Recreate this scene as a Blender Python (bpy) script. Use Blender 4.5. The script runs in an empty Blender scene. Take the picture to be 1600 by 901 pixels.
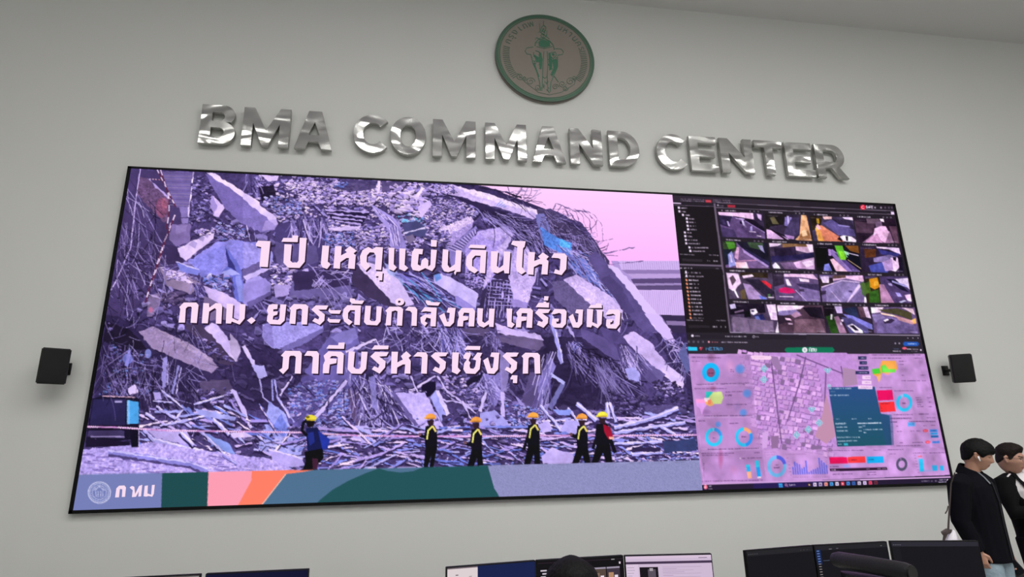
import bpy, bmesh, math, random
import numpy as np
from mathutils import Vector, Matrix, noise as mnoise
from mathutils.geometry import tessellate_polygon
SC = bpy.context.scene; COL = SC.collection
# ------------------------------------------------------------------ camera
W, HT, ZB = 11.1524, 4.2179, 1.1345            # display width, height and height of its lower edge above the floor
CAM = Vector((3.7742, -7.6118, 1.65)); FPX = 925.
ROT = Matrix(((.988062, -.021957, -.152483), (-.15268, -.271552, -.950236), (-.020543, .962173, -.271662)))
cd = bpy.data.cameras.new('camera'); cam = bpy.data.objects.new('camera', cd); COL.objects.link(cam)
cam.matrix_world = Matrix.Translation(CAM) @ ROT.to_4x4(); cd.sensor_width = 36; cd.lens = FPX/1600*36; cd.clip_end = 80; SC.camera = cam
def ray(px, py): return ROT @ Vector(((px-800)/FPX, -(py-450.5)/FPX, -1))
def at_y(px, py, y): d = ray(px, py); return CAM+d*((y-CAM.y)/d.y)
def at_z(px, py, z): d = ray(px, py); return CAM+d*((z-CAM.z)/d.z)
def at_d(px, py, t): return CAM+ray(px, py)*t
# ------------------------------------------------------------------ light and exposure
SC.view_settings.view_transform = 'Standard'; SC.view_settings.look = 'None'; SC.view_settings.exposure = 0; SC.view_settings.gamma = 1; SC.view_settings.use_curve_mapping = False
wd = bpy.data.worlds.new('world'); SC.world = wd; wd.use_nodes = True
wd.node_tree.nodes['Background'].inputs[0].default_value = (.9, .92, 1, 1); wd.node_tree.nodes['Background'].inputs[1].default_value = .02
ROOM = dict(x0=-9., x1=21.5, y0=-19., zc=8.72)
LAMP_ROWS = [(-6.6, 1.0), (-9.6, 1.0), (-12.8, 1.0), (-16., 1.0)]; LAMP_X = [(-1., .25), (2.6, .75), (6.2, 1.25), (9.8, 1.15), (13.4, .5)]; LAMP_W = 90.; PANEL_E = 5.; LAMP_SPREAD = 180
# ------------------------------------------------------------------ helpers
def lin(c):
    c = np.asarray(c, float)/255.
    return np.where(c <= .04045, c/12.92, ((c+.055)/1.055)**2.4)
def hexl(h): return tuple(lin([int(h[i:i+2], 16) for i in (0, 2, 4)]))+(1.,)
MATS = {}
def mat(name, col='808080', rough=.5, metal=0., spec=.5, nz=0., nscale=8., bump=0., bscale=20., emit=None, es=1., attr=False, stretch=None):
    if name in MATS: return MATS[name]
    m = bpy.data.materials.new(name); m.use_nodes = True; nt = m.node_tree; b = nt.nodes['Principled BSDF']; L = nt.links
    b.inputs['Base Color'].default_value = hexl(col); b.inputs['Roughness'].default_value = rough; b.inputs['Metallic'].default_value = metal; b.inputs['Specular IOR Level'].default_value = spec
    tc = nt.nodes.new('ShaderNodeTexCoord'); mp = nt.nodes.new('ShaderNodeMapping'); L.new(tc.outputs['Object'], mp.inputs[0])
    if stretch: mp.inputs['Scale'].default_value = stretch
    if attr:
        a = nt.nodes.new('ShaderNodeAttribute'); a.attribute_name = 'Col'; L.new(a.outputs['Color'], b.inputs['Base Color'])
    if nz:
        n = nt.nodes.new('ShaderNodeTexNoise'); n.inputs['Scale'].default_value = nscale; n.inputs['Detail'].default_value = 4; L.new(mp.outputs[0], n.inputs['Vector'])
        r = nt.nodes.new('ShaderNodeMapRange'); r.inputs[3].default_value = 1-nz; r.inputs[4].default_value = 1+nz; L.new(n.outputs['Fac'], r.inputs[0])
        mx = nt.nodes.new('ShaderNodeVectorMath'); mx.operation = 'SCALE'; mx.inputs[0].default_value = hexl(col)[:3]; L.new(r.outputs[0], mx.inputs['Scale'])
        if attr: L.new(a.outputs['Color'], mx.inputs[0])
        L.new(mx.outputs[0], b.inputs['Base Color'])
    if bump:
        n2 = nt.nodes.new('ShaderNodeTexNoise'); n2.inputs['Scale'].default_value = bscale; n2.inputs['Detail'].default_value = 3; L.new(mp.outputs[0], n2.inputs['Vector'])
        bp = nt.nodes.new('ShaderNodeBump'); bp.inputs['Strength'].default_value = bump; bp.inputs['Distance'].default_value = .02; L.new(n2.outputs['Fac'], bp.inputs['Height']); L.new(bp.outputs[0], b.inputs['Normal'])
    if emit: b.inputs['Emission Color'].default_value = hexl(emit); b.inputs['Emission Strength'].default_value = es
    MATS[name] = m; return m
def display_mat(name):
    """matte black panel whose pixels give off the colours of the picture"""
    if name in MATS: return MATS[name]
    m = bpy.data.materials.new(name); m.use_nodes = True; nt = m.node_tree; b = nt.nodes['Principled BSDF']
    b.inputs['Base Color'].default_value = (.003, .003, .0035, 1); b.inputs['Roughness'].default_value = .6; b.inputs['Specular IOR Level'].default_value = .04
    a = nt.nodes.new('ShaderNodeAttribute'); a.attribute_name = 'Col'; nt.links.new(a.outputs['Color'], b.inputs['Emission Color']); b.inputs['Emission Strength'].default_value = 1
    MATS[name] = m; return m
def link(o, parent=None):
    COL.objects.link(o)
    if parent: o.parent = parent
    return o
def obj(name, bm, m, parent=None, smooth=None):
    me = bpy.data.meshes.new(name); bmesh.ops.recalc_face_normals(bm, faces=bm.faces) if isinstance(bm, bmesh.types.BMesh) else None
    bm.to_mesh(me); bm.free(); o = link(bpy.data.objects.new(name, me), parent)
    for x in (m if isinstance(m, (list, tuple)) else [m]): me.materials.append(x)
    if smooth is not None:
        me.polygons.foreach_set('use_smooth', [True]*len(me.polygons))
        if smooth < 180: me.set_sharp_from_angle(angle=math.radians(smooth))
    return o
def tag(o, label, cat, group=None):
    o['label'] = label; o['category'] = cat
    if group: o['group'] = group
    return o
def thing(name, label, cat, loc=(0, 0, 0), rz=0, group=None):
    o = link(bpy.data.objects.new(name, None)); o.location = loc; o.rotation_euler = (0, 0, rz); o.empty_display_size = .1
    return tag(o, label, cat, group)
def struct(o): o['kind'] = 'structure'; return o
def box(bm, c, s, rot=None, bev=0, seg=2):
    r = bmesh.ops.create_cube(bm, size=1); v = r['verts']
    M = Matrix.Translation(c) @ (rot.to_4x4() if rot else Matrix()) @ Matrix.Diagonal((*s, 1))
    bmesh.ops.transform(bm, matrix=M, verts=v)
    if bev: bmesh.ops.bevel(bm, geom=list({e for x in v for e in x.link_edges}), offset=bev, segments=seg, affect='EDGES', profile=.5)
def boxo(name, c, s, m, parent=None, bev=0, rot=None):
    bm = bmesh.new(); box(bm, Vector(c), s, rot, bev); return obj(name, bm, m, parent, 35 if bev else None)
def tube(bm, pts, rad, ref=(0, 0, 1), n=12, cap=.5):
    """closed swept tube; rad items are r or (a, b) with a along ref"""
    pts = [Vector(p) for p in pts]; rings = []; k = len(pts); ref = Vector(ref)
    for i, p in enumerate(pts):
        t = (pts[min(i+1, k-1)]-pts[max(i-1, 0)]).normalized(); a = ref-t*ref.dot(t)
        if a.length < .05: a = Vector((1, 0, 0))-t*t.x
        if a.length < .05: a = Vector((0, 1, 0))-t*t.y
        a.normalize(); b = t.cross(a); r = rad[i]; ra, rb = r if isinstance(r, (tuple, list)) else (r, r)
        rings.append([bm.verts.new(p+a*(ra*math.cos(2*math.pi*j/n))+b*(rb*math.sin(2*math.pi*j/n))) for j in range(n)])
    for q, w in zip(rings, rings[1:]):
        for j in range(n): bm.faces.new((q[j], q[(j+1) % n], w[(j+1) % n], w[j]))
    for ring, p, sgn in ((rings[0], pts[0]-(pts[1]-pts[0]).normalized()*(min(rad[0]) if isinstance(rad[0], (tuple, list)) else rad[0])*cap, 1), (rings[-1], pts[-1]+(pts[-1]-pts[-2]).normalized()*(min(rad[-1]) if isinstance(rad[-1], (tuple, list)) else rad[-1])*cap, -1)):
        c = bm.verts.new(p)
        for j in range(n): bm.faces.new((ring[(j+1) % n], ring[j], c) if sgn > 0 else (ring[j], ring[(j+1) % n], c))
def extrude_poly(bm, loops, y0, y1, bev=0.):
    """prism of an outline with holes: loops in (x, z), outer loop first, from y0 (front) to y1 (back)"""
    vs = [[Vector((x, z, 0)) for x, z in lp] for lp in loops]; tri = tessellate_polygon(vs); flat = [p for lp in vs for p in lp]
    if bev:
        ins = []
        for k, lp in enumerate(vs):
            n = len(lp); ar = sum(lp[i].x*lp[(i+1) % n].y-lp[(i+1) % n].x*lp[i].y for i in range(n)); s = 1 if (ar > 0) == (k == 0) else -1
            for i in range(n):
                d0 = (lp[i]-lp[i-1]).normalized(); d1 = (lp[(i+1) % n]-lp[i]).normalized(); n0 = Vector((-d0.y, d0.x)); n1 = Vector((-d1.y, d1.x)); nn = (n0+n1); L = nn.length
                nn = nn/L if L > 1e-4 else n0; c = max(nn.dot(n0), .4); ins.append(Vector((lp[i].x, lp[i].y))+nn*(s*bev/c))
        f = [bm.verts.new((p.x, y0, p.y)) for p in ins]; g = [bm.verts.new((p.x, y0+bev, p.y)) for p in flat]
    else: f = [bm.verts.new((p.x, y0, p.y)) for p in flat]; g = f
    h = [bm.verts.new((p.x, y1, p.y)) for p in flat]
    for a, b, c in tri:
        for q in (f, h):
            try: bm.faces.new((q[a], q[b], q[c]))
            except ValueError: pass
    o = 0
    for lp in vs:
        n = len(lp)
        for i in range(n):
            a, b = o+i, o+(i+1) % n
            if bev: bm.faces.new((f[a], f[b], g[b], g[a]))
            bm.faces.new((g[a], g[b], h[b], h[a]))
        o += n
def bake(o, *mods):
    """apply modifiers by evaluating the object"""
    for kind, kw in mods:
        m = o.modifiers.new(kind, kind)
        for k, v in kw.items(): setattr(m, k, v)
    dg = bpy.context.evaluated_depsgraph_get(); me = bpy.data.meshes.new_from_object(o.evaluated_get(dg)); old = o.data; mats = list(old.materials)
    o.modifiers.clear(); o.data = me; bpy.data.meshes.remove(old); me.materials.clear()
    for m in mats: me.materials.append(m)
    me.polygons.foreach_set('use_smooth', [True]*len(me.polygons)); return o
def set_cols(me, cols):
    """per-vertex colours, given as sRGB 0..255"""
    a = me.color_attributes.new('Col', 'FLOAT_COLOR', 'POINT'); c = np.ones((len(me.vertices), 4), np.float32); c[:, :3] = lin(cols); a.data.foreach_set('color', c.ravel())
def coords(me): c = np.empty(len(me.vertices)*3, np.float32); me.vertices.foreach_get('co', c); return c.reshape(-1, 3)
# ------------------------------------------------------------------ picture painting (the content of the displays)
# pictures are painted with numpy into a grid in display coordinates and become per-vertex colours of a fine flat mesh
def homog(src, dst):
    A = []
    for (x, y), (u, v) in zip(src, dst):
        A.append([x, y, 1, 0, 0, 0, -u*x, -u*y, -u]); A.append([0, 0, 0, x, y, 1, -v*x, -v*y, -v])
    return np.linalg.svd(np.array(A, float))[2][-1].reshape(3, 3)
H_UV = homog([(200.3, 260.), (1397.8, 319.), (1491, 757.5), (107.3, 802.5)], [(0, 1), (1, 1), (1, 0), (0, 0)])
def to_uv(p):
    p = np.asarray(p, float).reshape(-1, 2)
    q = np.c_[p, np.ones(len(p))] @ H_UV.T
    return q[:, :2] / q[:, 2:]

def hexc(c):
    if isinstance(c, str): return np.array([int(c[i:i+2], 16) for i in (0, 2, 4)], float)
    return np.array(c, float)

class Paint:
    """canvas over the uv rectangle u0..u1, v0..v1 of the display; shapes are given in photo coordinates"""
    def __init__(s, u0, u1, v0, v1, w, h, ss=2, base='3a2e58'):
        s.u0, s.u1, s.v0, s.v1, s.w, s.h, s.ss = u0, u1, v0, v1, w, h, ss
        s.W, s.H = w*ss, h*ss
        s.a = np.empty((s.H, s.W, 3), np.float32); s.a[:] = hexc(base)
    def cv(s, p):
        q = to_uv(p)
        return np.c_[(q[:, 0]-s.u0)/(s.u1-s.u0)*s.W, (s.v1-q[:, 1])/(s.v1-s.v0)*s.H]
    def mask(s, q):
        x0, y0 = np.floor(q.min(0)).astype(int); x1, y1 = np.ceil(q.max(0)).astype(int)
        x0, y0, x1, y1 = max(x0, 0), max(y0, 0), min(x1+1, s.W), min(y1+1, s.H)
        if x1 <= x0 or y1 <= y0: return None
        X = np.arange(x0, x1)+.5; Y = (np.arange(y0, y1)+.5)[:, None]
        m = np.zeros((y1-y0, x1-x0), bool)
        n = len(q)
        for i in range(n):
            ax, ay = q[i]; bx, by = q[(i+1) % n]
            if ay == by: continue
            c = ((ay > Y) != (by > Y)) & (X < (bx-ax)*(Y-ay)/(by-ay)+ax)
            m ^= c
        return (slice(y0, y1), slice(x0, x1)), m
    def fillq(s, q, c, al=1.):
        r = s.mask(q)
        if r is None: return
        sl, m = r; v = s.a[sl]
        v[m] = v[m]*(1-al) + hexc(c)*al
    rough = 0.; rg = np.random.default_rng(77)
    def poly(s, p, c, al=1.):
        p = np.asarray(p, float)
        if s.rough and len(p) < 14 and np.ptp(p[:, 0])*np.ptp(p[:, 1]) > 160:      # broken edges of concrete
            q = []
            for a, b in zip(p, np.roll(p, -1, 0)):
                n = max(int(np.hypot(*(b-a))/4.5), 1); t = np.arange(n)[:, None]/n; k = a+(b-a)*t; k[1:] += s.rg.normal(0, s.rough, (n-1, 2)); q.append(k)
            p = np.concatenate(q)
        s.fillq(s.cv(p), c, al)
    def line(s, p, w, c, al=1., w2=None):
        p = np.asarray(p, float)
        d = np.gradient(p, axis=0); L = np.hypot(d[:, 0], d[:, 1])[:, None]; L[L == 0] = 1
        nrm = np.c_[-d[:, 1], d[:, 0]]/L
        ww = np.linspace(w, w if w2 is None else w2, len(p))[:, None]/2
        s.poly(np.r_[p+nrm*ww, (p-nrm*ww)[::-1]], c, al)
    def ell(s, cx, cy, rx, ry, c, al=1., n=28, a0=0, a1=2*math.pi):
        t = np.linspace(a0, a1, n)
        s.poly(np.c_[cx+rx*np.cos(t), cy+ry*np.sin(t)], c, al)
    def ring(s, cx, cy, r, w, c, a0=0., a1=2*math.pi, ry=None, n=40):
        ry = ry or r
        t = np.linspace(a0, a1, n); k = (r-w)/r
        s.poly(np.r_[np.c_[cx+r*np.cos(t), cy+ry*np.sin(t)], np.c_[cx+r*k*np.cos(t), cy+ry*k*np.sin(t)][::-1]], c)
    def inside(s, poly, n, rng):
        poly = np.asarray(poly, float); lo, hi = poly.min(0), poly.max(0); out = []
        while len(out) < n:
            p = rng.uniform(lo, hi, (max(4*n, 64), 2)); k = len(poly); m = np.zeros(len(p), bool)
            for i in range(k):
                (ax, ay), (bx, by) = poly[i], poly[(i+1) % k]
                if ay == by: continue
                m ^= ((ay > p[:, 1]) != (by > p[:, 1])) & (p[:, 0] < (bx-ax)*(p[:, 1]-ay)/(by-ay)+ax)
            out += list(p[m])
        return np.array(out[:n])
    def stones(s, poly, n, lo, hi, cols, seed, dark='2c2244', flat=.62):
        rng = np.random.default_rng(seed)
        pts = s.inside(poly, n, rng); pts = pts[np.argsort(pts[:, 1])]
        for x, y in pts:
            r = rng.uniform(lo, hi); k = rng.integers(5, 8); rot = rng.uniform(-.5, .5)
            t = np.sort(rng.uniform(0, 2*math.pi, k)); q = np.c_[np.cos(t)*r*rng.uniform(.8, 1.3), np.sin(t)*r*flat]
            q = q @ np.array([[math.cos(rot), math.sin(rot)], [-math.sin(rot), math.cos(rot)]]) + (x, y)
            c = hexc(cols[rng.integers(len(cols))])*rng.uniform(.85, 1.1)
            s.poly(q+(r*.18, r*.42), dark, .8); s.poly(q, np.clip(c, 0, 255))
            s.poly((q-(x, y))*(.75, .5)+(x, y+r*.25), np.clip(c*.68, 0, 255), .7)
    def wires(s, poly, n, ln, ang, sd, w, cols, seed, curl=.5):
        rng = np.random.default_rng(seed)
        for x, y in s.inside(poly, n, rng):
            L = rng.uniform(*ln); a = math.radians(rng.normal(ang, sd)); cu = rng.normal(0, curl); q = [(x, y)]
            for i in range(6):
                a += cu/6; q.append((q[-1][0]+math.cos(a)*L/6, q[-1][1]+math.sin(a)*L/6))
            s.line(q, rng.uniform(*w), cols[rng.integers(len(cols))], rng.uniform(.6, 1))
    def sticks(s, poly, n, ln, ang, sd, w, cols, seed, shade='2a2044'):
        rng = np.random.default_rng(seed)
        for x, y in s.inside(poly, n, rng):
            L = rng.uniform(*ln)/2; a = math.radians(rng.normal(ang, sd)); d = np.array([math.cos(a), math.sin(a)])*L
            ww = rng.uniform(*w); p = np.array([(x, y)-d, (x, y)+d])
            s.line(p+(0, ww*.9), ww*1.1, shade, .75); s.line(p, ww, cols[rng.integers(len(cols))])
    def noise(s, poly, amp, cell, seed, blur=1):
        """grain of a photographed surface inside poly: value noise multiplied in"""
        r = s.mask(s.cv(poly))
        if r is None: return
        sl, m = r; h, w = m.shape; rng = np.random.default_rng(seed); tot = np.zeros((h, w), np.float32); a = 1.
        for k in range(3):
            c = max(cell/(2**k), 1); g = rng.standard_normal((int(h/c)+3, int(w/c)+3)).astype(np.float32)
            yy = np.arange(h)/c; xx = np.arange(w)/c; yi = yy.astype(int); xi = xx.astype(int)
            fy = (yy-yi)[:, None]; fx = (xx-xi)[None]
            tot += a*(g[yi][:, xi]*(1-fy)*(1-fx)+g[yi+1][:, xi]*fy*(1-fx)+g[yi][:, xi+1]*(1-fy)*fx+g[yi+1][:, xi+1]*fy*fx); a *= .7
        f = np.clip(1+.75*amp*tot, .3, 1.8)[..., None]; v = s.a[sl]
        v[m] = np.clip(v*f, 0, 255)[m]
    def grad(s, poly, c0, c1, ax, t0, t1):
        """fill blending c0->c1 along photo axis ax (0 x, 1 y) between t0 and t1 (converted on the canvas)"""
        q = s.cv(poly); r = s.mask(q)
        if r is None: return
        sl, m = r
        mid = np.asarray(poly, float).mean(0); e0 = mid.copy(); e1 = mid.copy(); e0[ax] = t0; e1[ax] = t1
        k0, k1 = s.cv([e0])[0][ax], s.cv([e1])[0][ax]
        k = sl[1-ax]; t = (np.arange(k.start, k.stop)+.5-k0)/(k1-k0)
        t = np.clip(t, 0, 1); t = t[:, None, None] if ax == 1 else t[None, :, None]
        g = hexc(c0)*(1-t)+hexc(c1)*t
        v = s.a[sl]; v[m] = np.broadcast_to(g, v.shape)[m]
    def done(s, soft=0):
        a = s.a.reshape(s.h, s.ss, s.w, s.ss, 3).mean((1, 3))
        for _ in range(soft):
            b = np.pad(a, ((1, 1), (1, 1), (0, 0)), 'edge')
            a = (b[1:-1, 1:-1]*4+b[:-2, 1:-1]+b[2:, 1:-1]+b[1:-1, :-2]+b[1:-1, 2:])/8
        return np.clip(a, 0, 255)

def tile(ox, oy, k):
    return lambda *p: [(ox+x/k, oy+y/k) for x, y in zip(p[::2], p[1::2])]
A1, A2, A3, A4 = tile(150, 260, 3.756), tile(380, 260, 3.756), tile(610, 270, 3.756), tile(840, 280, 3.756)
B1, B2, B3, B4 = tile(120, 490, 3.604), tile(360, 490, 3.604), tile(600, 490, 3.604), tile(840, 490, 3.604)
def paint_slide(w=840, h=472):
    P = Paint(0, 2/3, 0, 1, w, h)
    LT = ['d8bef6', 'c8aef0', 'e4ccfa', 'b49ce4', 'a08cd8']; MD = ['9080c8', '7a6cb4', 'a492d6', '6a5c9c', 'b8a2e4']
    DK = ['54467c', '3e3260', '6a5a94', '30264a', '7c6cac']; BL = ['8c8ce0', '7c84d8', 'a6a4ec', '6c78d0', 'b8aef0']
    full = [(195, 255), (1056, 300), (1100, 775), (100, 806)]
    P.noise(full, .1, 10, 1)
    # sky and the shed behind
    sky = [(690, 280), (1060, 300), (1075, 470), (1000, 470), (930, 420), (860, 330), (760, 292)]
    P.grad(sky, 'fcc8fb', 'f2b2fc', 1, 290, 410)
    P.poly(A4(430, 480, 850, 480, 875, 901, 620, 901), 'ab92d0')
    P.poly(A4(470, 480, 860, 480, 860, 532, 490, 532), 'c9aee6')
    for i in range(30): P.line(A4(500+i*13, 482, 506+i*13, 530), 1, 'a88cc8', .7)
    P.poly(A4(490, 532, 860, 532, 860, 560, 530, 560), '8f78b0'); P.poly(A4(520, 555, 860, 555, 860, 580, 560, 580), 'b79cd4')
    P.poly(A4(545, 585, 860, 580, 860, 610, 560, 612), '5c4a78'); P.poly(A4(560, 612, 860, 612, 860, 632, 580, 632), '9a84b8'); P.poly(A4(570, 625, 860, 622, 860, 650, 590, 652), '3e3056', .7)
    P.poly(A4(590, 650, 870, 650, 875, 800, 690, 800), 'cfb2ea')
    for i in range(26): P.line(A4(600+i*12, 655, 612+i*12, 796), 1, 'ab8ecc', .6)
    P.poly(A4(710, 795, 880, 800, 890, 901, 770, 901), '3a2e50'); P.poly(A4(750, 830, 880, 835, 885, 860, 760, 855), '8a74a4'); P.poly(A4(690, 800, 720, 796, 790, 901, 700, 901), '8c76ac')
    # the mass of the heap under the skyline
    P.rough = .75
    P.poly([(190, 262), (700, 284), (760, 320), (835, 332), (860, 326), (910, 350), (935, 385), (960, 430), (1020, 520), (1090, 640), (1095, 740), (110, 740)], '4c3f70')
    P.noise([(190, 262), (700, 284), (760, 320), (835, 332), (860, 326), (910, 350), (935, 385), (960, 430), (1020, 520), (1090, 640), (1095, 740), (110, 740)], .12, 8, 2)
    heap = [(205, 300), (430, 300), (700, 310), (820, 345), (900, 370), (960, 470), (1060, 600), (1080, 690), (200, 690)]
    P.stones(heap, 900, 3, 11, ['463a6c', '5c4e88', '7466a4', '8474b8', '9080c4', 'a492d8', '6a5c98'], 91); P.stones(heap, 260, 5, 15, ['7c6eae', '8c7cc0', '6c5e9c', 'a08ed4'], 95, '2c2244', .5); P.sticks(heap, 220, (10, 46), 38, 40, (1, 3.4), ['8878bc', '6a5c98', '9c8cd0', '54487c', 'b4a2e2'], 92); P.wires(heap, 260, (10, 44), 60, 50, (.6, 1.3), ['231a36', '7c6eac', '9c8cd0', '4e4274'], 93, .7)
    P.poly([(200, 500), (420, 540), (520, 560), (430, 640), (220, 640), (150, 560)], '2a2040', .55); P.poly([(640, 520), (860, 520), (960, 590), (930, 640), (700, 600)], '2a2040', .45)
    # upper field of small rubble
    P.stones([(400, 268), (700, 282), (720, 330), (640, 400), (560, 390), (440, 350), (400, 310)], 1500, 1.6, 4.6, LT+MD, 3)
    P.stones([(440, 282), (640, 292), (630, 325), (560, 320), (470, 318)], 700, 1.6, 4.4, LT, 31)
    P.poly(A2(520, 130, 560, 90, 640, 80, 780, 90, 780, 130, 640, 150), '4a3e6c', .85); P.poly(A2(810, 90, 939, 95, 939, 130, 860, 150, 810, 150), '5a4c7c', .9)
    P.poly(A2(790, 85, 806, 85, 800, 160, 785, 160), 'e6cdfa'); P.stones([(520, 285), (545, 284), (540, 292), (520, 293)], 20, 1.5, 4, BL, 32)
    P.poly(A2(100, 50, 210, 55, 200, 85, 150, 90), 'd6bcf4'); P.poly(A2(90, 120, 180, 110, 190, 170, 110, 210), '20182e', .9)
    P.stones([(410, 305), (470, 312), (470, 335), (430, 335)], 140, 1.5, 3.6, BL+MD, 4)
    P.wires([(383, 265), (405, 268), (405, 310), (385, 300)], 40, (8, 22), 80, 25, (.7, 1.5), ['6c5e9c', '9c8cd0', '2a2044'], 33)
    # timber pieces in the upper middle
    P.poly(A2(470, 250, 750, 265, 700, 340, 540, 330), '2a2044')
    for q in [(480, 255, 740, 270), (490, 275, 720, 300), (520, 300, 700, 320), (540, 320, 690, 340)]: P.line(A2(*q), 2.6, 'b8a2e4')
    P.poly(A2(500, 365, 690, 345, 690, 365, 560, 380), 'd2baf4')
    P.stones(A2(640, 360, 840, 350, 860, 430, 760, 470, 660, 450), 150, 1.5, 4.5, LT+MD, 5)
    # hanging cables around the second block
    P.poly(A2(190, 350, 330, 300, 480, 300, 500, 470, 430, 580, 330, 600, 190, 520), '4c4074')
    P.stones([(450, 345), (490, 335), (500, 372), (460, 380)], 60, 1.5, 4, MD+DK, 6)
    P.wires(A2(280, 290, 500, 290, 500, 340, 280, 360), 60, (18, 42), 88, 14, (.8, 1.6), ['b09ce0', '8072b4', '35294f', 'c8b4f0'], 7, .3)
    P.stones(A2(480, 390, 640, 380, 660, 470, 480, 480), 120, 1.4, 3.6, MD+BL, 8)
    P.poly(A2(180, 440, 430, 470, 440, 560, 330, 600, 200, 590), '65588f', .8)
    # big fallen tarpaulin strip
    P.poly(A2(745, 225, 800, 250, 880, 300, 920, 350, 939, 480, 860, 470, 860, 380, 800, 310), 'a694dc'); P.poly(A2(870, 350, 939, 420, 939, 500, 880, 480), '8676bc')
    P.poly(A3(0, 260, 50, 320, 110, 470, 70, 440, 0, 330), '9080c4')
    for i in range(7): P.line(A2(765+i*14, 245+i*9, 850+i*9, 330+i*4, 885+i*6, 470), 1.1, ['cdb8f2', '5e5090'][i % 2])
    # left: dark girder zone with rods
    P.poly([(205, 266), (300, 270), (300, 330), (215, 480), (160, 520), (165, 470)], '4a3c6a')
    P.poly(A1(250, 60, 300, 70, 430, 190, 425, 320, 400, 330, 245, 170), '6a5078'); P.ell(253, 325, 9, 16, '925070', .6); P.ell(257, 318, 5, 9, 'b06478', .4)
    P.poly(A1(300, 70, 320, 80, 440, 190, 430, 200), 'b49cdc'); P.noise(A1(250, 60, 430, 190, 420, 330, 245, 170), .15, 4, 11)
    P.poly(A1(385, 30, 575, 35, 550, 240, 470, 240, 420, 130), '70609c')
    for i in range(12): P.line(A1(390+i*3, 40+i*17, 570-i*2, 44+i*17), 1, '92809f' if i % 3 else '574878', .6)
    P.line(A1(574, 35, 548, 240), 1.6, 'e4d0fa')
    P.stones(A1(570, 60, 640, 60, 720, 200, 700, 330, 560, 320), 170, 1.4, 4.5, MD+DK, 12)
    P.poly(A1(490, 240, 550, 235, 545, 295, 500, 300), '8472b0'); P.poly(A1(540, 240, 552, 236, 547, 300, 540, 296), 'd8c2f6')
    P.poly(A1(440, 340, 555, 335, 552, 440, 470, 470, 430, 430), '7f6ba4'); P.poly(A1(470, 345, 540, 342, 530, 380, 470, 400), '9480ba', .8); P.poly(A1(500, 305, 545, 303, 540, 335, 505, 335), '8f7cbc')
    P.poly(A1(330, 440, 470, 470, 520, 560, 430, 590, 350, 540), '3d3058')
    P.poly(A1(680, 170, 760, 240, 720, 300, 690, 290, 700, 230), 'd3b8f0'); P.poly(A1(680, 170, 715, 230, 695, 290, 670, 240), 'a08cce')
    # big slab
    P.poly(A1(640, 45, 690, 130, 760, 250, 850, 335, 960, 372, 960, 230, 700, 60), '7868ac')
    P.poly(A2(0, 190, 190, 335, 185, 372, 100, 388, 0, 335), '8272b8'); P.noise(A1(640, 45, 760, 250, 960, 372, 960, 230), .04, 3, 13)
    P.poly(A1(650, 40, 700, 42, 939, 195, 960, 210, 960, 250, 930, 225), 'e4ccfa'); P.poly(A2(0, 155, 60, 195, 195, 300, 205, 338, 190, 350, 0, 192), 'dcc4f8')
    P.poly(A2(130, 320, 195, 310, 205, 340, 185, 370, 110, 380), 'b7a0e4', .7)
    P.stones(A1(700, 330, 850, 340, 900, 400, 860, 440, 720, 430), 110, 1.3, 3.6, MD+BL, 14)
    P.line(A2(20, 345, 45, 440), 1, 'c8b4f0'); P.line(A2(60, 350, 80, 450), .9, '9484c8')
    # pale slab, blue slab and tarp on it
    P.poly(A1(480, 480, 590, 430, 700, 370, 690, 425, 530, 555, 495, 530), 'd8bff2'); P.stones(A1(580, 370, 700, 370, 660, 400, 590, 400), 30, 1.5, 4, LT, 15)
    for x, y, r in ((570, 460, 26), (620, 425, 20), (650, 410, 12)): P.poly(A1(x-r, y, x, y-r, x+r, y-r*.4, x+r*.5, y+r*.9), '9080ba', .6)
    P.poly(A1(540, 555, 720, 440, 800, 430, 960, 450, 960, 570, 880, 600, 700, 640, 600, 620), '928ae2'); P.poly(A2(0, 440, 170, 500, 180, 560, 80, 640, 0, 640), 'a094e4')
    P.poly(A1(860, 610, 960, 560, 960, 625, 865, 665), '6f6098'); P.poly(A2(0, 600, 90, 560, 100, 600, 0, 650), '6a5c94'); P.poly(A2(0, 645, 160, 580, 185, 590, 20, 670), 'c4b0ee')
    P.poly(A1(560, 560, 700, 480, 760, 470, 740, 620, 620, 650), '8480d8', .8); P.noise(A1(540, 555, 720, 440, 960, 450, 960, 600, 600, 640), .07, 6, 16)
    P.poly(A1(760, 470, 840, 580, 860, 630, 880, 800, 810, 790, 800, 650, 735, 625, 775, 580), '6f70cc'); P.poly(A1(760, 475, 775, 590, 830, 620, 800, 560), '3e3a80'); P.poly(A1(735, 625, 790, 600, 850, 635, 800, 640), 'a6a4ea')
    P.poly(A1(820, 640, 850, 640, 870, 790, 840, 790), '8e90e0'); P.line(A1(800, 650, 815, 790), 1.2, '3e3a80')
    P.stones(A1(640, 640, 780, 640, 790, 720, 700, 730, 640, 700), 60, 2, 6, MD+BL, 17)
    P.poly(A1(880, 670, 960, 640, 1030, 690, 1010, 720, 880, 790), 'a898e2'); P.poly(A2(0, 690, 130, 655, 165, 700, 160, 740, 20, 820, 0, 800), '9c8cd8'); P.poly(A2(20, 800, 160, 735, 165, 750, 40, 830), '6a5c98')
    P.stones(A2(140, 560, 330, 570, 300, 740, 170, 740, 180, 640), 170, 1.5, 4.5, MD+LT, 18); P.poly(A2(180, 700, 280, 690, 270, 750, 190, 770), 'b09cde')
    P.poly(A1(470, 560, 605, 605, 600, 640, 490, 610), '7c7cd0'); P.line(A1(470, 560, 605, 605), 1.6, 'c4b8f4')
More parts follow.
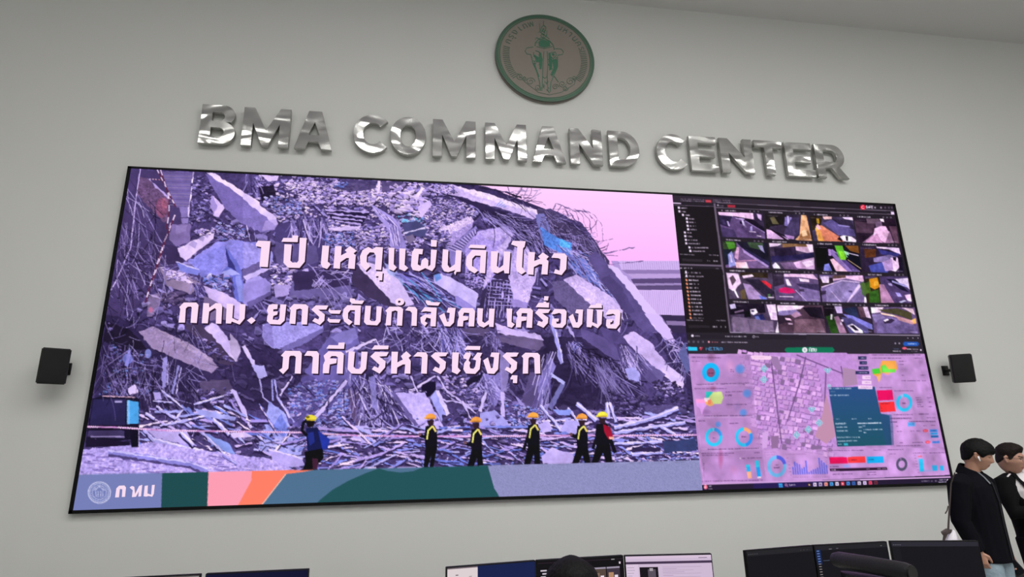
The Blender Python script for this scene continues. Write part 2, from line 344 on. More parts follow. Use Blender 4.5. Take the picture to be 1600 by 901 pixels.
    P.poly(A1(370, 590, 500, 620, 620, 690, 560, 750, 420, 705), '8c789c'); P.poly(A1(380, 590, 520, 630, 560, 690, 430, 650), 'c6aee8'); P.stones(A1(380, 585, 560, 640, 600, 690, 420, 660), 50, 1.2, 3, LT, 19)
    P.wires(A1(560, 660, 620, 690, 630, 720, 570, 720), 26, (10, 24), 70, 12, (.9, 1.8), ['9486cc', '2a2044', '6a5ca0'], 20, .4)
    P.stones(A1(390, 720, 540, 740, 520, 820, 400, 840), 40, 3, 7, ['7a6694', '5c4c78', '4a3c60'], 201)
    P.poly(A1(630, 700, 740, 735, 850, 800, 850, 901, 700, 850), 'cbb2ec'); P.poly(A1(630, 760, 700, 790, 800, 860, 790, 901, 640, 901), '7c6a96')
    # block row behind line 2
    P.poly(A2(300, 650, 620, 640, 640, 760, 600, 900, 280, 860, 270, 760), '6b5e98'); P.stones(A2(270, 760, 610, 750, 600, 850, 280, 850), 46, 4, 9, ['8a7cba', '6a5c98', '7a6caa'], 21)
    P.poly(A2(290, 620, 630, 600, 620, 700, 300, 730), '3a2e56'); P.wires(A2(400, 690, 480, 680, 470, 720, 410, 720), 20, (8, 18), -52, 10, (.8, 1.4), ['a492d6', 'c0acec'], 22, .1)
    P.poly(B2(180, 60, 300, 40, 520, 60, 525, 90, 400, 150, 280, 200, 230, 190, 180, 130), 'a498e6'); P.poly(B2(280, 190, 400, 140, 525, 80, 520, 105, 400, 180, 300, 215), '7468a8'); P.poly(B2(180, 70, 240, 50, 240, 190, 185, 140), '8e80c8'); P.noise(B2(180, 60, 520, 60, 300, 210, 180, 130), .07, 4, 23)
    P.wires(A2(350, 560, 480, 560, 640, 600, 640, 690, 400, 680), 26, (30, 90), 15, 40, (.7, 1.2), ['c8b4f0', 'a492d6'], 24, .9)
    # diagonal beams in the centre
    P.poly(A2(640, 590, 680, 590, 939, 850, 939, 901, 860, 830, 720, 760, 640, 690), '423558')
    P.poly(A2(670, 575, 720, 560, 850, 600, 960, 730, 960, 810, 880, 790, 800, 720), 'd6bdf4'); P.poly(A2(820, 560, 880, 590, 939, 660, 939, 720, 860, 640), 'a9b0ee', .8); P.noise(A2(670, 575, 850, 600, 960, 730, 960, 810, 800, 720), .06, 4, 25)
    P.poly(A3(0, 600, 40, 620, 140, 770, 60, 790, 0, 760), 'd4bcf4')
    P.wires(A3(0, 560, 180, 580, 380, 740, 300, 740, 90, 700), 70, (20, 60), 34, 9, (1, 2.4), ['8c84dc', 'b4a6ee', '4c4490', '5aa0dc', '2c2248'], 26, .3)
    P.stones(A3(30, 230, 200, 220, 210, 330, 90, 330), 40, 2, 6, ['7ab4ea', '94a4ee', '6c8ad0', 'b8b4f4'], 27)
    P.poly(A3(70, 300, 150, 280, 215, 330, 200, 380, 90, 370), '4e4c7e'); P.line(A3(75, 355, 215, 320), 2.2, 'd6c8f8'); P.poly(A3(85, 375, 130, 360, 150, 390, 110, 420), '7c6c94')
    P.stones(A3(170, 140, 480, 170, 500, 250, 300, 320, 210, 330), 420, 1.2, 3.2, MD+LT, 28); P.stones(A3(0, 70, 240, 90, 180, 260, 0, 230), 120, 3, 7.5, LT, 29)
    P.poly(A3(160, 200, 230, 160, 245, 190, 180, 270), 'c9b0ee'); P.poly(A3(140, 150, 180, 85, 200, 90, 150, 165), 'e0c8f8')
    P.poly(A3(280, 330, 470, 255, 490, 285, 350, 380, 340, 360), 'd3b9f2'); P.poly(A3(340, 365, 485, 285, 480, 320, 360, 430, 335, 440), 'a892d6'); P.noise(A3(280, 330, 470, 255, 490, 300, 340, 440), .13, 3, 30)
    P.stones(A3(230, 340, 340, 340, 350, 430, 240, 400), 70, 1.5, 4, LT+MD, 34)
    P.poly(A3(330, 450, 500, 310, 510, 330, 440, 470, 360, 560), '8a7ac0')
    for i in range(22): P.line(A3(335+i*8, 445-i*5.6, 400+i*5, 470-i*5.6), 1, ['c8b4f0', '43375f'][i % 2])
    P.poly(A3(440, 440, 520, 340, 700, 310, 720, 350, 600, 650, 545, 680, 440, 650), 'a690dc'); P.poly(A3(520, 345, 700, 310, 715, 350, 640, 400, 560, 390), 'b9a2e6'); P.poly(A3(640, 430, 715, 350, 720, 370, 560, 660, 540, 690, 540, 640), 'c8b0ee')
    P.stones(A3(440, 570, 560, 570, 540, 680, 450, 680), 110, 1.2, 3, MD+DK, 35); P.noise(A3(440, 440, 520, 340, 720, 340, 600, 650, 440, 650), .1, 5, 36)
    P.poly(A3(255, 600, 300, 590, 420, 650, 515, 710, 500, 800, 430, 770, 330, 690, 260, 650), 'c6b4f4'); P.poly(A3(255, 600, 290, 590, 300, 620, 265, 640), '6f92de'); P.line(A3(255, 655, 390, 740), 2.5, '5a4c84'); P.poly(A3(380, 720, 500, 790, 500, 830, 390, 780), '9a8ad8')
    # reinforcing mesh
    P.poly(A3(540, 690, 620, 590, 720, 600, 720, 780, 600, 860, 520, 800), '3c3056')
    for i in range(9): P.line(A3(570+i*19, 640, 545+i*19, 850), 1.3, 'b4a0e2' if i % 2 else '8676bc')
    for i in range(8): P.line(A3(570, 620+i*22, 720, 640+i*20), 1.2, 'a492d8')
    P.poly(A3(690, 580, 740, 400, 800, 430, 865, 570, 800, 790, 720, 740), 'c6aeee'); P.poly(A3(700, 470, 760, 420, 780, 560, 720, 640), 'b09ade', .7); P.poly(A3(700, 740, 810, 760, 800, 795, 720, 790), '9a86cc'); P.noise(A3(690, 580, 740, 400, 865, 570, 800, 790), .09, 4, 37)
    # top right beam and the wire thicket
    P.poly(A3(260, 110, 420, 150, 560, 190, 700, 250, 830, 290, 900, 420, 800, 420, 700, 300, 520, 230, 500, 190), '2c2244')
    P.wires(A3(480, 190, 700, 240, 860, 300, 880, 420, 760, 380, 560, 260), 150, (16, 60), 38, 16, (.6, 1.2), ['5c4e86', '8a7cba', 'b4a2e4', '231a36'], 38, .5)
    P.poly(A3(260, 80, 380, 75, 560, 125, 880, 235, 835, 275, 700, 225, 520, 175, 400, 140, 250, 110), 'cbb2ee'); P.poly(A3(370, 78, 560, 120, 890, 230, 870, 245, 540, 150), 'e6cefa'); P.stones(A3(260, 80, 370, 75, 400, 130, 270, 110), 50, 1.2, 3, MD+LT, 39)
    P.poly(A3(400, 150, 520, 180, 700, 240, 600, 230, 520, 215), '33284e'); P.noise(A3(260, 80, 560, 125, 880, 235, 835, 275, 400, 140), .05, 5, 40)
    for i in range(4): P.line(A3(620+i*14, 195+i*3, 650+i*10, 165+i*10), 1.2, '8896e2')
    P.wires(A3(650, 130, 800, 150, 800, 180, 660, 160), 26, (10, 34), 10, 30, (.7, 1.3), ['4a3a6c', '7a6a9e', '2a203c'], 41, .9)
    P.line(A3(520, 90, 600, 100, 700, 125, 770, 150), 2, '2a203c'); P.line(A3(560, 85, 700, 118, 830, 135), 1.1, '5a4a78'); P.line(A3(700, 115, 880, 100), .9, '8a78a8', .7)
    # blue net and right-hand thicket
    P.poly(A4(0, 170, 90, 190, 160, 240, 250, 310, 330, 370, 420, 480, 420, 520, 300, 480, 180, 330, 0, 300), '4a3e64')
    P.poly(A3(850, 250, 900, 240, 939, 330, 939, 460, 880, 380), '7a76ba')
    P.wires(A4(0, 170, 120, 190, 300, 330, 400, 470, 330, 560, 200, 420, 30, 330), 240, (8, 34), 44, 26, (.5, 1.1), ['2c2244', '6a5c90', 'a492d0', '8a7cba', '3a2e56'], 42, .8)
    P.poly(A4(10, 280, 110, 340, 200, 375, 190, 450, 110, 420, 40, 390), '5a84dc'); P.poly(A4(120, 350, 195, 380, 185, 430, 130, 400), '5aa4f0'); P.noise(A4(10, 280, 200, 375, 190, 450, 40, 390), .13, 4, 43)
    P.poly(A4(190, 440, 280, 470, 380, 620, 300, 600, 190, 520), '7c84d4'); P.wires(A4(100, 380, 250, 420, 400, 600, 460, 720, 380, 700, 190, 530), 170, (12, 44), 48, 13, (.7, 1.6), ['b4a4ea', '8c7ec8', '45396a', 'd2c0f8', '6c7cd4'], 44, .4)
    for i in range(7): P.line([(862+i*8, 336-i*1.5), (868+i*10, 318+i*3), (880+i*10, 322+i*5), (888+i*9, 340+i*6)], .8, '5c4c7c', .8)
    for a in [(330, 375, 440, 350), (380, 440, 570, 400), (400, 420, 415, 375), (420, 500, 620, 480), (300, 400, 380, 370), (0, 145, 40, 150, 80, 190), (150, 205, 200, 215, 230, 260)]: P.line(A4(*a), .9, '6c5a8c', .85)
    # long dark beam falling to the right with its pale face
    P.poly(A4(290, 460, 340, 420, 470, 560, 560, 680, 700, 860, 760, 901, 620, 901, 520, 780, 370, 600), '5e5088')
    P.poly(A4(410, 500, 470, 520, 580, 640, 640, 720, 780, 880, 770, 901, 720, 901, 560, 690), 'd6bcf2'); P.poly(A4(370, 590, 420, 560, 500, 640, 570, 780, 520, 790), '53467a')
    P.poly(B4(600, 0, 680, 0, 775, 150, 760, 175, 700, 130, 640, 60), 'd0b6f0')
    P.poly(A4(150, 590, 220, 560, 420, 680, 500, 770, 480, 901, 380, 800, 330, 760), 'cdb4f0'); P.poly(A4(80, 600, 160, 600, 330, 760, 370, 880, 200, 790, 100, 700), '6a5c8e'); P.noise(A4(80, 600, 220, 560, 500, 770, 480, 901, 200, 790), .07, 4, 45)
    # lower right beams
    P.poly(B4(240, 80, 360, 130, 470, 200, 540, 250, 700, 370, 690, 430, 560, 330, 400, 240, 260, 160), '60528a')
    P.poly(B4(330, 60, 460, 110, 500, 170, 400, 165), '5a4c84')
    P.poly(B4(480, 130, 540, 100, 620, 150, 720, 270, 710, 330, 640, 290, 520, 180), 'cdb4f0'); P.poly(B4(710, 290, 730, 285, 825, 360, 815, 420, 790, 410, 700, 340), 'd4bcf4'); P.poly(B4(500, 180, 640, 290, 720, 340, 700, 380, 640, 330, 520, 240), '6c5e98')
    P.stones(B4(640, 370, 780, 380, 820, 440, 740, 470, 660, 430), 60, 1.5, 4, ['4a3e64', '3a2e50', 'b09cde'], 46)
    P.wires(B4(440, 170, 560, 170, 560, 280, 470, 290), 70, (14, 40), 72, 16, (.8, 1.6), ['c4b0ee', '9c8cd0', '463a68'], 47, .4); P.wires(B4(690, 120, 830, 150, 850, 340, 760, 280), 90, (8, 26), 55, 50, (.7, 1.5), ['c4b0ee', '9c8cd0', '463a68', '7a6caa'], 48, .6)
    P.poly(B4(790, 230, 830, 160, 860, 300, 840, 340), '63649e', .9)
    # dark hollow with cables, centre right
    P.poly(B4(0, 130, 240, 130, 420, 250, 500, 360, 600, 440, 560, 540, 420, 540, 120, 540, 0, 420), '2c2242', .75)
    P.wires(B4(150, 140, 420, 240, 500, 420, 330, 300, 160, 260), 150, (14, 60), 58, 18, (.8, 1.7), ['53467a', '6e609a', '8a7cb8', '1e162e'], 49, .35); P.wires(B4(300, 280, 380, 300, 440, 420, 360, 440), 60, (24, 60), 62, 8, (1, 2), ['6e609a', '8a7cb8', '40345e'], 50, .25)
    P.poly(B4(490, 310, 540, 300, 575, 340, 570, 380, 510, 370), 'a8a0e8'); P.wires(B4(190, 150, 230, 150, 240, 200, 200, 200), 16, (6, 14), 60, 60, (.7, 1.2), ['b0a0e8', '8c86d8'], 51)
    P.poly(B4(60, 10, 85, 5, 145, 275, 125, 285), '9c94de'); P.line(B4(82, 8, 142, 275), 1.2, 'd6c8fa')
    P.stones(B4(400, 440, 860, 470, 890, 600, 600, 600, 420, 560), 260, 1.6, 5, DK+['5c4e7c', '4a3e68'], 52); P.poly(B4(600, 520, 760, 510, 880, 560, 880, 620, 620, 600), '5d5084', .8)
    # pillar and vertical plates in the middle bottom
    P.poly(B3(820, 330, 900, 320, 870, 560, 775, 490), '5a4c7c'); P.poly(B4(0, 420, 70, 240, 100, 300, 20, 500), '8478bc'); P.poly(B4(60, 520, 130, 380, 155, 395, 80, 545), '7470ae'); P.poly(B4(75, 330, 155, 385, 145, 400, 70, 345), 'b4b0f0')
    P.wires(B4(20, 200, 110, 200, 90, 420, 20, 480), 40, (24, 60), 105, 10, (1, 2), ['9a8cd0', '6a5ca0', 'c4b4f2'], 53, .2)
    P.poly(B3(640, 120, 880, 130, 900, 180, 860, 210, 620, 150), '6a5a84'); P.poly(B3(620, 50, 700, 80, 880, 120, 900, 150, 640, 110), 'cab2ee'); P.poly(B3(400, 90, 570, 70, 600, 90, 560, 130, 430, 120), '5a4c74')
    P.wires(B3(300, 60, 430, 80, 450, 200, 330, 170), 110, (14, 44), 70, 20, (.8, 1.7), ['a898ea', '8078cc', '3c3260', 'c0b0f4'], 54, .5); P.wires(B3(0, 60, 300, 60, 300, 180, 0, 180), 60, (16, 46), 80, 60, (.8, 1.5), ['9486c8', '6a5c96', '2a2044', 'c0b0ec'], 55, .9); P.wires(B3(560, 80, 660, 90, 650, 170, 560, 170), 50, (8, 20), 90, 40, (.8, 1.6), ['9c8cd0', '5a4c80'], 56)
    # left dark lower zone
    P.poly(B1(150, 0, 420, 60, 700, 330, 700, 420, 450, 460, 100, 470, 130, 150), '30264a', .7); P.poly(B1(170, 40, 300, 90, 400, 200, 250, 200, 150, 150), '18121f', .6)
    P.poly(B1(350, 100, 430, 70, 640, 170, 760, 250, 800, 300, 760, 335, 600, 270, 420, 190), '9a84b0'); P.poly(B1(430, 70, 640, 170, 770, 255, 760, 270, 600, 190), 'b49cc4', .7); P.noise(B1(350, 100, 430, 70, 760, 250, 760, 335), .08, 4, 57)
    P.poly(B1(700, 100, 760, 50, 790, 60, 900, 200, 900, 270, 880, 260), 'cdb6f2'); P.poly(B1(600, 60, 700, 60, 890, 260, 880, 290, 800, 280, 690, 160), '4a3c5c')
    P.poly(B2(0, 110, 40, 150, 60, 210, 40, 270, 0, 220), 'b4a0cc'); P.stones(B1(640, 120, 760, 150, 880, 270, 780, 250), 60, 1.6, 4.5, MD+DK, 58)
    P.stones(B1(170, 160, 480, 250, 450, 460, 130, 460), 190, 1.6, 5, DK+['5c5c9c', '6a78c0'], 59); P.wires(B1(130, 120, 700, 330, 680, 480, 120, 440), 200, (14, 60), 75, 34, (.7, 1.5), ['1c1428', '6a5c90', '8a7cba', '40345c', '221a34'], 60, .5)
    P.poly(B1(487, 250, 510, 240, 505, 410, 480, 420), '9c90d8'); P.line(B1(515, 270, 512, 400), 1.4, 'c8b8f4'); P.line(B1(575, 290, 540, 450), 3.2, '9088cc'); P.line(B1(590, 300, 560, 450), 1.2, 'c4b4f0')
    P.poly(B1(290, 420, 330, 395, 350, 440, 300, 455), 'd6c0f6'); P.poly(B1(430, 440, 470, 440, 480, 480, 440, 485), 'b0a0e4'); P.ell(200, 560, 8, 8, '7a7ed0', .8); P.ell(232, 552, 5, 7, '8a90dc', .8); P.poly(B1(270, 290, 300, 160, 305, 220, 290, 300), '8a84d4')
    P.poly(B1(690, 380, 860, 370, 880, 440, 820, 500, 720, 470), '5a4c70', .9); P.stones(B1(690, 420, 900, 420, 900, 520, 700, 510), 70, 2, 6, DK+MD, 61); P.poly(B1(865, 430, 890, 425, 901, 460, 901, 500), 'dcc6f8')
    # middle rubble slope
    P.poly(B2(400, 360, 640, 290, 700, 330, 690, 430, 560, 560, 380, 640, 300, 600), '5c5090'); P.poly(B2(420, 330, 560, 120, 720, 70, 720, 400, 560, 420, 500, 380), '6c60a4'); P.poly(B2(560, 130, 700, 80, 720, 130, 640, 190), '8478be')
    P.stones(B2(330, 420, 480, 360, 660, 390, 700, 560, 620, 640, 440, 640, 320, 560), 420, 1.8, 4.6, MD+BL, 62, '40346a'); P.stones(B3(440, 400, 600, 380, 640, 480, 560, 560, 460, 520), 160, 1.8, 4.4, MD, 63); P.stones(B3(680, 500, 900, 540, 900, 640, 700, 650), 200, 1.6, 4.2, MD+BL, 64)
    P.poly(B3(545, 340, 660, 330, 670, 420, 620, 530, 590, 480), '8476bc'); P.wires(B3(520, 330, 660, 340, 640, 480, 560, 440), 70, (12, 34), 60, 30, (1, 2), ['b4a4e8', '5c4e88', '8a7cc0'], 65, 1.2); P.poly(B3(640, 200, 710, 240, 690, 440, 660, 430), '9c8ccc', .8)
    P.poly(B3(450, 380, 560, 330, 540, 370, 470, 410), '221a34'); P.poly(B3(210, 390, 290, 380, 290, 440, 240, 470, 210, 440), '1c1430'); P.stones(B3(320, 340, 470, 350, 440, 460, 340, 440), 60, 2, 5, MD+LT, 66)
    for q, wd in [(B2(480, 580, 655, 375), 6), (B2(5, 435, 25, 440, 120, 640), 8), (B2(75, 180, 160, 330, 200, 350), 6), (B2(650, 215, 820, 145, 845, 190), 4), (B2(280, 460, 350, 350), 3.4), (B2(0, 560, 80, 600), 2), (B3(140, 440, 290, 350), 4), (B3(100, 420, 240, 440), 2.2), (B3(300, 350, 350, 430, 520, 560), 3), (B3(150, 350, 190, 440), 3), (B3(320, 480, 540, 520), 2.4), (B3(440, 490, 490, 590), 3), (B3(540, 550, 575, 440), 6)]:
        P.line(q, wd+1.2, '2a2044', .7); P.line(q, wd, 'ccb8f6', 1, wd*.7)
    P.poly(B2(120, 290, 190, 290, 210, 350, 160, 365), 'b7acf0'); P.line(B2(165, 365, 185, 470, 215, 495), 2.2, 'bcaef0'); P.line(B2(235, 370, 240, 490), 2.6, '9c96e0'); P.line(B2(250, 370, 270, 480, 360, 610), 3, 'a8a0ea'); P.line(B2(270, 470, 335, 585), 2.4, 'c4b4f4')
    for q in [(60, 130, 300, 290, 480, 470), (200, 260, 400, 440), (560, 430, 545, 560), (650, 300, 680, 440), (700, 420, 900, 440), (760, 500, 901, 640), (640, 420, 640, 530)]: P.line(B2(*q), 1.5, ['9486c8', '30264a'][q[0] % 4 == 0])
    P.poly(B2(660, 420, 720, 440, 720, 640, 690, 600), '5c4a74'); P.wires(B2(660, 300, 901, 340, 901, 600, 720, 600), 120, (16, 60), 82, 26, (.8, 2), ['b0a0e6', '6c5e98', '2a2044', 'd0c0f8', '7a6caa'], 67, .4); P.poly(B2(780, 360, 815, 350, 830, 540, 800, 530), '8c82c8', .8)
    # flat plates
    P.poly(B3(40, 445, 230, 440, 345, 650, 180, 640), 'bba8ee'); P.poly(B3(40, 445, 60, 440, 205, 640, 170, 630), '6a5c98'); P.noise(B3(40, 445, 230, 440, 345, 650, 180, 640), .05, 6, 68)
    P.poly(B3(260, 470, 290, 430, 350, 570, 325, 610), '9c98e4'); P.poly(B3(290, 430, 310, 430, 370, 560, 350, 575), 'd0bef6'); P.poly(B3(540, 560, 620, 540, 690, 600, 700, 640, 650, 670, 540, 640), 'a9a0ea'); P.poly(B3(655, 440, 675, 440, 680, 580, 660, 580), 'c6b2f0')
    P.poly(B2(215, 490, 300, 550, 340, 640, 290, 760, 160, 760, 200, 600), '9c9cea'); P.poly(B2(230, 630, 290, 560, 330, 640, 300, 700), '7880d8'); P.poly(B2(160, 720, 300, 690, 430, 690, 400, 790, 200, 800), 'a8a4ee'); P.noise(B2(160, 500, 340, 500, 430, 690, 400, 790, 160, 760), .08, 8, 69)
    P.poly(B2(590, 640, 770, 625, 825, 720, 620, 740, 530, 700), 'b8a8ee')
    # bottom debris
    P.stones([(240, 660), (1086, 640), (1092, 730), (500, 736), (240, 730)], 500, 1.6, 5, BL+MD+DK, 70)
    P.sticks([(225, 640), (420, 640), (430, 725), (230, 720)], 60, (18, 70), 24, 22, (1.4, 4), BL+LT, 71); P.sticks([(500, 670), (860, 660), (880, 720), (520, 735)], 150, (16, 66), 6, 16, (1.2, 3.6), BL+LT, 72); P.sticks([(400, 690), (640, 670), (640, 735), (420, 735)], 50, (14, 50), -14, 20, (1.2, 3.4), BL+LT, 73)
    P.sticks([(850, 655), (1080, 650), (1085, 715), (860, 720)], 90, (20, 80), 3, 14, (1.3, 4), LT+BL, 74); P.stones([(960, 705), (1088, 695), (1090, 725), (960, 730)], 160, 1.4, 3.4, LT+BL, 75)
    for q, wd in [(B4(430, 640, 640, 590, 790, 530), 7), (B4(430, 670, 700, 630, 830, 610), 5.5), (B4(690, 630, 790, 690), 5), (B4(390, 500, 400, 590), 6), (B4(405, 500, 440, 610), 5), (B4(220, 505, 330, 600), 7), (B4(15, 515, 100, 610, 130, 660), 4), (B4(170, 530, 240, 620), 4), (B4(430, 730, 700, 720), 4), (B4(530, 790, 700, 780), 5)]:
        P.line([(x, y+wd*.55) for x, y in q], wd, '3a2e60'); P.line(q, wd, 'aaa4ec'); P.line([(x, y-wd*.2) for x, y in q], wd*.4, 'dccafa')
    P.poly(B4(700, 720, 890, 700, 895, 770, 710, 780), '3c4474'); P.poly(B4(530, 750, 690, 750, 690, 775, 530, 780), '352a50'); P.poly(B4(120, 660, 160, 585, 260, 620, 240, 680), 'b4a6ee'); P.poly(B4(0, 620, 60, 600, 85, 645, 30, 680), 'bcaaf0'); P.poly(B4(80, 540, 190, 545, 180, 570, 120, 570), '8a94e4'); P.poly(B4(20, 800, 80, 750, 180, 780, 240, 840, 30, 845), 'c0acee')
    P.poly(B2(215, 760, 400, 810, 420, 850, 300, 870, 240, 850), 'b6a4ea'); P.line(B2(215, 760, 410, 815), 2, 'e0ccfa'); P.poly(B1(660, 530, 900, 580, 890, 600, 700, 575), 'a4a2ea'); P.poly(B1(700, 660, 860, 730, 900, 800, 760, 740), '8896e0'); P.poly(B1(380, 640, 620, 650, 660, 740, 450, 700), 'b4a2e0')
    for q, wd in [(B1(380, 650, 440, 715), 5), (B1(440, 710, 700, 775), 7), (B1(580, 660, 660, 740), 6), (B1(470, 630, 720, 575), 3.4), (B1(430, 490, 560, 500), 2), (B1(660, 510, 830, 462), 2.6), (B1(480, 430, 600, 530), 2.4), (B1(700, 660, 900, 850), 4), (B1(560, 590, 600, 540), 2.6), (B1(770, 590, 860, 680), 6), (B1(390, 560, 440, 590), 5), (B1(450, 520, 560, 590), 4)]:
        P.line([(x, y+wd*.6) for x, y in q], wd, '2a2148'); P.line(q, wd, 'aca2e6'); P.line([(x, y-wd*.25) for x, y in q], wd*.35, 'e0d0fa')
    P.poly(B2(0, 670, 60, 660, 130, 690, 20, 700), 'd4bef2')
    # ground, bottom left
    P.poly([(118, 703), (240, 690), (330, 705), (420, 715), (470, 738), (112, 745)], 'b6a2ee'); P.noise([(110, 700), (240, 690), (420, 715), (470, 738), (110, 745)], .13, 5, 76)
    P.sticks([(122, 708), (330, 708), (400, 735), (118, 738)], 70, (4, 22), 4, 7, (.8, 1.5), ['8672b8', 'cdb8f8', '6a5a98'], 77, '8876c0')
    for q, wd in [(B1(180, 775, 420, 810, 640, 845), 9), (B1(630, 840, 740, 880), 10), (B1(820, 790, 900, 845), 4)]:
        P.line([(x, y+wd*.45) for x, y in q], wd*.7, '53467c'); P.line(q, wd*.8, '8a82d2'); P.line([(x, y-wd*.25) for x, y in q], wd*.25, 'c8bcf6')
    P.rough = .2
    # parked truck at the left edge
    P.poly(B1(90, 475, 150, 458, 340, 470, 355, 480, 350, 700, 60, 740, 50, 720), '1e1830'); P.poly(B1(95, 480, 280, 478, 275, 625, 75, 625), '2f2a54'); P.poly(B1(285, 485, 350, 495, 352, 615, 285, 620), '4f9ede'); P.poly(B1(285, 485, 300, 487, 300, 620, 285, 620), '7fb4ec'); P.line(B1(145, 462, 330, 470), 1.6, 'c8a0b8'); P.poly(B1(215, 488, 258, 488, 256, 500, 216, 500), 'a094c8'); P.poly(B1(70, 655, 270, 655, 270, 700, 60, 690), '453a64'); P.line(B1(80, 690, 270, 690), 2, '9484b8'); P.poly(B1(300, 640, 360, 650, 350, 750, 310, 750), '181226'); P.line(B1(352, 650, 352, 745), 1.5, 'b8a8e0'); P.line(B1(108, 700, 106, 760), 1.2, 'b8a8e0'); P.poly(B1(60, 700, 300, 720, 300, 740, 50, 750), '221a34')
    # rods on the far left
    for q, wd, c in [(A1(196, 20, 52, 860), 1.2, 'cbb8f2'), (A1(262, 15, 235, 200, 205, 480, 120, 670, 60, 780), 1.5, 'c8b2f4'), (A1(185, 130, 300, 290, 390, 450), 1, '9c8cc8'), (A1(245, 165, 380, 440), 1, '8a7ab8'), (A1(290, 330, 330, 560), 1, '7c6cac'), (A1(195, 500, 185, 770), 1, '9080c0'), (A1(120, 680, 190, 800), .9, '8878b4'), (A1(175, 780, 190, 900), 1.2, 'a898d8'), (A1(410, 520, 400, 700, 350, 900), 1.1, '8c7cb4')]: P.line(q, wd, c)
    P.wires([(190, 330), (250, 370), (235, 450), (165, 470)], 60, (12, 40), 65, 35, (.6, 1.3), ['7a6aa4', '1e162c', '9484c0', '4e4070'], 78, .4); P.stones([(150, 420), (235, 400), (235, 500), (150, 520)], 90, 1.5, 4.5, DK, 79)
    P.rough = 0; P.wires([(200, 275), (250, 330), (245, 420), (160, 480), (170, 400)], 70, (18, 60), 72, 22, (.5, 1.1), ['a896d4', '8c7cb8', '1a1428', 'c4b2ea', '201830'], 96, .3); P.wires([(160, 470), (300, 500), (340, 580), (150, 620)], 90, (12, 44), 60, 40, (.5, 1.1), ['8c7cb8', '14101e', '6a5c94', 'a898d8'], 97, .5)
    # red-white barrier tape
    def tape(q, wd, n, c1, c0='5c2c48'):
        q = np.asarray(q, float); d = np.r_[0, np.cumsum(np.hypot(*np.diff(q, axis=0).T))]; t = np.linspace(0, d[-1], 2*n+1); f = lambda s: np.c_[np.interp(s, d, q[:, 0]), np.interp(s, d, q[:, 1])]
        P.line(q, wd*1.3, c0)
        for i in range(0, 2*n, 2): P.line(f(np.linspace(t[i], t[i+1], 2)), wd, c1)
    tape(A1(360, 20, 420, 140, 470, 240), 1.7, 5, 'dcc6ee'); tape(A1(380, 20, 430, 180, 430, 270, 415, 370), 1.6, 5, 'dcc6ee'); tape(A1(465, 285, 400, 450, 350, 610, 320, 700, 290, 800), 2., 8, 'dcc4ea'); tape(A1(440, 330, 360, 600, 340, 660), 1.2, 5, 'c4aedc')
    tape(A1(315, 75, 350, 78, 385, 80), 1.4, 4, 'd0bce6'); P.ell(236, 484, 3.5, 4.5, 'c84878'); P.poly(A1(310, 760, 370, 740, 380, 800, 330, 880, 300, 880), 'a890b8', .55)
    tp = [(134, 666), (185, 667), (260, 672), (340, 673), (470, 675), (560, 680), (650, 681), (760, 681), (860, 680), (960, 680), (1090, 679)]
    P.line(tp, 2.6, 'b070b4'); P.line(tp, 1., 'e0b4e8')
    def diag(x0, x1, n):
        for i in range(n):
            x = x0+(x1-x0)*i/n; y = np.interp(x, [a for a, b in tp], [b for a, b in tp]); P.line([(x-.9, y+1.5), (x+1, y-1.5)], 1.1, 'f4d4ee')
    for a in [(136, 156, 6), (186, 232, 13), (262, 310, 14), (340, 385, 12), (410, 470, 18), (505, 530, 9), (560, 600, 12), (760, 830, 20), (980, 1035, 14), (1050, 1085, 9)]: diag(*a)
    # walking rescue workers in the picture
    K = '15111e'
    def worker(x, y, hat, s=1., vest=True, arm=0, red=None, blue=False, step=8):
        P.poly([(x-8*s, y+13), (x+6*s, y+12), (x+10*s, y+22), (x+10*s, y+50), (x-8*s, y+50), (x-10*s, y+30)], K if not blue else '262a66')
        P.poly([(x-8*s, y+45), (x+10*s, y+45), (x+5*s+step, y+79), (x-4+step, y+79), (x+1, y+58), (x-3-step*.6, y+79), (x-12-step*.6, y+79)], '120e18')
        P.poly([(x-6, y+4), (x+5, y+4), (x+4, y+12), (x-3, y+13)], '33202c')
        P.ell(x, y, 8.2, 6.4, hat, a0=math.pi*.97, a1=2.03*math.pi); P.line([(x-10, y+.8), (x+8, y+1)], 2.4, hat); P.poly([(x-7, y), (x+7, y), (x+6, y+2.5), (x-8, y+2)], '9c6428', .5)
        if arm: P.line([(x-2, y+22), (x-10, y+arm), (x-17, y+arm-3)], 6, K); P.ell(x-17, y+arm-4, 2.6, 2.6, '6c4c58')
        else: P.line([(x-4, y+20), (x-10, y+36), (x-15, y+52)], 5, K)
        if vest: P.line([(x-6, y+34), (x-4, y+20), (x+3, y+13)], 2.4, 'e4dc78'); P.line([(x+3, y+13), (x+8, y+22)], 3, 'd9c46a')
        if red: P.poly([(x+1, y+13), (x+12, y+18), (x+17, y+34), (x+10, y+38), (x+3, y+26)], red); P.line([(x+12, y+36), (x+20, y+58)], 5.5, K); P.poly([(x+10, y+33), (x+18, y+33), (x+18, y+37), (x+11, y+37)], 'e8b0a0')
    worker(673, 652, 'f0a04e', 1, True, 30, step=-1); worker(744, 657, 'f0a04e', .9, True, 38, step=7); worker(833, 650, 'f4a84e', 1, True, 0, step=6); worker(909, 652, 'f0a04e', .9, True, 30, step=10); worker(941, 649, 'ece04c', 1.15, False, 0, 'a01838', step=11)
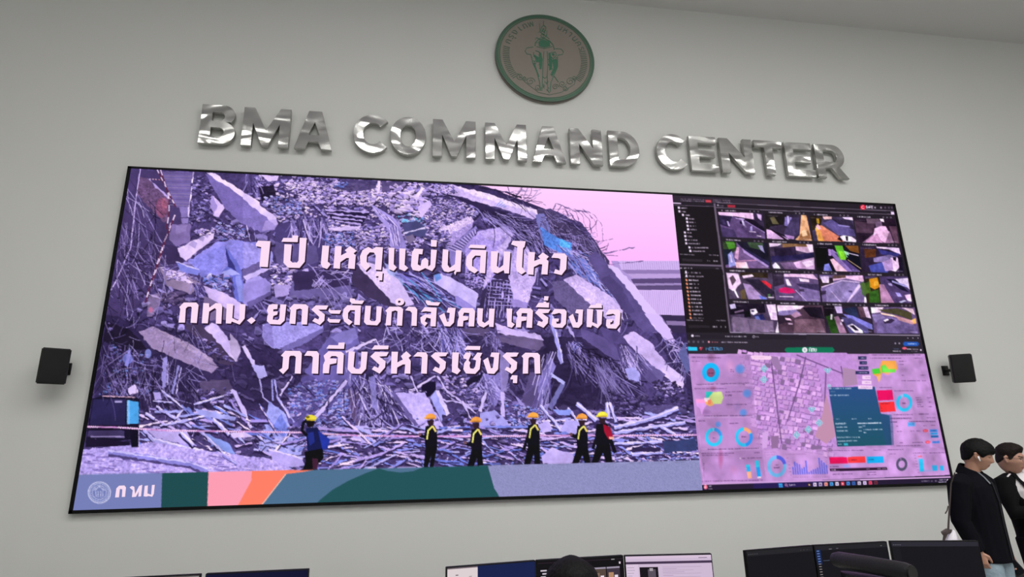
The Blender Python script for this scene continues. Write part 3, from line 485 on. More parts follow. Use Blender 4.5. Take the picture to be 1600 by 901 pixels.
    P.poly([(478, 668), (497, 668), (508, 690), (505, 705), (495, 712), (481, 712)], '1c2050'); P.poly([(480, 676), (490, 674), (492, 690), (484, 696)], '2a3488'); P.poly([(497, 672), (516, 686), (512, 700), (504, 702)], '28389c'); P.poly([(476, 705), (504, 700), (506, 715), (494, 728), (496, 735), (472, 735), (478, 720)], '120e18'); P.poly([(488, 715), (497, 716), (496, 733), (489, 732)], '47243c')
    P.line([(480, 680), (472, 672), (474, 660), (481, 655)], 5, '15111e'); P.ell(485, 660, 6.5, 7, '1c141c'); P.ell(486, 653, 9, 5.4, 'e8d848', a0=math.pi*.95, a1=2.1*math.pi); P.line([(479, 655), (494, 656)], 2.4, 'c8b038'); P.ell(481, 651, 3, 2, '6a5c1c')
    P.rough = 0
    # footer band of the slide
    P.poly([(100, 741), (500, 733), (700, 729), (1100, 718), (1110, 800), (90, 830)], '7a80b8')
    P.poly([(125, 741.5), (254, 738), (252, 796), (112, 802)], '767fb8'); P.poly([(254, 738.4), (326, 736.6), (324, 800), (252, 802)], '1d4c50')
    P.poly([(326, 736.6), (500, 732.8), (470, 739.5), (447, 740), (400, 800), (324, 800)], 'ff7f66'); P.poly([(326, 736.6), (394, 735), (393, 750), (366, 800), (324, 800)], 'fd9db4')
    P.poly([(492, 733.2), (765, 726.5), (780, 790), (399, 800), (447, 739.8), (470, 737)], '4f7191')
    t = np.linspace(0, 1, 16)
    P.poly([(486, 796), (500, 780), (520, 764), (545, 750), (570, 739), (592, 731), (606, 735), (625, 737.5), (645, 735.5), (660, 729.3), (762, 726.6), (768, 748), (778, 772), (788, 790), (640, 800)], '22535a')
    P.poly([(762, 726.6), (1100, 718), (1110, 800), (790, 790), (772, 762)], '8f8fc0'); P.noise([(762, 726.6), (1100, 718), (1110, 800), (790, 790), (772, 762)], .045, 2, 80); P.line([(447, 739.8), (400, 800)], 1.1, 'f6dcc8')
    # city seal and its letters on the footer
    for r, wd in ((18, 1.5), (15.4, .7), (11.3, .7)): P.ring(156, 768.5, r, wd, 'cfd0f0', ry=r*.96)
    rng = np.random.default_rng(5)
    for i in range(40):
        a = i*math.pi/20; P.line([(156+12*math.cos(a), 768.5+11.5*math.sin(a)), (156+14.6*math.cos(a), 768.5+14*math.sin(a))], .9, 'b4b8e4', .7)
    for q in ([(151, 775), (150, 765), (154, 760), (158, 760), (162, 765), (161, 775)], [(154, 776), (154, 766)], [(158, 776), (158, 766)], [(147, 765), (151, 762)], [(165, 765), (161, 762)], [(156, 760), (156, 756)]): P.line(q, 1, 'c8caf0')
    heap2 = [(195, 255), (700, 280), (835, 330), (930, 385), (1000, 480), (1092, 600), (1092, 722), (120, 742)]; P.noise(heap2, .022, 3, 90); P.noise(heap2, .06, 30, 94)
    q = P.cv([(100, 741), (1100, 718)])[:, 1].min().astype(int) - 2; v = P.a[:q]; v[:] = np.clip((v-112)*1.1+114, 12, 255)
    return P.done()
STROKE = {'S': [(1, .1, .2, 0, 0, .25, .9, .7, .8, 1, 0, .9)], 'A': [(0, 1, .5, 0, 1, 1), (.2, .65, .8, .65)], 'F': [(0, 1, 0, 0, 1, 0), (0, .5, .8, .5)], 'E': [(1, 0, 0, 0, 0, 1, 1, 1), (0, .5, .8, .5)],
          'M': [(0, 1, .05, 0, .5, .6, .95, 0, 1, 1)], 'T': [(0, 0, 1, 0), (.5, 0, .5, 1)], 'R': [(0, 1, 0, 0, .9, .1, .9, .45, 0, .5), (.4, .5, 1, 1)], 'O': [(.1, .1, .9, .1, .95, .9, .05, .9, .1, .1)],
          'ก': [(.1, 1, .12, .35, 0, .2, .3, 0, .8, 0, 1, .2, 1, 1)], 'ท': [(0, .05, .2, .1, .2, 1), (.2, .35, .75, 0, 1, .15, 1, 1)], 'ม': [(.05, .05, .2, .1, .2, .9, .05, .95, .2, .8, .7, 1, 1, .7, 1, 0)],
          'e': [(0, .6, 1, .6, .8, .3, .2, .3, 0, .6, .2, 1, .9, .95)], 'a': [(.1, .35, .8, .3, .9, 1), (.9, .6, .1, .7, .2, 1, .9, .9)], 'r': [(.1, .3, .1, 1), (.1, .5, .8, .3)], 'c': [(.9, .35, .2, .35, .1, .9, .9, .95)], 'h': [(.1, 0, .1, 1), (.1, .5, .8, .4, .9, 1)]}
def paint_right(w=480, h=540):
    P = Paint(2/3, 1, 0, 1, w, h, base='2a2430')
    C4 = tile(1040, 290, 3.605); D5 = tile(1060, 520, 3.466); E1 = tile(1050, 300, 6.93); E2 = tile(1240, 310, 6.93); E3 = tile(1060, 420, 6.93); E4 = tile(1240, 420, 6.929)
    F1 = tile(1070, 535, 6.93); F2 = tile(1270, 535, 6.929); G1 = tile(1080, 650, 7.21); G2 = tile(1280, 650, 7.21)
    sd = [100]
    def txt(p, hgt, col, al=.9):
        """a run of tiny unreadable characters from p[0] to p[1]"""
        sd[0] += 1; rng = np.random.default_rng(sd[0]); (x0, y0), (x1, y1) = p; L = math.hypot(x1-x0, y1-y0); x = 0.; dx, dy = (x1-x0)/L, (y1-y0)/L
        while x < L:
            cw = rng.uniform(.5, 1.1)*hgt*.6; hh = hgt*rng.uniform(.6, 1)
            if rng.random() > .12: P.poly([(x0+dx*x, y0+dy*x-hh/2), (x0+dx*(x+cw), y0+dy*(x+cw)-hh/2), (x0+dx*(x+cw), y0+dy*(x+cw)+hgt/2), (x0+dx*x, y0+dy*x+hgt/2)], col, al*rng.uniform(.45, 1))
            x += cw*1.15
    def word(s, x, y, cw, hh, lw, col, sx=.05):
        for i, ch in enumerate(s):
            for k in STROKE.get(ch, []): P.line([(x+i*cw*1.3+a*cw, y+b*hh+sx*(i*cw*1.3+a*cw)) for a, b in zip(k[::2], k[1::2])], lw, col)
    # ---------------- camera software
    P.poly([(1040, 295), (1410, 312), (1450, 530), (1060, 530)], '241d28')
    P.poly(E1(5, 40, 460, 60, 1386, 110, 1386, 165, 460, 120, 0, 100), '3a2f3e', .6)
    for a, b in ((95, 215), (230, 350), (440, 530), (550, 630)): txt(E1(a, 75+a*.03, b, 75+b*.03), 1.6, '8a7a90'); txt(E1(a, 94+a*.03, b, 94+b*.03), 1.4, 'a090a8')
    P.poly(E1(360, 85, 425, 88, 430, 120, 365, 115), 'b03040'); txt(E1(370, 100, 420, 103), 2, 'f07080')
    P.line(E1(10, 122, 100, 127), 1.8, 'd8c0e4'); P.line(E1(20, 145, 455, 160), .8, '6c5c74'); P.poly(E1(14, 150, 460, 165, 530, 785, 80, 780), '181319')
    P.line(E1(460, 125, 560, 900), 3, '6c5c74'); P.line(E3(480, 0, 565, 690), 3, '6c5c74'); P.line(E1(490, 118, 1386, 165), .9, '8f7f97', .8); P.line(E1(480, 170, 1386, 215), .9, '9a8aa2', .8)
    P.poly(E1(600, 140, 685, 145, 688, 172, 605, 168), 'a82c40'); P.ell(1122, 321, 1.4, 1.4, 'b0a0b8'); txt(E1(515, 150, 560, 153), 2, '8a7a90')
    P.line(E2(0, 92, 1080, 138), .9, '9a8aa2', .8); P.line(E2(0, 135, 1050, 175), .9, '8f7f97', .8)
    P.poly(E2(1050, 145, 1085, 148, 1090, 178, 1055, 178), 'f2d8ff'); P.ell(1348.2, 324.2, 4.4, 4, 'e0203c'); P.ring(1348.2, 324.2, 2.6, 1.1, 'f8b8c8', .5, 5.4); word('SAFE', 1353, 322, 2.2, 3.6, 1.1, 'f4e0fa', .02)
    for x in (880, 945, 990, 1030, 1062): P.ell(1240+x/6.93, 310+102/6.93+(x-880)*.0006, 1.4, 1.6, 'a090a8' if x < 950 else '5a4c60')
    tree = [(65, 172, 165), (70, 212, 158), (110, 250, 190), (150, 290, 240), (155, 327, 255), (160, 367, 255), (165, 405, 260), (130, 440, 200), (135, 480, 215), (140, 520, 275), (145, 558, 305), (180, 602, 395), (188, 640, 360)]
    for x, y, e in tree: P.poly(E1(x, y-12, x+22, y-11, x+24, y+12, x+2, y+12), 'f0dcfa'); txt(E1(x+35, y+2, max(e, x+75), y+4), 2.3, 'd0bcd8')
    txt(E1(90, 675, 245, 683), 1.7, 'a898b0'); txt(E1(400, 683, 505, 688), 1.8, 'a898b0'); txt(E1(365, 745, 410, 748), 2.4, 'd8c8e0'); txt(E1(450, 748, 498, 751), 2.4, 'd8c8e0'); P.poly(E1(110, 722, 330, 732, 332, 760, 115, 750), '2e2630')
    P.line(E1(75, 788, 545, 800), 2.4, '77677f'); txt(E1(85, 825, 220, 830), 2.6, 'e8d8f0'); P.line(E1(85, 840, 545, 850), .8, '6c5c74'); P.poly(E1(82, 850, 550, 856, 560, 901, 90, 901), '181319'); P.poly(E3(10, 0, 478, 8, 552, 690, 85, 690), '181319'); txt(E1(475, 830, 515, 832), 1.5, '8a7a90')
    for i, y in enumerate((40, 80)): P.ell(1060+(84+i*6)/6.93, 420+(y-8)/6.93, 1.4, 1.4, 'f0dcfa'); P.poly(E3(70+i*5, y+14, 78+i*5, y-4, 92+i*5, y-4, 100+i*5, y+14), 'f0dcfa'); txt(E3(108+i*4, y+2, 240+i*34, y+5), 2.4, 'd0bcd8')
    for i in range(11): x, y = 88+i*4.6, 122+i*41; P.ell(1060+x/6.93, 420+y/6.93, 1.5, 1.9, 'e07858'); P.ell(1060+(x+6)/6.93, 420+(y+8)/6.93, 1.1, 1.1, 'f4b89a'); txt(E3(x+25, y+2, x+125+(i > 1)*10, y+5), 2.5, 'd6c4de', 1 if i < 10 else .4)
    txt(E3(95, 556, 265, 562), 1.9, 'a898b0'); txt(E3(410, 560, 515, 563), 1.9, 'a898b0'); txt(E3(372, 628, 420, 630), 2.6, 'e8d8f0'); txt(E3(458, 629, 512, 631), 2.6, 'e8d8f0'); P.poly(E3(110, 612, 340, 616, 342, 642, 115, 640), '2a222c')
    # sixteen camera pictures: corner quads TL TR BR BL, then shapes in 0..1 of each quad
    quads = [[(297, 150, 548, 157, 562, 300, 320, 290), (562, 160, 802, 168, 824, 312, 572, 300), (812, 172, 1052, 180, 1076, 320, 834, 312), (1060, 185, 1292, 190, 1314, 326, 1084, 322)],
             [(322, 315, 573, 325, 590, 469, 340, 464), (583, 325, 828, 332, 845, 478, 598, 470), (838, 338, 1084, 340, 1103, 487, 854, 480), (1092, 343, 1322, 347, 1342, 493, 1110, 488)],
             [(342, 490, 600, 493, 614, 643, 360, 640), (600, 495, 855, 500, 874, 656, 620, 646), (864, 503, 1113, 507, 1133, 661, 884, 656), (1120, 512, 1362, 514, 1387, 663, 1138, 660)],
             [(360, 665, 620, 670, 640, 829, 372, 825), (628, 674, 885, 676, 905, 832, 644, 829), (888, 680, 1147, 684, 1170, 833, 905, 831), (1155, 685, 1402, 687, 1427, 836, 1174, 833)]]
    L = [  # (colour, points) per picture; the first entry is the ground tone
        ['6a5680', ('f0c8ee', 0, 0, .78, 0, .78, .28, .4, .16, 0, .12), ('2c2436', .3, .14, .78, .26, 1, .55, 1, .72, .6, .34), ('40364c', .78, 0, 1, 0, 1, .6, .8, .3), ('cfb0dc', .86, .02, .97, .06, .95, .3, .88, .2), ('c4a8e0', .36, .2, .58, .24, .56, .3, .38, .25), ('3c3450', 0, .12, .3, .16, .18, .6, .0, .5), ('8a78a4', .5, .34, .56, .34, .6, .6, .55, .58), ('e0d0fa', .5, .3, .54, .3, .56, .52, .52, .5), ('28203a', .46, .34, .5, .36, .5, .46, .46, .44), ('b8a8ea', .68, .55, .73, .5, .72, .72, .67, .7), ('f0d8fa', .64, .72, .8, .74, .8, .77, .65, .76), ('f0d8fa', .8, .87, .92, .9, .9, .94, .82, .91), ('a08ac0', .58, .3, 1, .74, 1, .78, .58, .34), ('52466a', .05, .3, .12, .3, .14, .5, .07, .5), ('c8b0e4', .16, .36, .2, .36, .22, .55, .18, .55), ('53466a', 0, .6, .3, .7, .35, 1, 0, 1)],
        ['463c52', ('2e2a2c', 0, 0, .5, 0, .4, .4, .1, .5, 0, .7), ('6c6450', .1, .15, .2, .1, .3, .4, .15, .4), ('e0b8e8', 0, .62, .12, .66, .5, 1, 0, 1), ('2a2030', .06, .6, .12, .6, .45, 1, .38, 1), ('2a2030', .2, .72, .25, .72, .62, 1, .55, 1), ('8878b8', .45, .1, .62, .1, .6, .5, .42, .45), ('d0c0f0', .5, .06, .55, .06, .54, .5, .5, .5), ('c8b8f0', .58, .1, .6, .1, .6, .4, .58, .4), ('53486a', .62, .1, .8, .1, .72, .8, .4, .9, .4, .7), ('f0b890', .84, 0, .96, 0, 1, 1, .62, 1, .74, .8), ('a87858', .76, .75, .95, .6, 1, .95, .7, 1), ('f4d0b0', .8, .62, .9, .6, .92, .8, .8, .85), ('b890c8', .4, .8, .62, .86, .6, .98, .45, .96)],
        ['544a66', ('3a3028', 0, 0, .3, 0, .22, .4, 0, .6), ('c8a040', .14, .1, .2, .1, .2, .3, .14, .3), ('f0c4c8', .3, 0, .52, 0, .5, .1, .32, .12), ('d88870', .1, .4, .24, .36, .72, .92, .7, 1, .1, 1), ('e4a860', .08, .5, .16, .34, .24, 1, .1, 1), ('f0b0c0', .1, .42, .16, .3, .22, .5, .14, .55), ('6a5e92', .28, .26, .5, .12, .95, .3, 1, .75, .6, .75), ('40384e', .5, .1, .96, .1, 1, .5, .7, .36), ('e4ccf4', .76, 0, 1, 0, 1, .12, .8, .08), ('8c80b8', .62, .3, .9, .36, .9, .42, .62, .36), ('2a2030', .56, .9, .64, .74, .7, .8, .66, 1), ('fbe4fb', .62, .8, .72, .74, .9, .78, 1, .92, .98, 1, .7, .98), ('2a2030', .76, .78, .82, .78, .8, .96, .76, .96)],
        ['3a2c3e', ('5a4658', 0, .1, .5, .2, .4, .6, 0, .6), ('fbd8f8', .62, 0, .72, 0, .72, .14, .64, .1), ('7a6478', .3, 0, .6, 0, .64, .2, .3, .2), ('8a7090', .5, .15, .66, .1, .66, .3, .5, .35), ('9c7898', .36, .7, .5, .5, .82, .5, .88, 1, .1, 1), ('f4c4ec', .46, .4, .62, .3, .74, .3, .8, .55, .74, .75, .66, 1, .4, .7), ('6c5064', .82, .3, 1, .3, 1, 1, .9, 1), ('c090b8', .2, .92, .5, .6, .6, 1, .2, 1)],
        ['7a628c', ('3c4a34', 0, 0, .3, 0, .3, .3, .05, .6, 0, .5), ('58903c', .06, .0, .26, .0, .28, .22, .12, .3), ('2c3040', 0, .3, .18, .3, .2, .8, .0, .9), ('a0a0e0', .08, .5, .18, .35, .24, .9, .08, .98), ('e0c8f4', .12, .5, .16, .5, .17, .8, .13, .8), ('2a2838', .3, 0, 1, 0, 1, .9, .4, .2), ('4a5a48', .55, 0, .9, 0, .9, .3, .6, .2), ('a098c4', .78, .1, .88, .1, .92, .4, .84, .3), ('403a5c', .5, .25, 1, .75, 1, 1, .7, .7, .42, .3), ('d8a8d0', .3, .2, .36, .2, .3, .7, .22, .6), ('f4c8d8', .22, .78, .48, .76, .52, 1, .24, 1), ('c08cb0', .24, .72, .74, .66, .74, .7, .26, .76), ('b094cc', .42, .25, .98, .9, .94, .95, .44, .4)],
        ['52465e', ('8a6a50', .3, 0, .9, 0, .9, .3, .3, .2), ('f0d4f4', 0, 0, .3, 0, .2, .1, 0, .15), ('3a3048', .1, .2, .6, .1, .6, .45, .1, .5), ('c8a8c8', .6, .1, 1, .1, 1, .4, .6, .25), ('fbdcf8', .85, 0, 1, 0, 1, .4, .92, .3), ('3a345a', 0, .5, .5, .45, 1, .3, 1, .5, .6, .62, 0, .75), ('d8b0dc', .45, .75, 1, .5, .98, .96, .6, .96), ('f4d8f8', .7, .7, 1, .58, .96, .8, .8, .9), ('e4d8fa', .02, .86, .1, .74, .18, .88, .2, .98, .04, .98), ('7c6488', .2, .76, .5, .7, .6, 1, .3, 1)],
        ['2a2430', ('1c1a20', 0, .1, .26, .1, .26, .8, 0, .9), ('9a80c0', .3, .2, .4, .14, .98, 1, .62, 1), ('f0c4dc', .32, .55, .4, .5, .68, 1, .42, 1), ('5c4c80', .5, .3, .96, .96, .8, 1, .44, .3), ('8c8cdc', .18, .75, .28, .7, .34, 1, .14, 1), ('68b040', .46, 0, .64, .0, .7, .5, .54, .52, .5, .3), ('90d848', .54, .2, .66, .25, .68, .55, .56, .55), ('b0e4c0', .66, .2, .76, .25, .76, .45, .7, .45), ('8a5c34', .7, 0, 1, 0, 1, .3, .8, .2), ('1c1c34', .7, .36, 1, .42, 1, .9, .8, .6), ('e0d0f0', .74, .26, .98, .36, .98, .4, .74, .3), ('c4a88c', .72, .52, 1, .86, 1, .9, .72, .56), ('b898d8', .3, .14, .36, .14, .36, .4, .3, .4)],
        ['40344c', ('6a4430', .1, .1, .4, .1, .36, .4, .1, .45), ('ecd0f8', .4, 0, .96, .04, .98, .3, .7, .1, .42, .06), ('4c4a8c', .44, .1, .96, .26, .9, .36, .5, .3), ('9080b0', .3, .45, .7, .3, .9, .4, .7, .6, .3, .6), ('585ca8', .16, .75, .5, .6, .72, .7, .6, 1, .2, 1), ('f4d0f4', .72, .42, .92, .42, .9, .8, .8, .96, .66, .9), ('b898cc', .5, .6, .75, .45, .75, .9, .55, .95), ('2c2438', .78, .4, .86, .4, .84, .56, .78, .5), ('2c2438', .9, .4, 1, .4, 1, 1, .9, 1)],
        ['564a60', ('e8c8ec', 0, .02, .26, .04, .3, .4, .1, .7, .02, .6), ('5a4a58', .06, .2, .14, .1, .2, .3, .1, .5), ('40362c', .3, 0, .9, 0, .9, .2, .3, .15), ('f0d0ec', .34, .12, .56, .06, .6, .14, .36, .22), ('e4c8e8', .1, .6, .24, .3, .28, .35, .16, .66, .22, .95, .18, .95), ('b498c8', .34, .4, .5, .45, .8, 1, .42, 1), ('70604a', .26, .7, .36, .6, .38, 1, .26, 1), ('c83848', .72, .3, .84, .3, .96, .45, .94, .6, .74, .42), ('7880d8', .66, .84, .8, .92, .84, 1, .7, 1), ('3c3448', .4, .25, .7, .25, 1, .7, 1, .8, .86, .96), ('607c60', .86, .8, .92, .78, .92, .92, .86, .9), ('f0d8f4', .86, .9, 1, .9, 1, .93, .86, .93)],
        ['6c5a80', ('f0c8ec', .1, .02, .9, 0, 1, .2, .6, .12, .1, .12), ('403648', 0, 0, .26, .0, .24, .4, 0, .5), ('e8d4f4', .28, .2, .34, .2, .4, .45, .3, .45), ('fbe0f8', .58, .16, .8, .2, .8, .3, .6, .28), ('d03070', .1, .58, .24, .5, .42, .56, .46, .7, .3, .74, .1, .7), ('4a4060', .5, .36, 1, .36, 1, .6, .6, .5), ('8674a4', .56, .46, 1, .62, 1, 1, .6, 1), ('4c4058', .56, .56, .66, .56, .66, .66, .56, .64), ('c4b0d8', .46, .6, .48, .6, .7, 1, .68, 1), ('f0d8f4', .1, .84, .4, .84, .4, .87, .1, .87)],
        ['7c6a98', ('40363c', 0, .16, .3, .1, .3, .3, .0, .5), ('e4ccf0', .02, .06, .22, .06, .2, .3, .06, .3), ('f4c8ec', .3, .06, .98, .0, 1, .25, .6, .12, .3, .22), ('6a5450', .3, .02, .6, 0, .6, .1, .3, .14), ('9484b4', .1, .5, .5, .2, .9, .3, .86, .6, .5, 1, .1, 1), ('d8c0e8', .02, .44, .5, .18, .9, .24, .9, .28, .5, .22, .02, .48), ('d0b8e4', .88, .3, .92, .4, .58, 1, .54, 1), ('4c405c', .0, .6, .12, .58, .1, .7, 0, .75), ('5a4c78', .62, .56, .7, .56, .7, .64, .62, .62), ('d0b8e4', .22, .6, .24, .6, .42, 1, .4, 1), ('58704c', .9, .3, 1, .2, 1, .8, .92, .7), ('f4e0f8', .96, .8, 1, .8, 1, 1, .94, 1)],
        ['5c4c74', ('403a28', 0, .1, .34, .0, .36, .5, .3, 1, 0, 1), ('d09030', .1, .1, .3, .04, .32, .4, .2, .5, .08, .4), ('e0a848', .2, .2, .3, .18, .3, .34, .2, .36), ('446a34', .06, .6, .28, .5, .28, 1, .04, 1), ('506c34', -.1, .3, .1, .2, .1, .6, -.04, .7), ('b88cb0', .32, .3, .42, .3, .6, 1, .3, 1), ('e8d4f8', .66, .1, 1, .05, 1, .5, .9, .3, .7, .2), ('2c2840', .5, .1, .7, .1, .98, .6, .8, .5), ('a8a0d8', .62, .14, .96, .34, .96, .42, .62, .22), ('b8a8dc', .52, .26, .6, .26, .62, .36, .54, .34), ('9c90d0', .66, .6, .76, .62, .8, .76, .7, .76), ('f0c8f0', .86, .7, 1, .66, 1, .95, .9, .9), ('c8c4e8', .7, .96, .84, .88, .88, .92, .76, 1)],
        ['5a4c66', ('2c2434', 0, 0, .76, 0, .76, .3, .3, .36, 0, .4), ('e0d0fa', 0, .04, .12, 0, .14, .16, .02, .2), ('8a7490', .1, .28, .3, .2, .3, .26, .1, .34), ('1e1826', .3, .3, .42, .26, .44, .46, .3, .48), ('f4e4fc', .44, .2, .56, .16, .6, .3, .5, .4, .44, .34), ('3a3458', .46, .22, .52, .22, .52, .28, .46, .28), ('38386a', .5, .4, .7, .36, .74, .56, .56, .6), ('7078b8', .52, .44, .6, .42, .64, .56, .54, .56), ('f0d4f4', .8, .02, 1, 0, 1, .56, .86, .55), ('c4a8cc', .9, .3, 1, .3, .98, .5, .9, .5), ('f4dcf8', 1, .6, 1, 1, .92, 1), ('82708c', .05, .45, .3, .5, .9, .6, .9, 1, .04, 1, .02, .6), ('6e5e7c', .36, .56, .38, .56, .42, 1, .4, 1)],
        ['5c4858', ('f8d8f6', 0, 0, .6, .02, .5, .14, .2, .2, 0, .24), ('9484b8', .02, .22, .4, .16, .5, .3, .0, .4), ('302838', .55, .08, .96, .06, 1, .5, .7, .4), ('b890b0', .28, .36, .4, .22, .52, .36, .36, .46), ('403444', .0, .36, .28, .42, .26, .6, 0, .7), ('e8c0dc', .14, .46, .26, .48, .28, .56, .16, .54), ('c494b0', .34, .56, .5, .5, .66, .7, .44, .8), ('7a6070', .36, .5, .9, .5, 1, 1, .3, 1), ('d0b0d0', .2, .64, .3, .66, .3, .7, .2, .7)],
        ['43384a', ('3c5c30', .02, .3, .2, .2, .26, 1, .1, 1), ('2c2430', 0, 0, .24, 0, .2, .3, 0, .4), ('f0dcf8', .14, .3, .18, .3, .16, .5, .12, .5), ('d8c0f0', .24, 0, .4, 0, .4, .26, .28, .26), ('38405c', .4, .1, .7, .0, .74, .4, .6, .4), ('e4c8e8', .74, .0, .96, .0, 1, .44, .9, .4), ('6a5060', .74, 0, .86, 0, .9, .4, .78, .4), ('b088a8', .2, .4, .3, .36, .44, 1, .28, 1), ('8884d4', .4, .28, .6, .34, 1, .66, 1, .86, .8, .78, .5, .44), ('605888', .36, .4, .56, .44, .9, .8, .9, 1, .5, 1), ('f4e4fc', .46, .72, .58, .64, .78, .9, .78, 1, .6, .98), ('2c2438', .52, .72, .6, .7, .7, .9, .62, .9), ('e8d4f4', .34, .5, .4, .48, .4, .56, .36, .58), ('e8d4f4', .32, .6, .36, .6, .36, .7, .32, .7)],
        ['6c5a80', ('f8dcf6', 0, .02, .3, .0, .2, .2, 0, .24), ('54503c', .16, .1, .6, .04, .9, .2, .9, .5, .6, .3, .3, .2), ('e8c8d8', .7, .02, .96, .05, .98, .3, .8, .1), ('f4c8b8', .2, .2, .5, .3, .9, .55, .9, .6, .5, .36, .22, .28), ('f0a868', .86, .5, .98, .4, .98, .6, .9, .64), ('9080b0', 0, .3, .2, .26, .3, .4, .05, .6), ('7c6c9c', .1, .5, .4, .36, .9, .6, 1, 1, .06, 1), ('40344c', .24, .48, .44, .44, .5, .5, .4, .62, .26, .62), ('f0e0f4', .24, .5, .34, .44, .38, .48, .28, .56), ('c898a4', .5, .3, .9, .5, .9, .66, .6, .5)]]
    for r in range(4):
        for c in range(4):
            q = np.array(C4(*quads[r][c])); pic = L[r*4+c]
            f = lambda s: [tuple((q[0]*(1-x)+q[1]*x)*(1-y)+(q[3]*(1-x)+q[2]*x)*y) for x, y in zip(s[::2], s[1::2])]
            full = f((0, 0, 1, 0, 1, 1, 0, 1)); P.poly(full, pic[0])
            for k in pic[1:]: P.poly(f(np.clip(k[1:], 0, 1) if k[1] > -.05 else k[1:]), k[0], .95)
            P.noise(full, .045, 7, 200+r*4+c); P.noise(full, .1, 26, 240+r*4+c); sl, m = P.mask(P.cv(full)); v = P.a[sl]; v[m] = np.clip((v[m]-95)*1.22+82, 8, 255)
            txt(f((.08, -.07, .4, -.06)), 2.2, 'e8d8f0'); txt(f((.02, .07, .28, .08)), 1, 'c8b8d0', .5); txt(f((.8, .93, .97, .94)), 1.1, 'e8d8f0', .7)
            for x in (.72, .81, .9): P.ring(*f((x, -.06))[0], 1.3, .6, '9a8aa2', n=12)
    P.line(E3(560, 690, 1386, 712), 1.6, '9a8aa8'); P.line(E4(0, 705, 1365, 722), 1.6, 'a898b4'); P.line(E2(1100, 140, 1290, 901), .9, '8a7a92', .8); P.line(E4(1230, 0, 1372, 720), 1, '8a7a92', .8)
    # ---------------- browser frame
    P.poly([(1060, 521), (1440, 526), (1500, 560), (1070, 565)], '2c2632'); P.poly(E3(75, 705, 1386, 722, 1386, 770, 85, 762), '241e2a')
    P.ell(1060+155/6.93, 420+727/6.93, 2, 2, 'f4e4fc'); txt(E3(180, 728, 235, 730), 2, 'b0a0b8'); txt(E3(510, 732, 735, 736), 2.2, 'cbbcd4'); P.ring(1060+817/6.93, 420+737/6.93, 2, .8, 'd8c8e0'); txt(E3(838, 737, 872, 738), 2, 'b0a0b8')
    for x in (115, 168, 218, 268): P.ring(1060+x/6.93, 420+792/6.93, 1.6, .7, '8a7c94', n=10)
    P.ell(1060+332/6.93, 420+793/6.93, 1.6, 1.6, 'f0a0b0'); txt(E3(350, 793, 430, 795), 2, 'e07888'); txt(E3(455, 795, 748, 799), 2, 'c0b0c8')
    for x in (1235, 1290, 1345): P.ell(1240+x/6.929, 420+752/6.929, .9, .9, 'b0a0b8')
    for x in (1100, 1143): P.ell(1240+x/6.929, 420+809/6.929, 1.4, 1.4, '9a8ca4')
    P.poly(E4(1180, 812, 1200, 790, 1340, 792, 1358, 814, 1340, 838, 1195, 836), '2458b8'); txt(E4(1225, 812, 1325, 814), 2, 'c8d4fa')
    P.poly(E3(103, 846, 205, 848, 210, 888, 108, 886), '2cc8f4'); P.line(E3(230, 856, 245, 880, 262, 850), 1.8, 'e03050'); P.ell(1095, 543.4, 1, 1, 'f0a0b0'); word('METRO', 1103.6, 543, 4.1, 4.2, 1, '58a8e8', .003); P.line(E3(330, 885, 470, 886), .6, '4880b0')
    P.poly(F1(1080, 85, 1100, 58, 1386, 50, 1386, 122, 1110, 118), '0d7454'); P.poly(F2(-40, 50, 215, 54, 238, 85, 215, 112, -40, 118), '0d7454'); P.ell(1257.5, 547, 4.2, 4.2, 'f4ecfa'); P.ell(1257.5, 547, 1.6, 2.2, 'b0b8c0'); word('กทม', 1264.3, 544, 3.1, 5.6, 1.3, 'f8f0fc', .02)
    txt(F2(865, 95, 945, 97), 2, 'e0d0e8'); P.ell(1413, 544.4, 3.6, 2, 'f06080'); txt(F2(1015, 73, 1140, 76), 1.6, 'f0d8e8'); P.ell(1270+1168/6.929, 535+84/6.929, 1.2, 1.5, 'f0e0f8'); txt(F2(1060, 96, 1135, 98), 1.4, '8a7c94'); txt(F2(870, 70, 930, 72), 1.4, '5a6a98')
    # ---------------- dashboard map
    P.poly([(1074, 553), (1455, 553), (1500, 747), (1083, 757)], 'c08fd0'); P.noise([(1074, 553), (1455, 553), (1500, 747), (1083, 757)], .05, 26, 300)
    mp = D5(385, 108, 910, 108, 1060, 285, 815, 300, 860, 620, 455, 630, 420, 420); P.poly(mp, 'c490da'); P.noise(mp, .04, 10, 301)
    rng = np.random.default_rng(8); ang = math.radians(12)
    ca, sa = math.cos(ang), math.sin(ang)
    for i in range(15):
        for j in range(19):
            x = 1170+i*8.2+rng.uniform(-1.4, 1.4)+(j-9)*1.5; y = 556+j*7.8+rng.uniform(-1.4, 1.4)+(i-5)*1.5
            if x > 1296+(y-605)*.09 and y > 604: continue
            wd, hh = rng.uniform(2.2, 4.8), rng.uniform(1.8, 4.); c = hexc(['dca6ec', 'c99ae0', 'e8b4f2', 'd49ae6'][rng.integers(4)])*rng.uniform(.9, 1.05)
            if rng.random() < .1: c = hexc('8c6c9c')
            q = np.array([(-wd, -hh), (wd, -hh), (wd, hh), (-wd, hh)]) @ np.array([[ca, sa], [-sa, ca]]) + (x, y)
            P.poly(q+(.9, 1.2), '7a5490', .8); P.poly(q, np.clip(c, 0, 255))
    for q in (D5(640, 120, 900, 225), D5(690, 130, 660, 260, 590, 480), D5(800, 200, 790, 420, 760, 600), D5(500, 130, 560, 600), D5(880, 180, 900, 290)): P.line(q, 2, '6e4c82', .85)
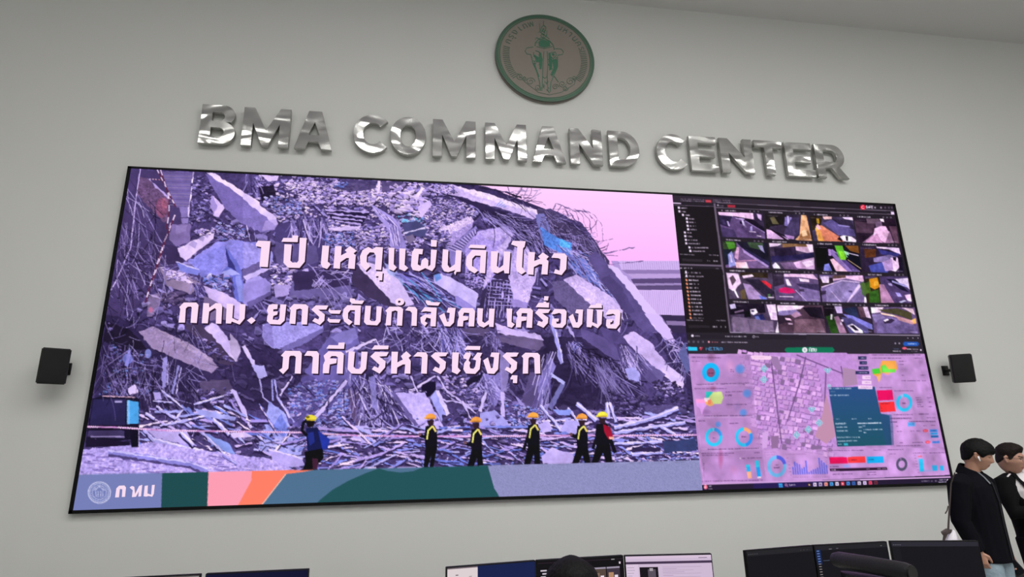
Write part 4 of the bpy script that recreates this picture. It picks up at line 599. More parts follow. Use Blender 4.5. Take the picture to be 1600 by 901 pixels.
    P.poly(D5(780, 440, 800, 330, 840, 480, 850, 560, 800, 600, 740, 560), 'c490b0'); P.poly(D5(455, 540, 490, 530, 480, 620, 455, 625), 'd8a8e8'); P.poly(D5(500, 560, 545, 555, 540, 622, 505, 625), '96709f'); P.poly(D5(890, 190, 960, 200, 970, 280, 890, 290), 'b08ab0'); P.poly(D5(480, 125, 540, 130, 560, 200, 530, 200), 'a07cae')
    for x, y, n in ((465, 195, 4), (463, 253, 4), (808, 200, 3), (722, 410, 3), (762, 487, 4), (703, 522, 4), (640, 552, 4), (806, 287, 1)):
        for k in range(n): a = k*math.pi/2; cx, cy = 1060+(x+10*math.cos(a))/3.466, 520+(y+11*math.sin(a))/3.466; P.ell(cx, cy, 2.7, 2.7, 'e8f4fc'); P.ring(cx, cy, 2., .9, '2c7cb8', n=14)
    # panels left
    pan = lambda p, c='bb8acb', al=.66: P.poly(p, c, al)
    for p in (D5(70, 122, 385, 118, 405, 275, 85, 282), D5(85, 288, 405, 285, 418, 450, 100, 455), D5(105, 462, 418, 458, 445, 625, 125, 628), D5(125, 640, 462, 632, 475, 800, 135, 808)): pan(p); P.line(list(p)+[p[0]], .7, 'dcb4ec', .6)
    for x, y, rx, ry, c in ((180, 130, 26, 34, '7c4c74'), (190, 300, 20, 16, '8c4c6c'), (280, 180, 30, 40, 'd090c0'), (320, 400, 24, 28, '9478b8'), (400, 560, 40, 60, 'a06ca8'), (230, 680, 16, 60, 'b04c80'), (300, 740, 30, 30, 'd08cc8'), (150, 430, 30, 20, '8c5c9c'), (390, 330, 26, 50, '9670b4')):
        for k in range(6): P.ell(1060+x/3.466, 520+y/3.466, rx/3.466*(1-k*.15), ry/3.466*(1-k*.15), c, .12)
    for x, y, r in ((334, 196, 22), (372, 328, 20), (352, 432, 18), (216, 495, 14)):
        for k in range(6): P.ell(1060+x/3.466, 520+y/3.466, r/3.466*(1.25-k*.15), r/3.466*(1.25-k*.15), '5c94e8', .3)
    ink = '4a2c58'
    for a in ((70, 133, 230, 135), (88, 302, 262, 302), (75, 154, 118, 155), (282, 200, 300, 200), (282, 210, 302, 210), (255, 320, 345, 318), (262, 388, 370, 387), (108, 476, 145, 475), (275, 490, 330, 488), (125, 652, 300, 650), (130, 662, 270, 660), (345, 678, 360, 678), (375, 676, 450, 674), (412, 648, 440, 647), (130, 802, 460, 795), (470, 645, 530, 644), (475, 660, 520, 659), (582, 656, 690, 655), (745, 640, 785, 638), (160, 630, 440, 624), (140, 450, 400, 446), (100, 280, 380, 272)): txt(D5(*a), 1.5, ink, .75)
    txt(D5(256, 338, 286, 337), 2.6, ink)
    P.ring(1111, 582, 13.6, 7.2, '14b4f4', ry=15); P.ell(1111, 582.2, 6.6, 7.4, '8a4c74'); txt([(1107, 583), (1115, 583)], 2, '402040')
    P.poly(D5(95, 362, 150, 355, 160, 385, 140, 410, 128, 445, 118, 410, 100, 395), 'e0a0f0'); P.poly(D5(95, 358, 150, 358, 150, 378, 100, 380), 'fb9ad8'); P.poly(D5(150, 318, 185, 318, 190, 352, 150, 360), '2cc8c4'); P.poly(D5(160, 355, 190, 320, 235, 318, 245, 350, 232, 385, 190, 385), 'd0e090'); P.poly(D5(145, 365, 175, 355, 195, 390, 170, 398, 148, 385), 'f4b070'); P.poly(D5(140, 352, 172, 352, 170, 372, 145, 372), 'fbe0e8'); P.poly(D5(160, 365, 175, 360, 178, 385, 162, 388), 'f88868')
    P.ring(1115.7, 682.5, 13.4, 4.8, '30c8f4', ry=14.6); P.ring(1115.7, 682.5, 13.4, 4.8, '3a9cf4', -1.5, -.2, ry=14.6, n=14); P.ring(1115.7, 682.5, 13.4, 4.8, '8cd0f8', -1.75, -1.5, ry=14.6, n=6); txt([(1113, 684), (1118, 684)], 1.4, ink)
    P.ring(1162.8, 682.5, 13.6, 4.8, '34c4f4', ry=15.2); P.ring(1162.8, 682.5, 13.6, 4.8, '2c94f4', -.4, 1.3, ry=15.2, n=14); P.ring(1162.8, 682.5, 13.6, 4.8, 'f8a878', -1.6, -.5, ry=15.2, n=14); txt([(1159, 682), (1166, 682)], 2, ink)
    P.poly(G1(615, 545, 660, 542, 685, 695, 640, 698), 'f8b090'); P.poly(G1(615, 545, 660, 542, 672, 620, 630, 624), '2cb0f0'); P.poly(G1(615, 545, 660, 542, 664, 566, 619, 570), '38d0f4'); P.poly(G1(720, 500, 762, 497, 790, 690, 748, 694), '20a0f0'); P.poly(G1(720, 500, 762, 497, 772, 570, 730, 574), '34d0f4'); P.poly(G1(746, 680, 788, 677, 790, 692, 748, 695), 'fbe4f0'); P.ell(1157, 715.4, .9, .9, 'f4e0f8')
    for i in range(9): txt(G1(130, 530+i*20, 150, 530+i*20), 1.2, ink, .6)
    # panels bottom
    for p in (D5(470, 638, 785, 628, 812, 792, 480, 800), D5(800, 630, 1120, 622, 1140, 785, 822, 795), D5(1130, 622, 1290, 618, 1300, 780, 1145, 786), D5(1265, 640, 1450, 636, 1462, 775, 1300, 780), D5(1065, 130, 1290, 120, 1365, 430, 1100, 440), D5(1100, 450, 1400, 444, 1420, 600, 1110, 612)): pan(p, 'ca98da', .62)
    P.ring(1214, 728, 15, 5, '74bcf4', ry=17); P.ring(1214, 728, 15, 5, '5860e0', -1.6, -.25, ry=17, n=14); txt([(1209, 730), (1218, 730)], 2, ink); txt([(1211, 726), (1216, 726)], 1.3, ink)
    for i, hh in enumerate((12, 20, 18, 16, 10, 12, 22, 4, 6, 8, 9, 11, 26, 22, 19, 15)):
        x = 1239+i*3.5; P.poly([(x-hh*.1, 741-hh), (x+2.3-hh*.1, 741-hh), (x+2.3, 741-i*.08), (x, 741-i*.08)], '6c6ce0'); txt([(x, 745), (x+2, 744.6)], 1.2, ink, .5)
    for i in range(6): txt(G1(1075+i*8, 470+i*38, 1095+i*8, 470+i*38), 1.2, ink, .6)
    P.poly(G2(110, 462, 310, 458, 322, 530, 120, 534), 'f0105c'); P.poly(G2(318, 458, 515, 452, 522, 520, 326, 528), 'fb3a40'); P.poly(G2(535, 455, 718, 450, 728, 522, 540, 530), '14acf0'); txt(G2(330, 492, 430, 490), 1.8, '701028'); txt(G2(545, 488, 610, 487), 1.8, '084878')
    P.poly(G2(118, 588, 760, 572, 768, 604, 124, 618), '2c1430'); txt(G2(135, 604, 180, 603), 2, 'f0d8f4'); txt(G2(530, 594, 565, 593), 1.6, 'f0d8f4'); txt(G2(655, 591, 750, 588), 1.6, 'f0d8f4'); txt(G2(120, 568, 215, 565), 1.5, ink); P.ell(1280+310/7.21, 650+562/7.21, 6, 2, '78a0ec', .6)
    for a in ((95, 385, 495, 383), (610, 382, 690, 380), (770, 378, 945, 374), (790, 425, 860, 423), (1055, 415, 1200, 412), (1230, 412, 1420, 408), (150, 652, 370, 645), (540, 630, 640, 628), (540, 658, 640, 656), (700, 25, 1040, 18), (740, 65, 880, 62), (1010, 60, 1310, 56), (875, 172, 930, 171), (1020, 168, 1140, 166), (1045, 296, 1165, 294), (865, 112, 890, 111), (1165, 108, 1205, 107), (1250, 104, 1300, 103), (870, 332, 1140, 326), (745, 175, 830, 172), (900, 300, 940, 298)): txt(G2(*a), 1.4, ink, .75)
    P.ring(1280+928/7.21, 650+540/7.21, 8.8, 3.8, '53506c', ry=10.4); P.ring(1280+918/7.21, 650+480/7.21, 1, .9, 'b88ac8')
    P.poly(G2(1118, 480, 1165, 478, 1178, 620, 1130, 622), '2ac0f0'); P.poly(G2(1268, 552, 1325, 550, 1330, 612, 1275, 614), '2cb4f0'); P.poly(G2(1355, 556, 1395, 554, 1402, 612, 1362, 614), '2cb4f0'); P.line(G2(1110, 452, 1155, 450), 1.6, 'f05868'); P.poly(G2(1180, 608, 1265, 605, 1268, 618, 1182, 622), '98a0e0')
    for i in range(7): txt(G2(1065+i*7, 440+i*32, 1085+i*7, 440+i*32), 1.2, ink, .6)
    # panels right
    P.poly(F2(640, 290, 720, 280, 745, 200, 895, 200, 915, 280, 890, 320, 800, 340, 740, 330, 735, 380, 715, 435, 690, 370, 650, 345), 'f4a848'); P.poly(F2(640, 290, 720, 280, 735, 335, 650, 345), '4cd43c'); P.poly(F2(735, 260, 780, 240, 815, 290, 895, 290, 890, 325, 745, 325), '6cd850'); P.poly(F2(740, 215, 900, 205, 912, 270, 820, 280, 790, 230), 'f8a850'); P.poly(F2(690, 370, 735, 350, 730, 400, 715, 435), 'f8b878'); P.poly(F2(790, 330, 830, 325, 820, 352, 795, 350), 'f8987c')
    for x0, y, x1 in ((620, 172, 950), (1080, 172, 1180), (930, 206, 1010), (930, 240, 985), (960, 415, 1220), (960, 355, 985), (1165, 355, 1215), (880, 525, 1085), (1110, 598, 1165), (1120, 622, 1170), (1125, 645, 1190), (1130, 672, 1160), (1130, 695, 1195), (1235, 598, 1280), (1240, 645, 1285), (1245, 695, 1290), (720, 490, 850), (880, 780, 1080), (1145, 775, 1250), (740, 825, 1070), (1230, 815, 1320), (1120, 855, 1320), (640, 137, 1160), (740, 862, 910)): txt(F2(x0, y, x1, y-1), 1.4, ink, .75)
    P.poly(F2(170, 490, 665, 480, 690, 520, 720, 760, 830, 800, 860, 901, 960, 1500, 250, 1250, 200, 700), '24518c', 0)
    pop = [F2(168, 486)[0], F2(668, 478)[0], F2(735, 770)[0], F2(830, 790)[0], G2(815, 325)[0], G2(205, 342)[0]]
    P.grad(pop, '2a5088', '1e5468', 1, 605, 698); P.poly([F2(735, 770)[0], F2(850, 780)[0], G2(830, 100)[0], G2(840, 325)[0], G2(745, 328)[0]], '2c4c80', .5)
    wt = 'd8e0f4'
    for a in ((170, 498, 410, 496), (185, 572, 390, 570), (182, 532, 250, 530), (245, 880, 355, 878), (485, 875, 740, 870), (250, 828, 290, 827), (420, 826, 475, 825), (598, 824, 640, 823)): txt(F2(*a), 2 if a[1] > 860 or a[1] < 580 else 1.3, wt, .95 if a[0] != 182 else .3)
    for a in ((185, 82, 300, 80), (190, 124, 315, 122), (195, 165, 320, 163), (430, 80, 695, 75), (435, 122, 480, 121), (445, 165, 485, 164), (498, 152, 710, 148), (500, 184, 530, 183), (490, 110, 512, 109), (200, 238, 455, 236), (205, 280, 425, 275), (212, 316, 255, 315)): txt(G2(*a), 1.9, wt, .95)
    P.poly(G2(275, 305, 322, 303, 326, 328, 280, 330), '38b0c8')
    for i, (x, y, e) in enumerate(((490, 170, 580), (505, 222, 585), (495, 278, 600), (462, 328, 610))): p = F2(x, y, e, y); P.line([(p[0][0], p[0][1]), (p[1][0], p[1][1])], 5.2, '2c2c5c'); txt(F2(x+25, y, e-8, y), 1.8, 'd8d0f0')
    for x, y, e in ((535, 378, 625), (530, 432, 635), (490, 484, 645)): P.line(F2(x, y, e, y+3), 5.6, 'f8d4f8'); txt(F2(x+30, y+1, e-12, y+2), 1.4, 'a878b4')
    P.poly(F1(712, 150, 735, 143, 930, 146, 942, 168, 925, 190, 735, 186), 'fbd4f4'); txt(F1(750, 163, 860, 165), 1.3, 'd090c0', .5)
    P.poly(F2(690, 520, 858, 514, 872, 622, 705, 630), 'f00c64'); P.poly(F2(712, 648, 878, 640, 895, 745, 730, 756), 'fb3038')
    for a in ((700, 545, 712, 545), (705, 600, 715, 600), (735, 662, 830, 658), (730, 690, 742, 690), (735, 710, 742, 710), (740, 740, 755, 740)): txt(F2(*a), 1.4, '801030')
    P.ring(1270+988/6.929, 535+652/6.929, 12.6, 4.6, '30c8f8', ry=14); P.ring(1270+988/6.929, 535+652/6.929, 12.6, 4.6, 'a8b8f0', -2.1, -1.7, ry=14, n=6); txt(F2(965, 658, 1010, 657), 2.6, ink)
    for x, y, wd, c in ((1036, 92, 80, '60a8f4'), (1285, 163, 84, '4890f0'), (1292, 196, 84, '40a8f4'), (1298, 228, 86, '2870b8'), (1312, 292, 86, '6090f0')): P.line(G2(x-wd/2, y+1, x+wd/2, y-1), 6.5 if wd == 80 else 3.8, c); txt(G2(x-wd/3, y, x+wd/3, y-1), 1.3, '204880', .7)
    for x, y in ((1195, 164), (1222, 292)): P.ell(1280+x/7.21, 650+y/7.21, 4.2, 2.3, 'f04868'); txt(G2(x-18, y, x+18, y), 1.3, 'fbd0dc')
    P.noise(D5(70, 122, 385, 118, 475, 800, 135, 808), .07, 60, 310); P.noise(D5(470, 638, 1450, 620, 1462, 775, 480, 800), .08, 55, 311); P.noise(D5(1100, 130, 1320, 120, 1450, 620, 1150, 620), .08, 55, 312)
    # taskbar
    P.poly([(1083, 757.5), (1500, 741), (1500, 765), (1080, 780)], '241a34'); P.poly(G1(700, 745, 1514, 722, 1514, 815, 700, 840), '2a1c5c', .75); P.line([(1084, 756.4), (1490, 744.6)], 1.6, 'eebcf8')
    P.ell(1080+165/7.21, 650+795/7.21, 3, 3.6, 'f87898'); P.ell(1080+160/7.21, 650+797/7.21, 1.2, 1.8, 'fbc8d8'); txt(G1(195, 785, 230, 784), 2.2, 'f0e4f8'); txt(G1(195, 815, 238, 814), 1.8, 'c8bcd0'); P.poly(G1(985, 755, 1028, 752, 1032, 798, 990, 802), '38b0f8'); P.line(G1(1008, 754, 1011, 800), .6, '1c3c78'); P.line(G1(987, 778, 1030, 776), .6, '1c3c78'); P.ring(1080+1070/7.21, 650+770/7.21, 2, .8, 'e0a8d8'); P.line(G1(1080, 778, 1092, 792), .8, 'e0a8d8'); word('Search', 1233, 755.6, 1.3, 2.6, .6, 'c8bcd8', -.03)
    cols = ['302038', 'f0e4fc', 'c8bcd8', 'f8b0a0', '50a8e8', 'f8e8fc', 'f04058', '5098e8', '3c6cc0', 'e0d4ec', 'f0dcfc', 'f05070', '7c3444']
    for i, c in enumerate(cols): x = 1264.6+i*8.65; y = 756.8-i*.27; P.poly([(x-2.6, y-2.8), (x+2.4, y-3), (x+2.8, y+2.6), (x-2.4, y+2.8)], c); P.ell(x, y, 1.2, 1.3, ['f8d080', '805070', '503060', 'd04040', '2060a8', '4050a0', 'fbd0d0', '2050a0', '203c78', '806890', '8050a8', 'b02040', '401020'][i])
    txt(G2(1345, 716, 1425, 712), 2, 'd8ccea'); txt(G2(1340, 742, 1430, 738), 2, 'd8ccea'); P.ell(1280+1445/7.21, 650+722/7.21, 1.5, 2, 'f4e8fc'); txt(G2(1150, 730, 1240, 727), 2, 'a89cb8'); txt(G2(1258, 728, 1315, 726), 2.4, 'b8acc8')
    return P.done(1)
# ------------------------------------------------------------------ the room
M_WALL = mat('painted_wall', 'dcdddb', .75, spec=.25, nz=.012, nscale=1.3); M_CEIL = mat('ceiling_paint', 'dededc', .9, spec=.2); M_CARPET = mat('charcoal_carpet', '2a2a2c', .95, spec=.1, nz=.2, nscale=60, bump=.3, bscale=120)
X0, X1, Y0, ZC = ROOM['x0'], ROOM['x1'], ROOM['y0'], ROOM['zc']; YW = .06
struct(boxo('wall_front', ((X0+X1)/2, YW+.1, ZC/2), (X1-X0+.4, .2, ZC), M_WALL)); struct(boxo('wall_back', ((X0+X1)/2, Y0-.1, ZC/2), (X1-X0+.4, .2, ZC), M_WALL))
struct(boxo('wall_left', (X0-.1, (Y0+YW)/2, ZC/2), (.2, YW-Y0, ZC), M_WALL)); struct(boxo('wall_right', (X1+.1, (Y0+YW)/2, ZC/2), (.2, YW-Y0, ZC), M_WALL))
struct(boxo('floor', ((X0+X1)/2, (Y0+YW)/2, -.1), (X1-X0+.4, YW-Y0+.4, .2), mat('grey_vinyl', '9a9a98', .6, spec=.3, nz=.05, nscale=3))); struct(boxo('trim_1', ((X0+X1)/2, YW-.6, .006), (X1-X0, 1.2, .012), M_CARPET)); struct(boxo('ceiling', ((X0+X1)/2, (Y0+YW)/2, ZC+.1), (X1-X0+.4, YW-Y0+.4, .2), M_CEIL))
M_LW = mat('white_enamel', 'e8e8e8', .4); M_DIFF = mat('lamp_diffuser', 'ffffff', .5, emit='fffdf6', es=PANEL_E)
def lamp(x, y, dim, n):
    t = thing('ceiling_light', 'square ceiling light, %s' % n, 'light', (x, y, ZC), 0, 'ceiling light panels')
    bm = bmesh.new()
    for dx, dy, sx, sy in ((0, .62, 1.3, .06), (0, -.62, 1.3, .06), (.62, 0, .06, 1.18), (-.62, 0, .06, 1.18)): box(bm, Vector((dx, dy, -.03)), (sx, sy, .06))
    obj('frame', bm, M_LW, t); boxo('diffuser', (0, 0, -.012), (1.18, 1.18, .02), M_DIFF, t)
    ld = bpy.data.lights.new('lamp_glow', 'AREA'); ld.shape = 'SQUARE'; ld.size = 1.1; ld.energy = LAMP_W*dim; ld.color = (1, .985, .95); ld.spread = math.radians(LAMP_SPREAD)
    lo = link(bpy.data.objects.new('lamp_glow', ld), t); lo.location = (0, 0, -.07)
ORD = ['first', 'second', 'third', 'fourth', 'fifth', 'sixth', 'seventh']
for i, (y, k) in enumerate(LAMP_ROWS):
    for j, (x, dim) in enumerate(LAMP_X): lamp(x, y, dim, '%s row from the display, %s from left wall' % (ORD[i], ORD[j]))
# ------------------------------------------------------------------ the big display
def picture(name, u0, u1, v0, v1, px, parent, y=0.):
    """fine grid of display pixels; px is an array of rows from the top"""
    h, w, _ = px.shape; X = np.linspace(u0, u1, w)*W; Z = ZB+np.linspace(v1, v0, h)*HT
    v = np.empty((h, w, 3), np.float32); v[..., 0] = X; v[..., 1] = y; v[..., 2] = Z[:, None]
    i = np.arange((h-1)*(w-1)); a = (i//(w-1))*w+i % (w-1); f = np.stack([a, a+w, a+w+1, a+1], 1).astype(np.int32)
    me = bpy.data.meshes.new(name); me.vertices.add(h*w); me.vertices.foreach_set('co', v.ravel()); me.loops.add(f.size); me.loops.foreach_set('vertex_index', f.ravel())
    me.polygons.add(len(f)); me.polygons.foreach_set('loop_start', np.arange(len(f), dtype=np.int32)*4); me.polygons.foreach_set('loop_total', np.full(len(f), 4, np.int32)); me.update(calc_edges=True)
    set_cols(me, px.reshape(-1, 3)); me.materials.append(display_mat('display_pixels')); o = link(bpy.data.objects.new(name, me), parent); return o
led = thing('video_wall', 'giant wall display showing rubble slide, camera grid and purple dashboard', 'screen')
M_BEZ = mat('black_bezel', '08080a', .5, spec=.2); bm = bmesh.new()
for c, s in (((W/2, .022, ZB+.018), (W, .07, .036)), ((W/2, .022, ZB+HT-.013), (W, .07, .026)), ((.019, .022, ZB+HT/2), (.038, .07, HT)), ((W-.016, .022, ZB+HT/2), (.032, .07, HT))): box(bm, Vector(c), s)
obj('bezel', bm, M_BEZ, led); boxo('cabinet', (W/2, .034, ZB+HT/2), (W-.06, .05, HT-.05), M_BEZ, led)
slide = picture('slide_picture', 0, 2/3, 0, 1, paint_slide(), led)
rp = paint_right(); HR = rp.shape[0]*261//540
cg = picture('camera_grid_picture', 2/3, 1, 1-HR/rp.shape[0], 1, rp[:HR+1], led); db = picture('dashboard_picture', 2/3, 1, 0, 1-HR/rp.shape[0], rp[HR:], led)
cg['label'] = 'dark picture of sixteen street camera views'; db['label'] = 'purple map dashboard with charts'; slide['label'] = 'rubble photograph slide with white lettering'
# lettering of the slide: outlines of every sign
T1, T2, T3, T4 = tile(390, 360, 6.154), tile(640, 370, 6.154), tile(270, 460, 6.4), tile(500, 460, 5.714); T5, T6, T7, TF = tile(770, 455, 7.273), tile(430, 530, 7.273), tile(640, 530, 7.273), tile(100, 700, 4)
LETTERS = [
 T1(80,98,200,103,175,352,95,348,112,160,60,150,60,130), T1(335,132,405,135,392,290,410,308,455,308,470,290,482,70,548,73,530,300,480,360,370,357,325,310), T1(325,72,410,72,415,48,468,50,462,112,305,108), T1(700,145,765,148,752,300,780,325,745,370,700,355,685,320),
 T1(822,150,885,152,879,240,935,210,915,190,965,150,1030,195,1000,220,1020,240,1010,370,945,365,955,265,930,265,872,305,868,368,805,362), T1(1140,158,1180,180,1215,158,1282,163,1265,380,1203,376,1212,240,1195,212,1155,210,1128,240,1125,300,1160,345,1115,388,1065,330,1060,250,1085,190), T1(1205,420,1232,395,1280,398,1274,480,1236,478,1240,440,1205,440), T1(1338,165,1392,168,1385,325,1415,355,1385,390,1335,370), T1(1440,172,1500,175,1490,330,1525,360,1490,392,1437,370),
 T2(45,112,128,118,122,168,88,165,78,265,105,280,115,225,150,200,180,225,178,285,200,270,205,122,262,125,245,290,215,330,150,300,90,330,30,318,12,280,22,150), T2(205,28,262,32,258,95,205,92), T2(320,118,372,125,365,270,385,298,435,262,445,128,500,132,488,335,450,337,438,368,425,345,440,318,370,340,330,330,308,290), T2(600,125,738,128,725,350,672,346,682,182,630,180,602,210,600,280,660,322,625,352,570,320,540,270,548,190), T2(585,75,730,80,722,112,562,105),
 T2(782,138,850,140,838,280,862,300,900,270,905,140,968,142,955,352,912,350,905,320,845,350,800,340,778,300), T2(990,38,1115,42,1105,95,1090,110,1080,290,1115,335,1075,362,1030,330,1022,280,1035,95,975,72), T2(1142,145,1205,148,1198,232,1255,210,1235,190,1280,150,1338,190,1315,215,1335,235,1325,362,1265,360,1275,265,1250,262,1194,290,1190,365,1130,360), T2(1362,200,1385,158,1490,160,1512,185,1505,310,1460,368,1385,350,1400,310,1440,325,1445,300,1450,215,1430,205),
 T3(65,125,110,80,235,80,258,105,240,285,178,282,190,130,180,120,150,122,130,140,122,280,58,280,75,145), T3(305,85,362,88,366,130,430,85,480,90,495,115,485,292,430,290,435,150,420,135,364,170,350,288,290,286), T3(540,90,605,95,595,235,650,262,664,245,670,95,728,98,718,240,668,300,590,270,580,290,530,288), T3(790,225,828,258,785,295,742,258), T3(960,105,1000,95,1050,98,1045,145,1005,148,1005,170,1050,168,1045,200,1005,215,1000,250,1050,255,1065,240,1075,98,1135,100,1118,260,1075,300,970,295,940,265,945,215,955,195,940,160), T3(1165,140,1210,95,1330,98,1355,120,1342,300,1285,298,1292,150,1270,140,1235,150,1225,295,1165,290,1178,155), T3(1385,150,1430,108,1555,110,1535,150,1455,150,1520,200,1515,260,1470,305,1395,265,1420,235,1455,250,1465,225),
 T4(85,120,95,140,190,140,175,172,95,170,75,150), T4(75,205,90,220,185,222,170,252,85,250,65,230), T4(245,95,365,98,355,272,305,270,312,140,270,140,250,165,250,215,290,245,260,275,215,240,200,190,210,130), T4(270,32,310,38,315,52,395,55,375,85,285,82,265,60), T4(405,100,455,102,445,225,460,238,490,238,500,225,505,105,552,108,540,240,510,275,415,270,392,245), T4(582,145,620,108,715,110,742,130,732,278,685,276,692,150,672,142,640,152,632,275,585,275,597,160), T4(760,140,790,108,850,112,868,135,862,280,815,278,820,165,805,148), T4(900,155,935,112,1042,118,1032,285,985,283,988,215,950,205,935,240,960,255,935,285,900,250,895,205,940,175,990,180,992,155,945,150), T4(945,50,985,58,990,68,1075,70,1055,100,960,95,945,75), T4(1062,190,1110,165,1135,245,1150,240,1158,165,1130,160,1145,118,1210,120,1195,250,1160,285,1110,282), T4(1232,160,1265,120,1365,122,1385,150,1375,285,1325,284,1332,165,1285,162,1275,190,1325,195,1320,225,1280,235,1275,285,1225,283,1228,240,1240,200), T4(1405,122,1455,125,1448,240,1470,255,1505,230,1510,125,1560,128,1548,290,1510,288,1508,265,1460,295,1420,280,1402,250),
 T5(155,195,220,198,212,350,250,375,215,415,165,400), T5(265,240,310,192,430,195,455,220,445,415,380,412,390,250,330,248,322,285,385,290,380,330,325,340,318,410,262,410,265,330,280,285), T5(480,245,520,200,655,205,630,245,560,250,630,300,625,360,575,415,500,380,520,335,560,350,570,330), T5(485,180,520,130,575,130,577,118,605,118,607,130,640,130,635,185), T5(585,55,635,58,625,105,578,103), T5(660,260,700,200,815,205,838,230,830,370,790,415,690,410,665,380,675,310,750,310,745,345,720,345,725,370,765,368,775,350,778,260,755,245,700,260), T5(860,290,910,255,945,355,965,350,975,255,935,245,950,205,1025,208,1015,370,975,415,910,410), T5(1070,200,1140,205,1130,350,1185,375,1180,210,1245,212,1235,370,1190,420,1130,385,1115,410,1065,405), T5(1085,190,1110,155,1165,155,1175,135,1235,140,1240,190), T5(1275,265,1320,205,1430,210,1450,235,1440,375,1400,425,1305,420,1285,390,1290,320,1360,315,1355,350,1335,352,1335,378,1375,375,1385,360,1390,270,1365,255,1310,265),
 T6(65,185,115,130,280,132,302,160,290,390,222,387,235,200,215,185,175,185,160,200,150,330,90,395,42,350,80,325,90,200), T6(330,185,365,132,475,135,498,165,488,390,415,388,428,205,410,188), T6(550,185,605,135,750,140,780,165,768,390,698,388,712,205,690,190,640,190,620,215,700,220,695,270,620,285,610,385,540,385,545,290,565,240), T6(580,105,610,65,715,68,720,38,790,35,782,108), T6(835,135,905,140,890,310,915,335,955,335,970,310,980,140,1050,142,1032,335,980,392,865,388,822,340), T6(1080,195,1135,142,1290,145,1265,190,1180,195,1255,250,1248,320,1185,390,1098,340,1125,305,1170,325,1185,290), T6(1095,115,1130,68,1290,72,1283,112), T6(1322,140,1395,142,1388,262,1450,230,1428,190,1490,135,1545,185,1515,210,1540,245,1535,390,1468,388,1478,285,1450,285,1386,320,1382,390,1315,388),
 T7(40,195,90,145,185,148,205,180,195,390,130,388,140,205,115,195), T7(240,190,290,148,435,150,410,190,330,195,412,255,405,330,350,395,262,350,290,310,335,330,345,290), T7(485,148,560,150,548,320,580,355,540,398,480,370), T7(612,185,640,150,690,152,695,180,670,240,690,265,680,300,690,330,725,335,745,310,755,240,715,225,770,150,825,155,800,205,810,220,795,340,745,392,640,388,610,340,620,270,650,230,610,215), T7(620,118,655,75,805,78,798,120), T7(835,240,890,205,925,330,945,325,960,205,915,195,930,150,1018,152,1005,340,960,392,885,388), T7(1055,190,1100,150,1240,152,1215,195,1140,200,1222,260,1215,335,1160,392,1080,345,1105,310,1145,330,1155,295), T7(1145,440,1165,408,1225,410,1220,498,1172,496,1175,455,1145,455), T7(1272,190,1315,152,1455,155,1480,180,1485,388,1422,390,1415,215,1395,200,1365,200,1350,215,1345,388,1285,390,1290,215)]
FOOT = [TF(328,250,345,234,378,232,388,245,382,303,362,304,365,256,350,254,344,306,320,307), TF(410,245,425,235,440,240,445,285,470,235,490,228,482,300,465,302,468,270,450,303,425,305,430,262), TF(505,235,525,232,522,282,545,290,550,230,568,228,562,285,552,303,530,298,515,302,498,300)]
RING = [(500+(712+40*math.cos(a))/5.714, 460+(65+33*math.sin(a))/5.714) for a in np.linspace(0, 2*math.pi, 19)]; RINGI = [(500+(708+12*math.cos(a))/5.714, 460+(65+11*math.sin(a))/5.714) for a in np.linspace(0, 2*math.pi, 13)][::-1]
def flat_shapes(name, polys, col, y, parent, dx=0., dy=0.):
    bm = bmesh.new()
    for lps in polys:
        lps = lps if isinstance(lps[0], list) else [lps]
        q = [[Vector((a*W, ZB+b*HT, 0)) for a, b in to_uv(np.array(lp)+(dx, dy))] for lp in lps]; vs = [bm.verts.new((p.x, y, p.y)) for lp in q for p in lp]
        for a, b, c in tessellate_polygon(q):
            try: bm.faces.new((vs[a], vs[b], vs[c]))
            except ValueError: pass
    o = obj(name, bm, display_mat('display_pixels'), parent); set_cols(o.data, np.tile(np.array([int(col[i:i+2], 16) for i in (0, 2, 4)]), (len(o.data.vertices), 1))); return o
ALL = LETTERS+[[RING[:-1], RINGI[:-1]]]
flat_shapes('lettering_shadow', ALL, '2a1430', -.0012, slide, 1.9, 2.4); flat_shapes('slide_lettering', ALL, 'fcdcf6', -.0024, slide); flat_shapes('footer_lettering', FOOT, 'f8dcf0', -.0024, slide)
